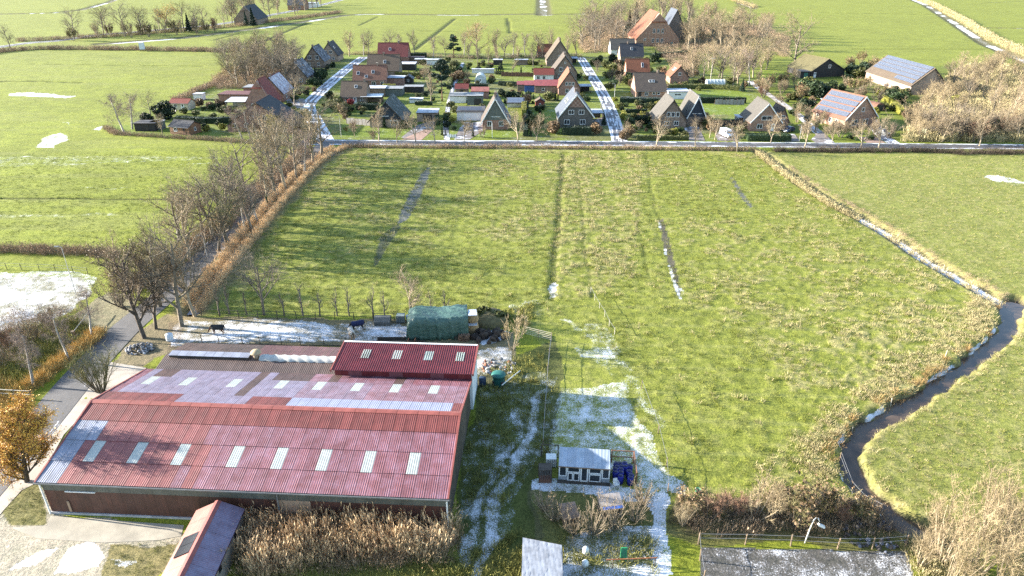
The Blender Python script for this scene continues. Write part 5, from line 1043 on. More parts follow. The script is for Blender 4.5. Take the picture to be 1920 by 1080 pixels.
grow('pasture_straw', 'bleached tussocks of the rough middle pasture', straw, q, .7, 1.7, 'grass', .2)
q = inside([(1440,292),(1930,292),(1930,570),(1905,572),(1790,512),(1660,428),(1530,355)], 1.1); q2 = inside([(1900,620),(1930,620),(1930,960),(1740,1000),(1620,880),(1640,800),(1760,722)], 3.5)
grow('right_field_grass', 'short pale grass of the right field', straw, np.concatenate([q[SR.rand(len(q)) < .5], q2[SR.rand(len(q2)) < .5]]), .35, .75, 'grass', .3)
grow('right_field_tufts', 'green tufts of the right field', tuft, np.concatenate([q, q2]), .5, 1.0, 'grass', .3)
q = inside([(-40,290),(560,280),(360,465),(-40,465)], 1.3); grow('left_field_grass', 'green tufts of the left field', tuft, q, .5, 1.1, 'grass', .3)
q = np.concatenate([inside([(195,1022),(335,1012),(300,1080),(200,1090)], 9), inside([(0,955),(40,915),(72,905),(88,965),(85,985),(20,985)], 9), inside([(1262,1010),(1312,1025),(1318,1085),(1270,1085)], 12)]); grow('yard_grass', 'short grass beside the concrete yard and the snowy path', tuft, q, .4, .8, 'grass', .3)
# --- trees along the straight road
G = 'trees lining the straight road'
for i, (x, y, h) in enumerate([(587,307,9),(603,294,10),(536,355,10),(516,369,9),(473,433,8),(430,465,10),(425,415,9),(379,442,8),(504,323,9),(462,373,9),(447,395,8),(548,300,8),(520,312,8),(400,450,9),(355,490,9),(345,470,8),(410,470,8),(555,335,8),(490,350,8)]): plant(['up','spread'][i % 2], x, y, h*1.4, 'bare tree standing on the verge of the straight road', G, wid=1.2)
for x, y, h in ((571,326,9),(484,415,8),(460,433,8),(334,445,7.5),(551,288,10)): plant('birch', x, y, h*1.2, 'slender white-trunked birch on the verge of the straight road', 'birches lining the straight road', 'birch_tree')
o = plant('up', 502, 388, 9, 'roadside tree with ivy-green trunk on the straight road', None, 'ivy_tree')
iv = blob_pts(500, .32, .32, 2.0, 77, 8); obj('ivy', leaves('ivy', iv, .12, LF['g']), o)
plant('spread', 341, 611, 15, 'tall bare tree leaning over the corner of the horse paddock', None, wid=1.0); plant('up', 366, 593, 12, 'slim bare tree behind the tall one at the paddock corner', None)
plant('catkin', 271, 634, 13, 'dark catkin-laden alder beside the stone heap', None, 'alder_tree', n=0); plant('catkin', 293, 617, 12, 'dark catkin-laden alder between the stone heap and the ditch', None, 'alder_tree', n=1)
plant('up', 300, 575, 14, 'bare tree right of the road where it passes the paddock', None); plant('up', 238, 560, 10, 'bare twiggy tree between the road and the snowy paddock', None)
for x, y, h in ((255,560,7),(280,545,7),(310,540,7),(330,520,6),(225,575,5)): plant('thicket', x, y, h, 'pale bare thicket between the road and the left field', 'thicket by the road', 'thicket', 'shrub')
plant('spread', 495, 590, 10.5, 'large bare tree in the fence line behind the horse paddock', None)
for x, y, h in ((412,590,5),(430,589,6),(463,591,4.5),(533,592,5),(568,592,5.5),(600,593,5),(632,592,4.5),(655,592,5),(700,595,5),(722,594,4.5),(808,590,4),(835,592,4.5)): plant('young', x, y, h, 'thin young tree in the row along the paddock fence', 'young trees along the paddock fence', 'young_tree')
plant('street', 773, 594, 7, 'pale bare tree beside the green tarpaulin', None, n=0); plant('shrubtree', 961, 655, 4.6, 'small pale bare tree above the rubble right of the hay stack', None, 'bare_tree')
# --- near left
for x, y, h, l in ((63,726,8.5,'white birch at the wooden rail by the near road'),(130,677,8,'white birch in the middle of the golden sedge strip'),(173,635,8,'white birch at the far end of the golden sedge strip')): plant('birch', x, y, h, l, None, 'birch_tree', wid=.9)
plant('stool', 190, 735, 5.2, 'many-stemmed bare willow bush at the road beside the barn', None, 'willow_bush', 'shrub')
plant('gold', 50, 903, 9.0, 'oval tree with golden autumn leaves beside the barn end', None, 'autumn_tree', wid=1.3)
for x, y, h in ((20,660,3.5),(60,640,3.2),(95,612,3),(0,690,3.2)): plant('bush', x, y, h, 'bare twiggy bush under the white birches', 'bushes under the birches', 'bare_bush', 'shrub')
# --- coop shrubs and lower right
for x, y, h in ((1040,975,2.8),(1075,1000,2.6),(1110,1000,3.0),(1150,990,2.8),(1190,975,2.7),(1020,955,2.4),(1205,945,2.6),(1130,960,2.4)): plant('coppice', x, y, h, 'pale upright-stemmed bare bush before the aviary', 'bare bushes before the aviary', 'bare_bush', 'shrub')
for x, y, h in ((1765,1050,6.5),(1830,1075,7.5),(1890,1040,7.5),(1780,1105,6),(1930,1000,7),(1875,1130,7.5),(1850,1010,6.5),(1725,1060,4)): plant('thicket', x, y, h, 'pale straw-coloured willow thicket at the canal end', 'willow thicket at the canal end', 'willow_thicket', 'shrub', .9)
plant('olivebush', 1490, 985, 4.2, 'round tan bush on the bramble bank by the curved lamp', None, 'round_bush', 'shrub', n=0); plant('olivebush', 1540, 965, 3.2, 'olive bush at the canal end of the bramble bank', None, 'round_bush', 'shrub', n=1)
plant('shrubtree', 1415, 975, 4.2, 'small pale bare tree on the bramble bank', None); plant('bush', 1330, 975, 3, 'bare brown bush on the bramble bank beside the snowy path', None, 'bare_bush', 'shrub')
plant('bush', 400, 1085, 2.6, 'bare bush at the corner of the red-roofed shed', None, 'bare_bush', 'shrub', n=1)
# --- mound behind the hay stack
o = tag(obj('grass_mound', leaves('grass_mound', np.concatenate([blob_pts(3800, 3.4, 1.9, .85, 41, 14), blob_pts(1500, 2.2, 1.5, 1.0, 43, 10)+np.array([-.8,0,0])]), .22, LF['o']), None, P(915,600)), 'overgrown heap of weeds behind the green tarpaulin', 'heap')
MB().lathe([(3.0,-.1),(2.5,.7),(1.6,1.2),(.3,1.45)], 14).build('soil_core', mat('heap_soil', (.10,.085,.04), .95, .3, 2), o)
for k_, x, y, h in (('olivebush',1290,965,2.6),('bush',1370,965,2.8),('thicket',1450,965,3.4),('olivebush',1610,975,2.4),('bush',1580,980,2.6),('thicket',1280,985,2.4)): plant(k_, x, y, h, 'scrubby bush on the bramble bank behind the arena', 'scrub on the bramble bank', 'scrub_bush', 'shrub', 1.2)
# --- woods
wr = random.Random(21)
def wood(poly, n, kinds, hlo, hhi, label, group, name='bare_tree', cat='tree', wid=1.0):
    pl = PL(poly); xs = [p.x for p in pl]; ys = [p.y for p in pl]; c = 0; pts = []
    while c < n:
        best = None
        for _ in range(12):
            x, y = wr.uniform(min(xs), max(xs)), wr.uniform(min(ys), max(ys))
            if not inpoly(np.array([x]), np.array([y]), pl)[0]: continue
            dd = min([(x-a)**2+(y-b)**2 for a, b in pts] or [1e9])
            if best is None or dd > best[0]: best = (dd, x, y)
        if best is None: continue
        pts.append(best[1:]); plant(wr.choice(kinds), best[1], best[2], wr.uniform(hlo, hhi), label, group, name, cat, wid, True); c += 1
wood([(412,166),(545,163),(560,140),(540,112),(470,108),(430,125),(405,150)], 40, ['spread','up','up','spread'], 10, 14, 'bare tree in the dense wood beside the left gardens', 'wood beside the left gardens', wid=1.3)
for x, y, h in ((488,130,10),(520,128,9)): plant('round_o', x, y, h*.55, 'ivy-green crowned tree in the wood beside the left gardens', 'ivy-clad trees in the left wood', 'ivy_tree')
for x, y, h in ((655,106,12),(682,104,11),(692,104,12),(728,98,11),(752,100,10),(778,101,11),(812,108,11),(835,106,10),(870,104,12),(930,107,13),(945,109,11),(962,104,12),(985,106,12),(1006,108,12),(1018,110,13),(1032,106,12),(1062,108,11),(1080,106,12)): plant(wr.choice(['up','spread','birch','pale']), x, y, h, 'bare tree in the line along the field behind the village', 'tree line behind the village')
plant('ora', 895, 106, 16, 'big tree with orange-tinted crown in the line behind the village', None, wid=1.2); plant('pine', 851, 108, 11, 'dark pine in the tree line behind the village', None, 'pine_tree', n=0)
plant('pine', 829, 189, 14, 'tall dark pine on the lawn between the gardens', None, 'pine_tree', wid=.85, n=1)
plant('up', 808, 190, 9, 'bare brown tree next to the tall pine', None); plant('street', 806, 150, 7, 'bare garden tree above the timber sheds', None)
wood([(1090,100),(1150,96),(1195,80),(1195,55),(1160,38),(1110,45),(1085,75)], 22, ['spread','up','spread'], 14, 19, 'bare tree in the wood left of the huge brick farmhouse', 'wood left of the farmhouse', wid=1.25)
for x, y, h in ((1190,62,19),(1178,66,15),(1195,70,12)): plant('spruce', x, y, h, 'dark conifer beside the huge brick farmhouse', 'conifers beside the farmhouse', 'spruce_tree')
wood([(1200,55),(1290,60),(1300,38),(1250,26),(1180,30)], 18, ['spread','up','pale'], 15, 20, 'bare tree in the wood behind the huge brick farmhouse', 'wood behind the farmhouse')
wood([(1285,100),(1330,92),(1420,95),(1448,105),(1450,72),(1400,45),(1300,50)], 30, ['pale','spread','up','pale'], 12, 17, 'tan bare tree in the wood right of the farmhouse', 'wood right of the farmhouse', wid=1.3)
wood([(1290,150),(1320,120),(1400,105),(1445,125),(1420,150),(1380,165),(1330,152)], 24, ['pale','spread','pale','up'], 8, 13, 'straw-coloured tree at the wood edge behind the polytunnel', 'wood edge behind the polytunnel', wid=1.3)
plant('spread', 1487, 133, 23, 'great pale bare tree standing free on the field side of the timber barn', None, wid=1.0, n=1); plant('birch', 1405, 160, 14, 'pink-twigged birch at the path beside the wood', None, 'birch_tree')
wood([(1745,175),(1800,130),(1870,120),(1940,150),(1960,225),(1880,235),(1780,215),(1720,210)], 46, ['pale','thicket','pale','up'], 6, 9.5, 'straw-coloured tree in the thicket right of the solar barn', 'thicket right of the solar barn', wid=1.3)
wood([(1690,245),(1780,235),(1930,240),(1950,268),(1850,268),(1720,266)], 26, ['pale','thicket','street','bush'], 4.5, 8, 'pale bare tree along the village road at the right end', 'trees at the right end of the village road', wid=1.3)
wood([(1580,115),(1640,118),(1660,140),(1610,142),(1570,132)], 7, ['olivebush','spread','bush'], 4, 6, 'brown bush between the timber barn and the solar barn', 'bushes between the two barns', 'bare_bush', 'shrub', 1.2)
wood([(1415,150),(1500,150),(1510,185),(1470,200),(1425,185)], 16, ['bush','olivebush','thicket'], 3, 5, 'brown bush beside the path to the timber barn', 'bushes along the path to the timber barn', 'bare_bush', 'shrub', 1.2)
wood([(1580,165),(1650,160),(1680,185),(1640,200),(1600,190)], 12, ['bush','olivebush','street'], 3, 5, 'bare bush in the garden before the solar barn', 'bushes before the solar barn', 'bare_bush', 'shrub', 1.1)
wood([(1490,225),(1570,235),(1580,262),(1500,262)], 10, ['bush','street','thicket'], 3, 5.5, 'pale bare bush beside the solar house', 'bushes beside the solar house', 'bare_bush', 'shrub', 1.1)
wood([(1590,252),(1660,248),(1700,262),(1600,265)], 6, ['bush','street'], 3, 5, 'bare bush before the front of the solar house', 'bushes before the solar house', 'bare_bush', 'shrub', 1.1)
# far left and far farm
for x, y, h in ((140,70,17),(195,66,18),(200,62,15),(235,64,19),(265,60,15),(268,64,17),(345,60,19),(368,58,16),(385,56,15),(20,92,12),(300,58,15),(440,44,18),(420,52,16)): plant('spread', x, y, h, 'bare tree along the far left road', 'trees along the far left road')
wood([(120,72),(280,62),(400,52),(410,60),(280,70),(130,80)], 26, ['bush','olivebush','up','thicket'], 4, 10, 'brown hedge tree along the far left road', 'hedge along the far left road', 'hedge_tree')
plant('far_gold', 312, 57, 16, 'round tree with yellow autumn crown by the far left road', None, 'autumn_tree', wid=1.3)
for x, y, h in ((355,60,12),(475,50,13),(462,48,10)): plant('spruce', x, y, h, 'dark conifer by the far left road', 'conifers by the far left road', 'spruce_tree')
wood([(420,46),(520,38),(620,16),(600,4),(500,14),(430,30)], 26, ['spread','up'], 14, 20, 'bare tree round the far farm by the canal', 'wood round the far farm')
grow('wood_floor', 'brown undergrowth on the floor of the left wood', stem, inside([(405,168),(545,165),(560,140),(540,112),(470,108),(430,125),(400,150)], .8), 1.0, 2.0)
grow('wood_floor', 'brown undergrowth on the floor of the woods round the farmhouse', stem, np.concatenate([inside([(1090,100),(1150,98),(1195,84),(1195,55),(1160,38),(1110,45),(1085,75)], .3), inside([(1285,160),(1320,105),(1420,95),(1480,110),(1480,70),(1400,45),(1300,50),(1180,30)], .25)]), 1.5, 2.6)
grow('wood_floor', 'straw-coloured undergrowth of the thickets at the right end of the village', pale, inside([(1690,266),(1720,215),(1745,175),(1800,130),(1870,120),(1960,150),(1960,268)], .8), 1.0, 2.2)
# --- village road trees
G = 'trees along the village road'
for x, y, h in ((710,265,9),(780,267,8),(816,267,7),(971,265,8),(1006,265,7.5),(1230,277,8),(1304,275,7),(1382,284,8),(1445,268,8),(1508,277,8.5),(1560,268,6),(1614,279,7),(1647,277,8),(1754,265,7),(1770,265,7),(1836,274,8),(745,268,6.5),(870,266,6),(1170,262,5),(1340,262,6),(665,256,5)): plant('street', x, y, h, 'bare young tree on the verge of the village road', G)
# ================================================================== GARDENS
ga = 'gardens west of the left street'; gb = 'gardens between the two streets'; gc = 'gardens east of the right street'; gd = 'gardens of the solar houses'
KN = {'g':'dark green','d':'blackish green','o':'olive','y':'yellow-green','b':'brown','r':'scarlet'}
SN = {'g':'evergreen_shrub','d':'evergreen_shrub','o':'olive_shrub','y':'golden_shrub','b':'brown_shrub','r':'scarlet_shrub'}
def shrubs(where, pts):
    for k, x, y, r in pts: plant('round_'+k, x, y, r*1.95, 'rounded %s shrub in the %s' % (KN[k], where), '%s shrubs in the %s' % (KN[k], where), SN[k], 'shrub', 1.1)
shrubs(ga, [('g',586,162,2.2),('g',605,152,3),('d',600,147,2.4),('g',565,224,1.6),('g',576,226,1.6),('o',570,218,1.8),('d',309,222,3.4),('d',272,226,1.5),('d',281,227,1.5),('d',386,244,1.3),('o',400,222,1.2),('o',415,215,1.4),('b',395,205,1.6),('b',430,214,1.5),('b',410,200,1.5),('o',440,212,1.2),('y',442,246,1.6),('g',455,228,1.4),('o',475,250,1.6),('b',375,200,1.8),('g',552,190,1.6),('g',575,180,1.5),('g',596,163,1.8),('o',560,178,1.4),('b',590,172,1.2),('o',545,216,1.4)])
shrubs(gb, [('d',618,184,1.6),('o',633,199,2.3),('o',629,209,2.5),('b',641,216,2.2),('g',607,201,.9),('r',657,197,1.3),('g',672,204,1.4),('o',650,209,1.6),('g',758,240,1.5),('g',837,228,1.3),('d',838,240,1.3),('o',793,122,1.8),('o',840,120,2),('o',852,130,2.2),('o',846,142,2.2),('b',850,152,2),('b',862,150,2.4),('o',835,135,2),('b',874,160,1.6),('o',922,156,1.6),('d',938,178,1.4),('d',946,181,1.4),('d',954,183,1.5),('g',962,182,1.4),('d',970,184,1.4),('b',987,194,2),('o',1029,188,2.2),('o',1003,238,2.6),('o',996,240,2.2),('b',1036,250,2.3),('b',1117,252,2),('g',915,180,1.2),('o',905,205,1.3),('o',845,205,1.6),('o',855,212,1.6),('g',1008,208,1.1),('o',1090,186,1.5),('g',1100,190,1.3),('g',1085,148,1.6),('o',1098,152,1.4),('y',648,245,.8),('o',700,190,1.2),('b',920,128,1.6),('o',880,128,1.6),('o',905,124,1.4),('o',995,122,1.8),('g',975,116,1.8),('o',770,147,1.2),('o',730,166,1.1)])
shrubs(gc, [('y',1152,192,1.2),('y',1158,206,1.3),('y',1168,224,1.3),('g',1150,166,2),('o',1141,170,1.8),('o',1136,128,2.4),('o',1150,134,2.6),('b',1162,146,2.6),('o',1175,158,2.4),('b',1186,165,2.2),('o',1140,146,2.2),('b',1158,128,2.4),('d',1148,117,2.6),('g',1122,118,2),('o',1112,122,1.8),('g',1182,150,1.8),('g',1225,118,2.6),('o',1212,120,2),('o',1218,135,1.6),('b',1245,138,1.8),('o',1195,200,1.4),('g',1203,204,1.3),('b',1198,210,1.4),('g',1212,205,1.3),('o',1222,203,1.2),('y',1209,220,1.2),('y',1233,199,1.3),('d',1200,233,1.8),('d',1212,232,1.6),('g',1222,242,1.4),('o',1232,250,1.2),('g',1245,252,1.3),('o',1255,254,1.1),('y',1264,252,1.3),('g',1275,250,1.2),('o',1284,256,1.1),('b',1320,235,2.2),('o',1328,240,2),('b',1338,248,2),('o',1385,250,1.6),('b',1395,165,1.6),('o',1372,160,2),('g',1300,160,1.5),('o',1310,170,1.2),('g',1180,238,1.6),('o',1186,248,1.6),('b',1180,258,2),('b',1170,262,1.6)])
shrubs(gd, [('g',1505,178,3.2),('g',1525,182,3.6),('d',1540,184,3.4),('g',1550,178,3),('o',1515,170,3),('o',1495,186,2.4),('d',1595,142,3.2),('o',1608,146,3),('d',1620,142,3.4),('g',1634,138,2.8),('g',1508,205,2),('d',1518,204,2),('o',1562,190,1.8),('y',1640,214,1.5),('g',1670,190,2.6),('g',1685,196,2.8),('d',1676,182,2.4),('o',1692,186,2.4),('g',1400,240,1.4),('g',1595,262,1.0),('g',1633,262,1.0),('y',1790,195,2),('o',1830,175,2),('g',1880,250,2.8),('g',1840,255,2.6),('d',1905,240,2.6)])
grd = random.Random(77)
def sprinkle(where, poly, n, kinds, lo, hi):
    pl = PL(poly); out = []
    xs = [q_.x for q_ in pl]; ys = [q_.y for q_ in pl]
    while len(out) < n:
        x, y = grd.uniform(min(xs), max(xs)), grd.uniform(min(ys), max(ys))
        if not inpoly(np.array([x]), np.array([y]), pl)[0]: continue
        if any(b[0] < x < b[1] and b[2] < y < b[3] for b in FOOT): continue
        out.append(1); k = grd.choice(kinds); r_ = grd.uniform(lo, hi)
        plant('round_'+k, x, y, r_*1.75, 'rounded %s shrub in the %s' % (KN[k], where), '%s shrubs in the %s' % (KN[k], where), SN[k], 'shrub', 1.1, True)
bpy.context.view_layer.update()
FOOT = []
for o_ in list(C.objects):
    if o_.name.split('.')[0] in ('wall', 'roof', 'film'):
        cs = [o_.matrix_world @ Vector(c_) for c_ in o_.bound_box]; FOOT.append((min(c_.x for c_ in cs)-1.2, max(c_.x for c_ in cs)+1.2, min(c_.y for c_ in cs)-1.5, max(c_.y for c_ in cs)+1.2))
for ln in (R1, R2, RA, RB):
    for a_, b_ in zip(ln[:-1], ln[1:]): FOOT.append((min(a_.x, b_.x)-3, max(a_.x, b_.x)+3, min(a_.y, b_.y)-2.5, max(a_.y, b_.y)+2.5))
sprinkle(ga, [(340,205),(400,185),(470,170),(560,190),(575,225),(540,255),(430,255),(340,240)], 34, 'oobggdy', .6, 1.5); sprinkle(ga, [(545,165),(575,140),(615,118),(630,125),(600,150),(575,175)], 16, 'goddb', .7, 1.6)
sprinkle(gb, [(690,120),(1020,115),(1040,160),(1030,215),(970,240),(850,250),(830,200),(700,170)], 90, 'ooobggddy', .6, 1.5); sprinkle(gb, [(620,190),(680,200),(690,220),(640,225)], 12, 'obgd', .7, 1.6)
sprinkle(gc, [(1130,120),(1240,115),(1320,140),(1320,165),(1180,170),(1150,150)], 46, 'ooobbgd', .8, 1.8); sprinkle(gc, [(1160,195),(1225,195),(1240,235),(1230,255),(1180,250)], 30, 'oobggdy', .6, 1.4); sprinkle(gd, [(1470,180),(1580,165),(1600,190),(1560,205),(1540,240),(1480,230)], 26, 'oobgg', .8, 1.8); sprinkle(gd, [(1640,170),(1720,200),(1720,240),(1680,250),(1650,210)], 18, 'oobgy', .8, 1.8)
for x, y, h in ((721,240,3.4),(829,254,2.4),(835,253,1.8),(931,140,3),(935,140,3),(939,140,3),(943,140,3),(977,138,3),(1041,188,3),(1046,190,2.5),(1000,186,2),(1012,186,2),(992,186,2),(980,184,2.2),(1028,182,2),(995,256,2.2),(887,256,2.2)): plant('thuja', x, y, h, 'slim dark conifer column in the %s' % gb, 'slim conifers in the '+gb, 'thuja', 'conifer', 1.2)
for x, y, h in ((593,154,6),(601,160,5)): plant('spruce', x, y, h, 'pointed conifer before the black-roofed houses', 'conifers before the black-roofed houses', 'spruce_tree')
plant('spruce', 1132, 234, 3.6, 'small spruce beside the dark grey brick house', None, 'spruce_tree'); plant('spruce', 1391, 172, 5, 'small spruce at the lawn end by the path', None, 'spruce_tree'); plant('spruce', 1228, 112, 5, 'spruce beside the black-roofed house', None, 'spruce_tree')
for x, y, h in ((234,252,12),(248,242,11)): plant('birch', x, y, h, 'tall pale birch at the left corner of the gardens', 'birches at the left garden corner', 'birch_tree', wid=1.1)
plant('spread', 282, 214, 7, 'small bare tree behind the dark hedge bushes', None); plant('pale', 305, 250, 5.5, 'pinkish bare tree beside the log cabin', None)
for x, y, h in ((455,262,9),(470,262,10),(485,260,9.5),(500,262,9),(513,258,8.5),(538,246,7.5)): plant('birch', x, y, h, 'pale purple-twigged birch before the wide brick farmhouse', 'birches before the wide farmhouse', 'birch_tree', wid=1.15)
for x, y, h in ((525,268,7),(513,276,6),(541,270,6)): plant('lemon', x, y, h, 'tree with lemon-yellow leaves at the start of the straight road', 'yellow trees at the road corner', 'autumn_tree', wid=1.1)
for x, y, h in ((560,268,6),(575,266,5.5),(590,262,5)): plant('bush', x, y, h, 'brown bare bush at the corner of the village road', 'brown bushes at the road corner', 'bare_bush', 'shrub')
plant('street', 552, 195, 9.5, 'grey bare tree before the maroon-roofed gabled house', None, 'bare_tree'); plant('pale', 1330, 258, 6, 'leaning bare tree beside the parked white van', None)
for x, y, h in ((895,118,8),(915,122,9),(935,120,8),(960,140,7),(1000,126,9),(880,112,8),(970,118,8)): plant('up', x, y, h, 'bare fruit tree on the far garden lawns', 'fruit trees on the far lawns')
for x, y, h in ((795,147,6),(868,150,5),(878,150,5),(700,262,4),(665,246,4.5),(905,258,4)): plant('bush', x, y, h*.7, 'bare garden bush in the '+gb, 'bare bushes in the '+gb, 'bare_bush', 'shrub')
for x, y, h in ((1120,132,4),(1145,150,4),(1165,140,4.5),(1190,172,3.5),(1160,160,4),(1250,170,3),(1300,140,5),(1285,150,4),(1240,150,4),(1260,135,4),(1215,228,3),(1240,236,3.5),(1195,245,3)): plant('bush', x, y, h, 'bare garden bush in the '+gc, 'bare bushes in the '+gc, 'bare_bush', 'shrub')
H_ = lambda *a, **k: hedge(*a, **k)
H_([(1054,252),(1108,252)], 2.2, 2.2, 'd', 'tall dark hedge before the dark grey brick house'); H_([(1400,262),(1440,262.5),(1479,262)], 3.2, 1.6, 'g', 'broad clipped green hedge beside the village road')
H_([(1194,261),(1291,262)], 1.0, 1.1, 'o', 'low clipped front hedge before the twin grey-roofed houses'); H_([(1162,192),(1250,193)], 1.2, 1.5, 'd', 'dark hedge along the brown catslide house garden'); H_([(1302,193),(1398,193)], 1.0, 1.9, 'd', 'dark fence hedge between the two big lawns')
H_([(1172,212),(1213,212)], 1.0, 1.3, 'd', 'dark hedge across the shrub garden'); H_([(669,205),(711,206)], 2.0, 2.0, 'd', 'dark hedge behind the green-roofed house'); H_([(718,166),(742,166)], 1.6, 1.6, 'y', 'yellow-green hedge beside the orange-brown roofed house')
H_([(742,143),(793,144)], 1.6, 1.8, 'o', 'olive hedge across the back gardens'); H_([(778,197),(811,197)], 1.2, 1.3, 'd', 'dark hedge behind the carport'); H_([(880,166),(915,166)], 2.2, 1.8, 'd', 'dark hedge before the round greenhouse'); H_([(987,200),(986,225),(985,256)], 1.2, 2.0, 'd', 'dark hedge line between the two front lawns')
H_([(983,207),(982,224)], 1.4, 3.0, 'y', 'tall yellow-green hedge beside the white carport'); H_([(332,228),(390,231),(450,229)], 2.0, 1.7, 'd', 'long dark hedge behind the log cabin'); H_([(1656,188),(1675,200),(1692,216)], 2.0, 1.8, 'y', 'yellow-green hedge behind the solar house')
H_([(935,160),(968,162)], 1.6, 1.7, 'd', 'dark hedge beside the pond garden'); H_([(1168,214),(1178,236)], 1.0, 1.4, 'y', 'yellow-green hedge along the right street'); H_([(820,235),(818,215)], 1.2, 2.0, 'g', 'green hedge beside the garden lane'); H_([(855,120),(842,165)], 1.4, 1.8, 'o', 'olive hedge along the back garden lane'); H_([(1225,108),(1290,103)], 2.4, 2.0, 'd', 'dark hedge before the huge brick farmhouse'); H_([(1240,166),(1330,166),(1390,170)], 2.0, 1.6, 'o', 'olive hedge behind the big lawn'); H_([(800,108),(765,108)], 3, 2.2, 'd', 'dark hedge behind the brown shed at the field edge')
# ================================================================== FENCES, ANIMALS, VEHICLES, YARD THINGS
POSTW = mat('weathered_fence_wood', (.17,.125,.085), .9, .3, 3, rnd=.2); POSTD = mat('dark_fence_wood', (.06,.05,.04), .9, .3, 3, rnd=.2); WIRE = mat('fence_wire', (.25,.25,.25), .5, .1, metal=.5); POSTP = mat('pale_fence_post', (.42,.38,.31), .8, .2, 3)
def fence(label, pts, hgt, pm, rails=(), rail_m=None, r=.06, world=False, rr=.02, name='fence', square=False, step=None):
    pts = [Vector(p) for p in pts] if world else PL(pts)
    if step:
        out = [pts[0]]
        for a, b in zip(pts[:-1], pts[1:]):
            n = max(1, int((b-a).length/step)); out += [a.lerp(b, (i+1)/n) for i in range(n)]
        pts = out
    for p in pts: p.z = gz(p.x, p.y) if p.y < 130 else 0
    o = empty(name, pts[0]); tag(o, label, 'fence'); c = pts[0]; me = MB().tube([(0,0,-.3),(0,0,hgt)], [r, r*.9], 6).mesh('post', pm)
    for p in pts:
        q = obj('post', me, o, p-c); q.rotation_euler = (random.uniform(-.05,.05), random.uniform(-.05,.05), random.uniform(0,3))
    for f in rails:
        for a, b in zip(pts[:-1], pts[1:]): MB().tube([a-c+Vector((0,0,hgt*f)), (a+b)/2-c+Vector((0,0,hgt*f-.02)), b-c+Vector((0,0,hgt*f))], [rr]*3, 4).build('rail' if rr > .025 else 'wire', rail_m or WIRE, o)
    return o
fence('dark wire fence between the horse paddock and the barn', [(379,642),(411,643),(455,644),(488,645),(528,647),(564,648),(608,648),(649,646)], 1.15, POSTD, (.45,.92), None, .05)
MB_ = fence('low dark board along the foot of the paddock fence', [(379,646),(488,648),(650,650)], .35, POSTD, (.5,), POSTD, .05, rr=.07, name='kickboard')
fence('dark post-and-rail fence in front of the young trees', [(378,592),(412,594),(448,596),(484,597),(520,598),(556,598),(592,599),(628,599),(664,600),(700,601),(740,602)], 1.25, POSTD, (.5,.92), POSTD, .06, rr=.03)
fence('wire fence at the far side of the snowy paddock', [(-20,504),(13,505),(41,506),(74,507),(104,508),(138,511),(165,514)], 1.15, POSTD, (.55,.95), None, .05)
fence('weathered wooden rail fence under the white birches', [(-30,745),(0,745),(30,747),(62,748)], 1.2, POSTW, (.5,.93), POSTP, .07, rr=.05)
fence('leaning-post wire fence along the arena', [(1309,1020),(1397,1021),(1482,1024),(1570,1029),(1635,1029),(1697,1024)], 1.3, POSTW, (.55,.92), WIRE, .065)
fence('short wire fence on the left side of the arena', [(1309,1020),(1312,1052),(1318,1090)], 1.3, POSTW, (.9,), None, .06)
fence('wire fence running down between the track and the frosted grass', [(1034,640),(1030,668),(1027,700),(1025,735),(1022,770),(1020,805),(1018,842)], 1.3, POSTW, (.5,.95), None, .05)
fence('line of pale electric-fence posts across the middle pasture', [(1108,548),(1115,563),(1124,578),(1134,594),(1142,612),(1152,627)], 1.0, POSTP, (.9,), None, .045)
fence('thin posts at the end of the snowy path', [(1203,729),(1234,812),(1249,876),(1252,924)], 1.2, POSTW, (.9,), None, .05)
fence('sparse posts along the canal bank', [(1600,800),(1672,752),(1772,670),(1878,566)], 1.1, POSTP, (), None, .05)
fence('twin wires on posts above the lower canal', [(1575,862),(1600,900),(1622,925),(1650,960)], 1.2, POSTW, (.6,.95), None, .05)
fence('pale posts along the right ditch', [(1628,415),(1770,500),(1905,580)], 1.1, POSTP, (), None, .05)
# field gate
g0, g1 = P(985,628), P(1034,640); g = empty('field_gate', g0, math.atan2(g1.y-g0.y, g1.x-g0.x)); tag(g, 'pale tubular field gate by the manure heap', 'gate'); L = (g1-g0).length
for k in range(5): MB().tube([(0,0,.25+k*.25),(L,0,.25+k*.25)], [.028]*2, 5).build('bar', mat('pale_gate_metal', (.40,.36,.30), .6, .15, metal=.2), g)
for x in (0, L/2, L): MB().tube([(x,0,-.1),(x,0,1.35)], [.035]*2, 5).build('upright', POSTW, g)
# grey panel fence and other garden fences
def panel_fence(label, a, b, h, n, m):
    a, b = P(*a), P(*b); L = (b-a).length; o = empty('panel_fence', a, math.atan2(b.y-a.y, b.x-a.x)); tag(o, label, 'fence'); w = L/n
    for i in range(n): MB().box(i*w+.06, (i+1)*w-.06, -.03, .03, .05, h+.12*math.sin(i*2.1)).build('panel', m, o)
    for i in range(n+1): MB().box(i*w-.05, i*w+.05, -.05, .05, -.1, h+.2).build('post', POSTW, o)
GP = mat('grey_fence_panel', (.27,.25,.225), .85, .2, 2, rnd=.15)
panel_fence('curved grey panel fence beside the green-roofed house', (650,232), (694,236), 1.8, 6, GP); panel_fence('dark timber fence on the far garden lawn', (940,143), (1000,144), 1.7, 9, mat('red_brown_fence', (.11,.06,.04), .85, .25, 2)); panel_fence('low grey fence along the catslide house lawn', (1163,187), (1250,188.5), 1.1, 10, GP)
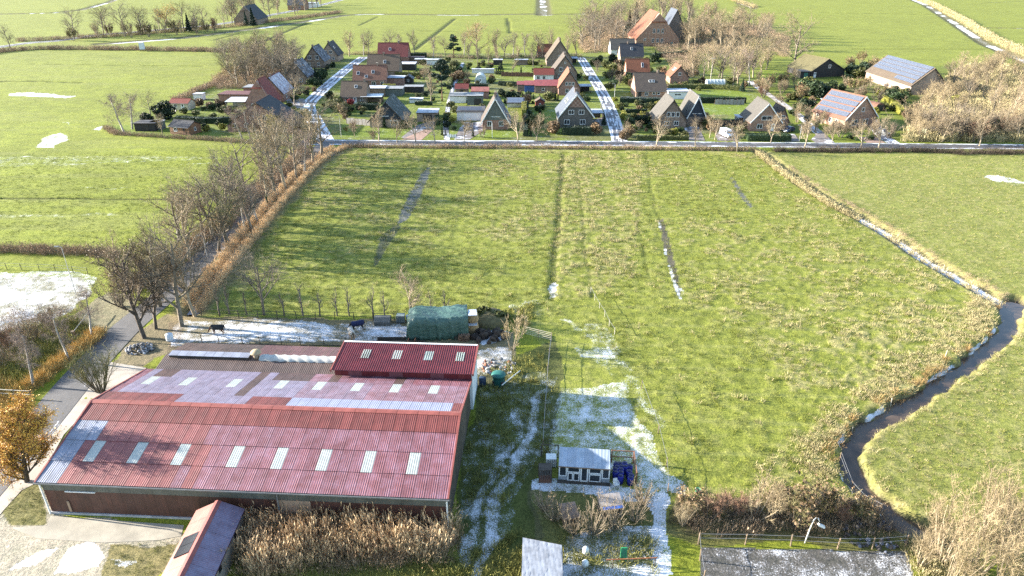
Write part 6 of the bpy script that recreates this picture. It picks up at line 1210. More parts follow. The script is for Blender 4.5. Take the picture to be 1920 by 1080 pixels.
panel_fence('grey fence with hedge panels beside the wide lawn', (1340,196), (1395,196.5), 1.7, 8, GP); panel_fence('low white fence before the white garage drive', (838,258), (856,258), .9, 4, FRAME); panel_fence('dark slatted screen beside the right street', (1126,205), (1131,224), 1.8, 5, BR['k']); panel_fence('dark timber fence beside the long lawn of the navy-fronted house', (1325,238), (1385,236), 1.9, 8, BR['k'])
# --- horses
def skin_body(name, verts, edges, m, sub=2):
    me = bpy.data.meshes.new(name); me.from_pydata([v[0] for v in verts], edges, []); me.materials.append(m); o = obj(name, me)
    md = o.modifiers.new('skin', 'SKIN'); sv_ = me.skin_vertices[0].data
    for i, v in enumerate(verts): sv_[i].radius = (v[1], v[1]) if not isinstance(v[1], tuple) else v[1]
    sv_[0].use_root = True; s = o.modifiers.new('smooth', 'SUBSURF'); s.levels = sub; s.render_levels = sub; return o
def horse(x, y, rz, s, coat, rug, label, head='down', zrot=0):
    """faces +x; withers about 1.5 m before scaling"""
    if head == 'down': nk = [((.95,0,1.30),.20),((1.22,0,1.02),.15),((1.42,0,.72),.11),((1.60,0,.45),.10),((1.70,0,.22),.07)]
    else: nk = [((.95,0,1.40),.20),((1.15,0,1.62),.15),((1.30,0,1.80),.12),((1.52,0,1.72),.10),((1.78,0,1.58),.07)]
    V = [((-.62,0,1.22),.34),((-.2,0,1.17),.36),((.25,0,1.16),.36),((.66,0,1.20),.33)] + nk
    E = [(0,1),(1,2),(2,3),(3,4),(4,5),(5,6),(6,7),(7,8)]
    def leg(root, pts):
        prev = root
        for p, r in pts: V.append((p, r)); E.append((prev, len(V)-1)); prev = len(V)-1
    for sgn in (-1, 1):
        leg(0, [((-.58,sgn*.22,.95),.20),((-.50,sgn*.21,.74),.13),((-.74,sgn*.20,.50),.075),((-.70,sgn*.20,.22),.055),((-.64,sgn*.20,.03),.075)])
        leg(3, [((.66,sgn*.20,.92),.16),((.68,sgn*.19,.52),.085),((.70,sgn*.19,.25),.052),((.74,sgn*.19,.03),.075)])
    o = skin_body('horse', V, E, coat); p = P(x, y); o.location = (p.x, p.y, gz(p.x, p.y)); o.rotation_euler = (0, 0, rz); o.scale = (s, s, s); tag(o, label, 'horse')
    q = MB(); n = 9; st = [(-.98,.10,1.30,.26),(-.90,.33,1.20,.40),(-.55,.43,1.18,.46),(-.1,.43,1.14,.47),(.4,.43,1.14,.46),(.78,.40,1.17,.43),(.98,.30,1.22,.36)]
    for (xx, rw, zc, rz_) in st:
        for k in range(n):
            t = PI*(-.18+1.36*k/(n-1)); q.v.append((xx, rw*math.cos(t), zc+rz_*math.sin(t)))
    for i in range(len(st)-1):
        for k in range(n-1): q.f.append((i*n+k, i*n+n+k, i*n+n+1+k, i*n+1+k))
    q.build('rug', rug, o, True)
    MB().tube([(-.95,0,1.30),(-1.06,0,1.1),(-1.08,0,.6)], [.06,.08,.03], 6).build('tail', mat('horse_hair', (.03,.02,.015), .9, .2), o, True)
    hx = nk[3][0]; 
    for sgn in (-1, 1): MB().tube([(nk[2][0][0]+.02,sgn*.07,nk[2][0][2]+.05),(nk[2][0][0]+.0,sgn*.09,nk[2][0][2]+.22)], [.035,.008], 5).build('ear', coat, o)
    return o
horse(411, 626, PI, .88, mat('bay_coat', (.09,.035,.018), .7, .2), mat('black_rug', (.018,.020,.022), .8, .3), 'bay horse in a dark rug grazing alone on the snow')
horse(660, 634, R(118), .86, mat('chestnut_coat', (.30,.16,.07), .7, .2), mat('cream_rug', (.40,.36,.31), .8, .15), 'pale horse in a cream rug at the hay beside the navy-rugged one', 'down')
horse(672, 619, R(200), .90, mat('black_coat', (.018,.014,.012), .7, .2), mat('navy_rug', (.012,.016,.055), .7, .2), 'black horse in a navy rug at the hay')
hay = tag(obj('hay_heap', blades(500, .22, 1.5, .015, STRAW, 33, 3.0, 0, 'hay'), None, P(655,626)), 'flattened hay on the snow between the two rugged horses', 'hay')
# --- bale stack under the tarpaulin
a, b = P(770,640), P(893,634); ang = math.atan2(b.y-a.y, b.x-a.x); L = (b-a).length; tp = empty('bale_stack', a, ang); tag(tp, 'stack of straw bales partly showing at the end of the green tarpaulin', 'bales')
BALE = mat('straw_bale', (.30,.21,.11), .95, .3, 5, None, .4, 20)
for i, (x, z) in enumerate(((L-.35,.75),(L-.35,2.25),(L-1.9,.75),(L-1.9,2.25),(1.2,.75),(3.0,.75),(4.8,.75))):
    q = MB().lathe([(.72,-.68),(.78,-.6),(.78,.6),(.72,.68)], 14); o = q.build('bale', BALE, tp, True); o.location = (x, 1.9, z); o.rotation_euler = (PI/2, 0, 0)
    if x > L-1: MB().box(x-.6, x+.55, .75, 2.4, z+.74, z+.84).build('snow_cap', FLAT['s'], tp)
q = MB(); nx, ny = 46, 30; rr_ = random.Random(4)
for j in range(ny+1):
    for i in range(nx+1):
        u, v = i/nx, j/ny; x = -.25 + (L-.75)*u; s = v*2-1
        top = 3.25+.12*math.sin(u*9)-.5*max(0, .12-u)*8 -.15*u; e = abs(s)**4.5; half = 2.0
        t = abs(s); yy = half*math.copysign(min(1, t*1.45), s)*(1 if t < .69 else 1+.16*(t-.69)); z = top if t < .60 else top*(1-((t-.60)/.40)**1.15)
        fold = .10*math.sin(u*47+1.5*math.sin(u*11)+j*.12)*max(0, t-.45)*1.9 + .05*math.sin(u*83+2*math.sin(v*7)); xs_ = -.35*max(0, 1-u*9)*0
        ex = 0
        if i in (0,): z *= .9
        q.v.append((x + (.0 if .06 < u else -.35*(1-z/3.3)), 2.0+yy+fold*(1 if s > 0 else -1)*(-1), max(.02, z+.04*math.sin(u*31+v*17))))
for j in range(ny):
    for i in range(nx): k = j*(nx+1)+i; q.f.append((k, k+1, k+nx+2, k+nx+1))
nb_ = len(q.v)
m, nt, b_ = newmat('green_tarpaulin'); nt.links.new(ramp(nt, noise(nt, coords(nt), .8, 4), [(.3, (.030,.070,.056)), (.7, (.055,.108,.088))]), b_.inputs['Base Color']); b_.inputs['Roughness'].default_value = .45; bump(nt, b_, noise(nt, coords(nt), 1.6, 4, .6), .8, .25)
o = q.build('tarpaulin', m, None, True); o.location = a; o.rotation_euler = (0, 0, ang); tag(o, 'crumpled green tarpaulin draped over the bale stack', 'tarpaulin')
md = o.modifiers.new('cloth', 'SOLIDIFY'); md.thickness = .02
e = MB(); endp = [(-.25+0, 2.0+2.0*math.cos(PI*k/8), 3.0*math.sin(PI*k/8)**.35) for k in range(9)]
# crate, logs, pallets, pipes beside the stack
c = empty('mesh_crate', P(846,637)); tag(c, 'dark green mesh crate before the tarpaulin', 'crate'); GM = mat('green_mesh', (.02,.06,.04), .6, .2)
for x in (0,.4,.8,1.2):
    for z in (0,): MB().tube([(x,0,0),(x,0,1.0)], [.025]*2, 4).build('bar', GM, c); MB().tube([(x,.9,0),(x,.9,1.0)], [.025]*2, 4).build('bar', GM, c)
for z in (.05,.5,1.0):
    for y in (0,.9): MB().tube([(0,y,z),(1.2,y,z)], [.025]*2, 4).build('rail', GM, c)
MB().box(.03, 1.17, .03, .87, .02, .5).build('load', POSTD, c)
lg = empty('log_pile', P(862,638)); tag(lg, 'pile of split logs beside the mesh crate', 'logs'); lr = random.Random(5)
for i in range(24):
    o = MB().tube([(0,-.35,0),(0,.35,0)], [.13,.12], 7).build('log', mat('firewood', (.14,.09,.06), .9, .3, 4, rnd=.3), lg); r_ = i//6; o.location = ((i % 6)*.24-.1+.1*(r_ % 2), lr.uniform(-.1,.1), .12+r_*.22); o.rotation_euler = (0, lr.uniform(0,3), lr.uniform(-.2,.2))
t = empty('trough', P(752,642)); tag(t, 'long rust-brown trough behind the red ribbed roof', 'trough')
MB().box(-3.2,3.2,-.5,-.42,0,.55).build('side', POSTD, t); MB().box(-3.2,3.2,.42,.5,0,.55).build('side', POSTD, t); MB().box(-3.2,3.2,-.42,.42,0,.08).build('floor', POSTD, t)
for x in (1.0,1.9): MB().box(x-.06,x+.06,-.55,.55,.1,.62).build('tie', mat('rust_tie', (.20,.09,.05), .8, .2), t)
for lb, x, y, h, r_, m_ in (('grey cage tote on the paddock edge beside the tarpaulin', 752, 603, 1.2, .6, GP),): 
    o = empty('cage_tote', P(x, y)); tag(o, lb, 'tote'); MB().box(-.55,.55,-.5,.5,.12,1.1).build('tank', mat('murky_tank', (.16,.19,.18), .5, .2), o)
    for k in range(5): MB().tube([(-.6+k*.3,-.55,.1),(-.6+k*.3,-.55,1.2)], [.025]*2, 4).build('bar', GREY, o); MB().tube([(-.6,-.55,.15+k*.25),(.6,-.55,.15+k*.25)], [.025]*2, 4).build('bar', GREY, o)
o = MB().lathe([(.28,0),(.36,.1),(.40,.85),(.36,.9)], 14).build('feed_bin', mat('pale_blue_plastic', (.38,.44,.48), .5, .1), None, True); o.location = P(767,602); tag(o, 'pale feed bin beside the grey cage tote', 'bin')
o = MB().prismx([(-.7,0),(.7,0),(.85,.5),(.55,1.0),(-.3,1.1),(-.8,.6)], -1.1, 1.1).build('calf_hut', mat('grey_hut_plastic', (.11,.11,.10), .7, .2), None); o.location = P(718,606); tag(o, 'dark rounded hut on the paddock edge beside the tote', 'hut')
# tank with roof, drum and scrap right of the hall
k = empty('silo_drum', P(935,722)); tag(k, 'dark green round drum with domed lid on the track', 'drum'); DG = mat('dark_green_plastic', (.012,.062,.055), .5, .2, 2); DG2 = mat('green_lid', (.02,.10,.085), .5, .15, 2)
MB().lathe([(.72,0),(.78,.1),(.70,.9),(.80,1.35),(.86,1.45)], 16).build('body', DG, k, True); MB().lathe([(.88,1.45),(.86,1.58),(.6,1.72),(.2,1.78)], 16).build('lid', DG2, k, True)
for i in range(4): t_ = i*PI/2+.6; MB().box(-.16,.16,-.05,.05,.25,.85).build('hatch', BR['k'], k).matrix_local = Matrix.Rotation(t_, 4, 'Z') @ Matrix.Translation((0,-.76,0))
o = MB().lathe([(.40,0),(.44,.1),(.44,1.0),(.40,1.05)], 14).build('drum', mat('navy_drum', (.015,.03,.06), .5, .2), None, True); o.location = P(905,722); tag(o, 'dark blue drum against the white hall wall', 'drum')
pa, pb = P(975,695,.2), P(941,722,.6); o = MB().tube([(0,0,0), tuple(pb-pa)], [.06,.06], 6).build('pole', WHITE, None); o.location = pa; tag(o, 'white pole leaning across the weeds beside the green drum', 'pole')
sr = random.Random(9)
def heap(label, name, cat, x, y, n, rad, hgt, size, mats, part):
    o = empty(name, P(x, y)); o.location.z = gz(o.location.x, o.location.y); tag(o, label, cat); ms = []
    for mm in mats:
        for v in range(2):
            q = bmesh.new(); bmesh.ops.create_icosphere(q, subdivisions=1, radius=1)
            for vv in q.verts: vv.co *= sr.uniform(.75, 1.2)
            me = bpy.data.meshes.new(part); q.to_mesh(me); q.free(); me.materials.append(mm); ms.append(me)
    for i in range(n):
        a = sr.uniform(0, 2*PI); d = rad*math.sqrt(sr.random()); z = hgt*(1-d/rad)*sr.uniform(.3,1); s = size*sr.uniform(.5,1.3)
        p = obj(part, sr.choice(ms), o, (d*math.cos(a), d*math.sin(a)*.75, max(s*.4, z))); p.scale = (s, s*sr.uniform(.6,1), s*sr.uniform(.5,.9)); p.rotation_euler = (sr.uniform(0,3), sr.uniform(0,3), sr.uniform(0,3))
STN = mat('grey_fieldstone', (.22,.21,.20), .9, .25, 3, rnd=.3); STN2 = mat('snowy_stone', (.34,.34,.36), .9, .25, 2, rnd=.2); BRK2 = mat('old_brick_rubble', (.24,.11,.07), .9, .3, 3, rnd=.3)
heap('heap of pale field stones beside the alders', 'stone_heap', 'stones', 263, 655, 150, 1.9, 1.0, .20, [STN, mat('dark_fieldstone', (.10,.095,.09), .9, .25, 3, rnd=.3), STN2], 'stone')
heap('low scrap heap of bricks and boards beside the small pale tree', 'rubble_heap', 'rubble', 935, 688, 46, 2.4, .3, .26, [STN, BRK2, STN2], 'lump'); heap('dark manure heap with snow beside the bale stack', 'manure_heap', 'heap', 918, 632, 40, 2.3, .8, .55, [mat('manure', (.03,.022,.018), .95, .3), mat('manure2', (.045,.035,.028), .95, .3)], 'clod')
heap('snowy rubble at the canal end of the arena fence', 'rubble_heap', 'rubble', 1640, 1003, 70, 2.8, .5, .24, [ mat('blue_grey_scrap', (.10,.11,.14), .8, .3), mat('dark_scrap', (.05,.045,.045), .8, .3)], 'lump')
o = MB().lathe([(.42,0),(.46,.1),(.46,.95),(.30,1.05),(.12,1.08)], 14).build('water_tank', mat('white_plastic', (.52,.55,.58), .5, .1), None, True); o.location = P(319,638); tag(o, 'white water barrel at the ditch end beside the alders', 'barrel')
# --- aviary
A0, A1 = P(1046.5,901), P(1142.5,907.5); av = empty('aviary', A0, math.atan2(A1.y-A0.y, A1.x-A0.x)); tag(av, 'white-fronted aviary shed with big windows and pale corrugated roof', 'aviary'); L = (A1-A0).length
MB().box(0,L,.08,2.1,0,1.92).build('wall', mat('pale_grey_boards', (.30,.33,.36), .8, .15, 1.5), av)
ARF = corr_mat('frosted_pale_sheet', (.26,.31,.35), pitch=.15, frost=.25, stain=(.8,.8,.8))
nr = 6; me = corr_slab(0, L/nr-.01, -.25, 2.02, 2.25, 2.32, 12, .02).mesh('roof_sheet', ARF)
for i in range(nr): obj('roof_sheet', me, av, (i*L/nr, 0, .003*(i % 2)))
MB().box(-.05,L+.05,-.28,-.20,1.90,2.0).build('fascia', WOOD_M, av)
def awin(x0, x1, z0, z1):
    q = MB(); t = .09
    for a in ((x0,x1,-.03,.1,z1-t,z1),(x0,x1,-.03,.1,z0,z0+t),(x0,x0+t,-.03,.1,z0+t,z1-t),(x1-t,x1,-.03,.1,z0+t,z1-t)): q.box(*a)
    o = q.build('window', FRAME, av); MB().box(x0+t,x1-t,.0,.09,z0+t,z1-t).build('pane', GLASS, o)
for x0, x1, z0, z1 in ((.05,.82,.62,1.85),(.86,2.12,1.15,1.85),(.92,1.45,.12,1.08),(1.48,2.1,.12,1.08),(3.0,4.25,1.15,1.85),(3.05,4.2,.15,1.05),(4.3,5.05,.62,1.85)): awin(x0*L/5.1, x1*L/5.1, z0, z1)
o = MB().box(2.18*L/5.1,2.95*L/5.1,-.05,.1,.02,1.88).build('door', FRAME, av); MB().box(2.32*L/5.1,2.81*L/5.1,-.07,-.05,.3,1.7).build('pane', GLASS, o)
MB().box(-.1,L+.1,-.35,.05,-.05,.10).build('step', POSTD, av)
pen = empty('pen_frame', P(1143,858)); tag(pen, 'rusty timber pen frame round the blue barrels', 'pen'); c0 = P(1143,858); RB = mat('rusty_beam', (.17,.085,.05), .85, .3, 3)
cor = [P(1146,866)-c0, P(1187,868)-c0, P(1192,908)-c0]
for q_ in cor: MB().box(q_.x-.06,q_.x+.06,q_.y-.06,q_.y+.06,-.1,1.5).build('post', RB, pen)
for q1, q2 in zip(cor[:-1], cor[1:]):
    for z in (.7,1.45): MB().tube([q1+Vector((0,0,z)), q2+Vector((0,0,z))], [.055]*2, 4).build('beam', RB, pen)
pen2 = empty('pen_frame', P(1015,856)); tag(pen2, 'thin timber frame at the left end of the aviary', 'pen'); c0 = P(1015,856); cor = [Vector((0,0,0)), P(1046,858)-c0]
for q_ in cor: MB().box(q_.x-.05,q_.x+.05,q_.y-.05,q_.y+.05,-.1,1.6).build('post', POSTD, pen2)
MB().tube([cor[0]+Vector((0,0,1.55)), cor[1]+Vector((0,0,1.55))], [.05]*2, 4).build('beam', POSTD, pen2)
BLU = mat('blue_plastic', (.010,.016,.16), .4, .2, 2, rnd=.2); bb = MB().lathe([(.25,0),(.29,.06),(.29,.28),(.30,.30),(.30,.60),(.29,.62),(.29,.84),(.25,.9)], 14).mesh('shell', BLU, True); bl = MB().lathe([(.21,.885),(.21,.91),(.05,.912)], 12).mesh('lid', mat('dark_blue_lid', (.006,.010,.06), .5, .1), True)
for i, (x, y) in enumerate([(1360,330),(1420,335),(1495,325),(1375,385),(1445,375),(1510,382),(1580,370),(1352,425),(1440,428),(1350,475),(1435,478),(1570,462),(1602,520),(1590,565),(1430,540)]):
    p = P(1000+x/8.727, 830+y/8.727, .9); p.z = 0; o = empty('barrel', p, i); tag(o, 'blue plastic barrel standing in the pen beside the aviary', 'barrel', 'blue barrels in the pen'); obj('shell', bb, o); obj('lid', bl, o)
ch = empty('garden_chair', P(1155,914), R(15)); tag(ch, 'white plastic garden chair beside the blue barrels', 'chair'); WP = mat('white_plastic_chair', (.6,.62,.6), .5, .05)
MB().box(-.24,.24,-.22,.22,.40,.44).build('seat', WP, ch); MB().slab((-.24,.20,.44),(.24,.20,.44),(.20,.32,.88),(-.20,.32,.88),.035).build('backrest', WP, ch)
for sx in (-1,1):
    MB().tube([(sx*.25,-.2,.62),(sx*.25,.26,.64)], [.03]*2, 5).build('armrest', WP, ch)
    for sy in (-1,1): MB().tube([(sx*.26,sy*.24,0),(sx*.22,sy*.19,.62 if sy < 0 else .42)], [.028,.025], 5).build('leg', WP, ch)
ib = empty('cage_tote', P(1033,872)); tag(ib, 'white water tote in a wire cage at the left end of the aviary', 'tote'); MB().box(-.5,.5,-.45,.45,.15,1.1).build('tank', WP, ib)
for k in range(6): MB().tube([(-.55+k*.22,-.5,.1),(-.55+k*.22,-.5,1.15)], [.018]*2, 4).build('bar', GREY, ib); MB().tube([(-.55,-.5,.12+k*.2),(.55,-.5,.12+k*.2)], [.018]*2, 4).build('bar', GREY, ib)
hu = empty('hutch_rack', P(1022,905)); tag(hu, 'dark open rack of rabbit hutches left of the aviary', 'hutch')
for x in (-.6,.6):
    for y in (0,.9): MB().box(x-.04,x+.04,y-.04,y+.04,0,1.6).build('post', POSTD, hu)
for z in (.35,.95,1.55): MB().box(-.62,.62,-.05,.95,z,z+.06).build('shelf', POSTD if z > .4 else mat('rust_board', (.14,.07,.045), .8, .3), hu)
MB().box(-.6,.6,-.06,-.02,0,.34).build('front_board', MATS['rust_board'], hu)
for i in range(5): MB().tube([(-.5+i*.25,-.03,.4),(-.5+i*.25,-.03,1.5)], [.012]*2, 4).build('bar', GREY, hu)
# snow-topped shed, hutches among the bushes, garden junk
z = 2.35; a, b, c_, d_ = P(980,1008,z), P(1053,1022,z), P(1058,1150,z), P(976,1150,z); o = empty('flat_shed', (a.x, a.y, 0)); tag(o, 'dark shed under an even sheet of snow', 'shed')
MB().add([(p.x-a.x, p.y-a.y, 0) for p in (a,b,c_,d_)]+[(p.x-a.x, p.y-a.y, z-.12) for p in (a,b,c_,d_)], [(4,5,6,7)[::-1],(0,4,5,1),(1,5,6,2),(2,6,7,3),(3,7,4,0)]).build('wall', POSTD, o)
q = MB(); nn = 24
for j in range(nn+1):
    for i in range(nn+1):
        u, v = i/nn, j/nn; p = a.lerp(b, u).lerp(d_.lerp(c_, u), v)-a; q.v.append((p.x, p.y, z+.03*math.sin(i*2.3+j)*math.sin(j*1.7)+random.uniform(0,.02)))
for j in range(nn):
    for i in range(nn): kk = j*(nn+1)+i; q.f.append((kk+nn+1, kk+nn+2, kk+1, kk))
q.build('snow', mat('shade_toned_snow', (.20,.215,.245), .9, .25, 1.5), o, True); MB().tube([a-a+Vector((0,0,z-.05)), b-a+Vector((0,0,z-.05))], [.06]*2, 4).build('roof_edge', POSTD, o); MB().tube([b-a+Vector((0,0,z-.05)), c_-a+Vector((0,0,z-.05))], [.06]*2, 4).build('roof_edge', GREY, o)  # snow colour darkened to blue-grey so the sunlit roof looks shaded
def hutch(label, xl, xr, y, w2, h0, h1, wm, rm, rz=0):
    a, b = P(xl, y), P(xr, y); L = (b-a).length; o = empty('hutch', a, rz); tag(o, label, 'hutch'); MB().prismx([(0,0),(w2,0),(w2,h1),(0,h0)], 0, L).build('box', wm, o); MB().slab((-.1,-.12,h0+.08),(L+.1,-.12,h0+.08),(L+.1,w2+.1,h1+.08),(-.1,w2+.1,h1+.08),.05).build('roof', rm, o); MB().box(.2,L-.2,-.03,.0,.25,h0-.2).build('mesh_front', GLASS, o)
hutch('grey-roofed hutch with a blue sheet half hidden in the bare bushes', 1128, 1168, 974, 1.5, 1.1, 1.4, BR['g'], mat('grey_hutch_roof', (.26,.235,.22), .8, .2), R(9)); hutch('brown hutch with snow on it among the bare bushes', 1058, 1086, 990, 1.6, 1.0, 1.2, WOOD_M, mat('brown_hutch_roof', (.22,.15,.11), .8, .2), R(12))
o = MB().box(-.9,.9,-.15,.15,0,.04).build('blue_sheet', mat('blue_sheet', (.03,.09,.30), .5, .3, 3), None); o.location = P(1150,952,1.56); o.rotation_euler = (.12,0,R(9)); tag(o, 'blue plastic strip on the grey hutch roof', 'sheet')
gf = empty('green_screen', P(1168,1052), R(2)); tag(gf, 'upright green-framed panel in the snowy vegetable plot', 'screen'); GFM = mat('bright_green_paint', (.03,.26,.11), .5, .15)
for x in (-.24,.24): MB().box(x-.03,x+.03,-.03,.03,0,1.55).build('upright', GFM, gf)
MB().box(-.24,.24,-.03,.03,1.5,1.56).build('crossbar', GFM, gf); MB().box(-.21,.21,-.01,.01,.3,1.48).build('panel', mat('green_mesh_panel', (.03,.16,.10), .6, .3, 6), gf)
ld = empty('ladder', P(1210,1040), R(-70)); tag(ld, 'short weathered ladder lying on the snowy plot', 'ladder')
for y in (-.2,.2): MB().box(-.6,.6,y-.03,y+.03,.08,.14).build('rail', POSTP, ld)
for i in range(5): MB().box(-.5+i*.25-.02,-.5+i*.25+.02,-.2,.2,.09,.13).build('rung', POSTP, ld)
o = MB().box(-.55,.55,-.07,.07,.05,.1).build('plank', POSTP, None); o.location = P(1190,1025); o.rotation_euler = (0,0,R(50)); tag(o, 'loose pale plank on the snowy plot', 'plank')
rl = empty('barrier', P(1136,1066)); tag(rl, 'rusty orange rail on a single post across the plot end', 'barrier'); pb = P(1230,1062)-P(1136,1066); MB().tube([(0,0,1.0), (pb.x,pb.y,1.0)], [.05]*2, 6).build('rail', mat('rust_orange', (.27,.10,.04), .7, .25, 3), rl); MB().tube([(pb.x*.13,pb.y*.13,-.2),(pb.x*.13,pb.y*.13,1.0)], [.04]*2, 6).build('post', POSTD, rl); MB().tube([(pb.x*.97,pb.y*.97,-.2),(pb.x*.97,pb.y*.97,1.0)], [.04]*2, 6).build('post', POSTD, rl)
for x, y, l in ((1097,1062,'white sack standing at the plot end'),(1098,1037,'white bundle lying among the plot weeds')): o = MB().lathe([(.22,0),(.30,.15),(.28,.5),(.15,.68),(.05,.72)], 10).build('sack', WP, None, True); o.location = P(x, y); o.rotation_euler = (0,0,x); tag(o, l, 'sack')
bx = empty('feeder', P(1308,922)); tag(bx, 'small green bucket feeder on the pasture by the arena hedge', 'feeder'); GRB = mat('green_bucket', (.04,.28,.17), .5, .1)
MB().lathe([(.20,0),(.26,.32),(.24,.33),(.18,.05)], 12).build('bucket', GRB, bx, True); MB().lathe([(.2,.0),(.2,.3),(.05,.32)], 12).build('lid', GRB, bx, True).location = (.1,-.8,0)
# --- lamps, poles, sign
def lamp(label, x, y, h, style='straight', m_=None, r=.06):
    o = empty('street_lamp', P(x, y)); tag(o, label, 'lamp'); m_ = m_ or mat('lamp_grey', (.42,.42,.42), .5, .1, metal=.2)
    if style == 'curved':
        pts = [(0,0,0),(.12,0,h*.5),(.28,0,h*.9),(.42,0,h*.985),(.60,0,h*.96),(.80,0,h*.82)]; MB().tube(pts, [.06,.05,.045,.04,.04,.04], 8).build('post', m_, o, True); MB().prismx([(-.16,0),(.16,0),(.12,.16),(-.12,.16)], 0, .62).build('lantern', WHITE, o).matrix_local = Matrix.Translation((.74,0,h*.70)) @ Matrix.Rotation(.5, 4, 'Y')
    else:
        MB().tube([(0,0,-.1),(0,0,h)], [r, r*.6], 8).build('post', m_, o); MB().tube([(0,0,h-.05),(-.5,0,h+.05)], [.04]*2, 6).build('arm', m_, o); MB().box(-1.0,-.35,-.13,.13,h,h+.13).build('lantern', GREY, o)
    return o
lamp('white curved-neck lamp behind the arena fence', 1509, 1018, 3.0, 'curved', WHITE); lamp('tall thin grey lamp over the snowy paddock', 143, 553, 7.8); lamp('pale lamp at the right street beside the catslide house', 1152, 184, 5, r=.08); lamp('white lamp post before the flared brown-roofed house', 923, 259, 4.5, r=.07, m_=WHITE); lamp('lamp at the mouth of the left street', 640, 257, 6); lamp('lamp by the straight road where the brush begins', 389, 484, 4); lamp('lamp at the village road beside the solar house', 1498, 266, 4.5)
st = empty('nest_pole', P(1332,151)); tag(st, 'tall wooden pole with a stork nest platform at the wood edge', 'pole'); MB().tube([(0,0,-.1),(0,0,8.6)], [.18,.13], 8).build('pole', POSTP, st); MB().lathe([(.9,8.55),(.95,8.62),(.95,8.72),(.2,8.75)], 12).build('platform', POSTP, st); obj('nest', blades(90, .35, .8, .02, REEDB, 66, 2.5, 0, 'nest'), st, (0,0,8.75))
bc = empty('wooden_beam_gate', P(141,633), 0); tag(bc, 'pale barrier pole across the path to the snowy paddock', 'barrier'); p2 = P(176,588)-P(141,633); MB().tube([(0,0,.9),(p2.x,p2.y,1.0)], [.06,.05], 6).build('pole', POSTP, bc); MB().box(-.3,.1,-.2,.2,0,1.0).build('support', POSTW, bc)
hd = empty('hunting_hide', P(268,96)); tag(hd, 'small white raised hide in the reeds of the far left field edge', 'hide'); MB().box(-1,1,-1,1,1.0,4.2).build('cabin', mat('pale_blue_boards', (.45,.5,.55), .8, .1), hd); MB().slab((-1.2,-1.2,4.3),(1.2,-1.2,4.3),(1.2,1.2,4.7),(-1.2,1.2,4.7),.1).build('roof', FLAT['s'], hd)
for x in (-.9,.9):
    for y in (-.9,.9): MB().box(x-.08,x+.08,y-.08,y+.08,-.1,1.0).build('leg', POSTD, hd)
tb = empty('transformer_box', P(1733,259)); tag(tb, 'pale green transformer cabin beside the village road', 'cabin'); MB().box(0,3.2,0,2.4,0,2.5).build('wall', mat('pale_green_render', (.33,.36,.25), .8, .1), tb); MB().box(-.1,3.3,-.1,2.5,2.5,2.65).build('roof', GREY, tb); MB().box(1.2,2.6,-.04,.0,.1,2.1).build('door', BR['g'], tb)
sb = empty('barrel_sauna', P(1640,209), R(20)); tag(sb, 'brown barrel-shaped hut beside the solar house', 'hut'); pr_ = [(2.0+2.0*math.cos(PI*k/10), 2.6*math.sin(PI*k/10)**.7) for k in range(11)]; MB().prism(pr_, 0, 4.5).build('shell', mat('red_brown_boards', (.12,.06,.04), .8, .25), sb); MB().box(.7,3.3,-.05,.02,0,1.9).build('front', BR['k'], sb)
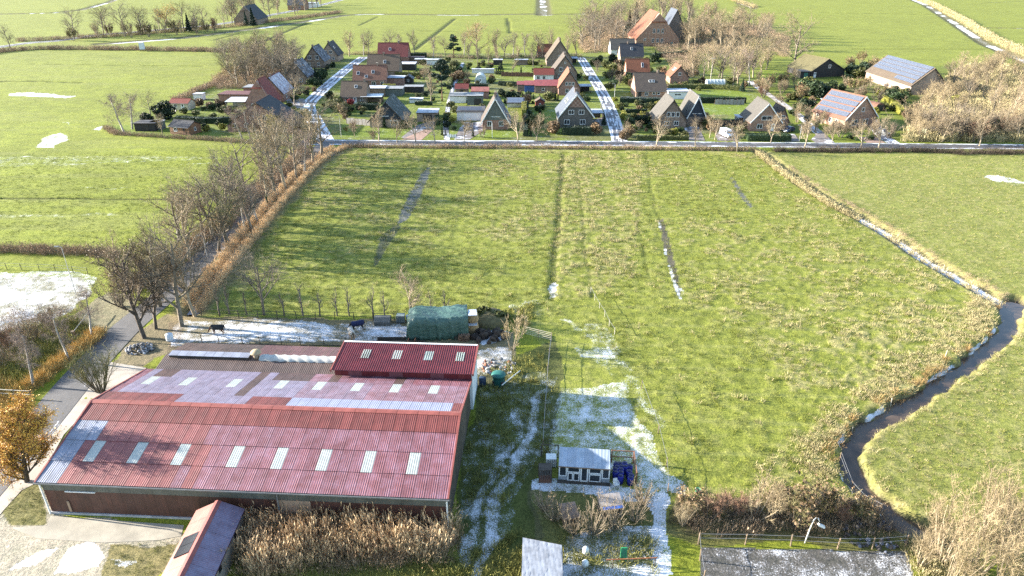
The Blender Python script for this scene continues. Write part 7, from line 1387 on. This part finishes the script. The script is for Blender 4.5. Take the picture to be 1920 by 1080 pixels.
# --- vehicles
def vehicle(label, x, y, rz, kind, col, cat):
    """front faces -y before turning"""
    o = empty('parked_van' if kind == 'van' else 'parked_car', P(x, y), rz); o.location.z = .04; tag(o, label, cat); paint = mat('car_paint_%s' % cat+str(int(x)), col, .3, .05, spec=.5); G_ = GLASS
    if kind == 'van': L, Wd, Hh, prof = 5.0, 1.95, 2.05, [(-2.5,.35),(-2.5,.85),(-2.35,1.0),(-1.65,1.18),(-.95,1.92),(-.6,2.05),(2.3,2.05),(2.5,1.9),(2.5,.35)]
    else: L, Wd, Hh, prof = 4.3, 1.78, 1.5, [(-2.15,.32),(-2.15,.68),(-1.95,.80),(-1.0,.95),(-.35,1.45),(.2,1.5),(1.2,1.45),(1.95,.98),(2.15,.9),(2.15,.32)]
    q = MB(); n = len(prof); rows = [(-Wd/2+.0, 1), (-Wd/2+.06, 1.0), (Wd/2-.06, 1.0), (Wd/2, 1)]
    vs = []
    for xx, k_ in ((-Wd/2, 0), (-Wd/2+.10, 1), (Wd/2-.10, 1), (Wd/2, 0)):
        for yy, zz in prof: ins = .10 if (zz > 1.0 and k_ == 0) else 0; vs.append((xx + (ins if xx < 0 else -ins), yy, zz - (.03 if k_ == 0 else 0)))
    fs = [tuple(range(n)), tuple(range(4*n-1, 3*n-1, -1))]
    for r_ in range(3):
        for i in range(n): fs.append((r_*n+i, r_*n+n+i, r_*n+n+(i+1) % n, r_*n+(i+1) % n))
    q.add(vs, [f[::-1] for f in fs]); q.build('body', paint, o)
    pa, pb = (prof[3], prof[4]); w_ = Wd/2-.16; MB().slab((-w_,pa[0]+.06,pa[1]+.07),(w_,pa[0]+.06,pa[1]+.07),(w_-.06,pb[0]-.02,pb[1]-.03),(-w_+.06,pb[0]-.02,pb[1]-.03),.03).build('windscreen', G_, o)
    zt = Hh-.2
    for s_ in (-1, 1):
        ya, yb = (-1.3,-.2) if kind == 'van' else (-.75,1.1); MB().box(s_*(Wd/2-.10)-.025, s_*(Wd/2-.10)+.025, ya+.35, yb, 1.15 if kind == 'van' else 1.0, zt if kind == 'van' else 1.36).build('side_window', G_, o)
        for yy in (-L*.32, L*.30):
            wh = MB().tube([(-.11,0,0),(.11,0,0)], [.33,.33], 14).build('wheel', mat('tyre_rubber', (.015,.015,.016), .8, .1), o); wh.location = (s_*(Wd/2-.1), yy, .33); MB().tube([(-.12,0,0),(.12,0,0)], [.19,.19], 10).build('rim', GREY, wh)
        MB().box(s_*(Wd/2-.42)-.2, s_*(Wd/2-.42)+.2, -L/2-.02, -L/2+.1, .62 if kind == 'car' else .72, .78 if kind == 'car' else .92).build('headlight', mat('lamp_glass', (.5,.52,.55), .15, .05), o)
        MB().box(s_*(Wd/2+.08)-.1, s_*(Wd/2+.08)+.1, -L*.2, -L*.2+.12, 1.05, 1.25).build('mirror', paint, o)
    MB().box(-.55,.55,-L/2-.02,-L/2+.08,.48,.64).build('grille', mat('black_trim', (.02,.02,.02), .6, .1), o); MB().box(-Wd/2+.03,Wd/2-.03,-L/2-.05,-L/2+.1,.30,.46).build('bumper', MATS['black_trim'], o); MB().box(-.26,.26,-L/2-.06,-L/2-.05,.34,.44).build('number_plate', FRAME, o)
    return o
vehicle('white van parked at the roadside on the left street', 577, 211, R(12), 'van', (.62,.62,.62), 'van'); vehicle('white van parked on the drive beside the village road', 1362, 256, R(14), 'van', (.62,.63,.65), 'van')
vehicle('black car parked before the white garage', 876, 240, R(4), 'car', (.02,.02,.022), 'car'); vehicle('dark grey car under the trees beside the solar house', 1654, 252, R(30), 'car', (.06,.065,.07), 'car'); vehicle('navy car beside the house behind clipped hedge', 1478, 247, R(-50), 'car', (.02,.035,.07), 'car'); vehicle('silver car parked under the hedge of the street corner house', 1247, 107, R(80), 'car', (.05,.06,.06), 'car')
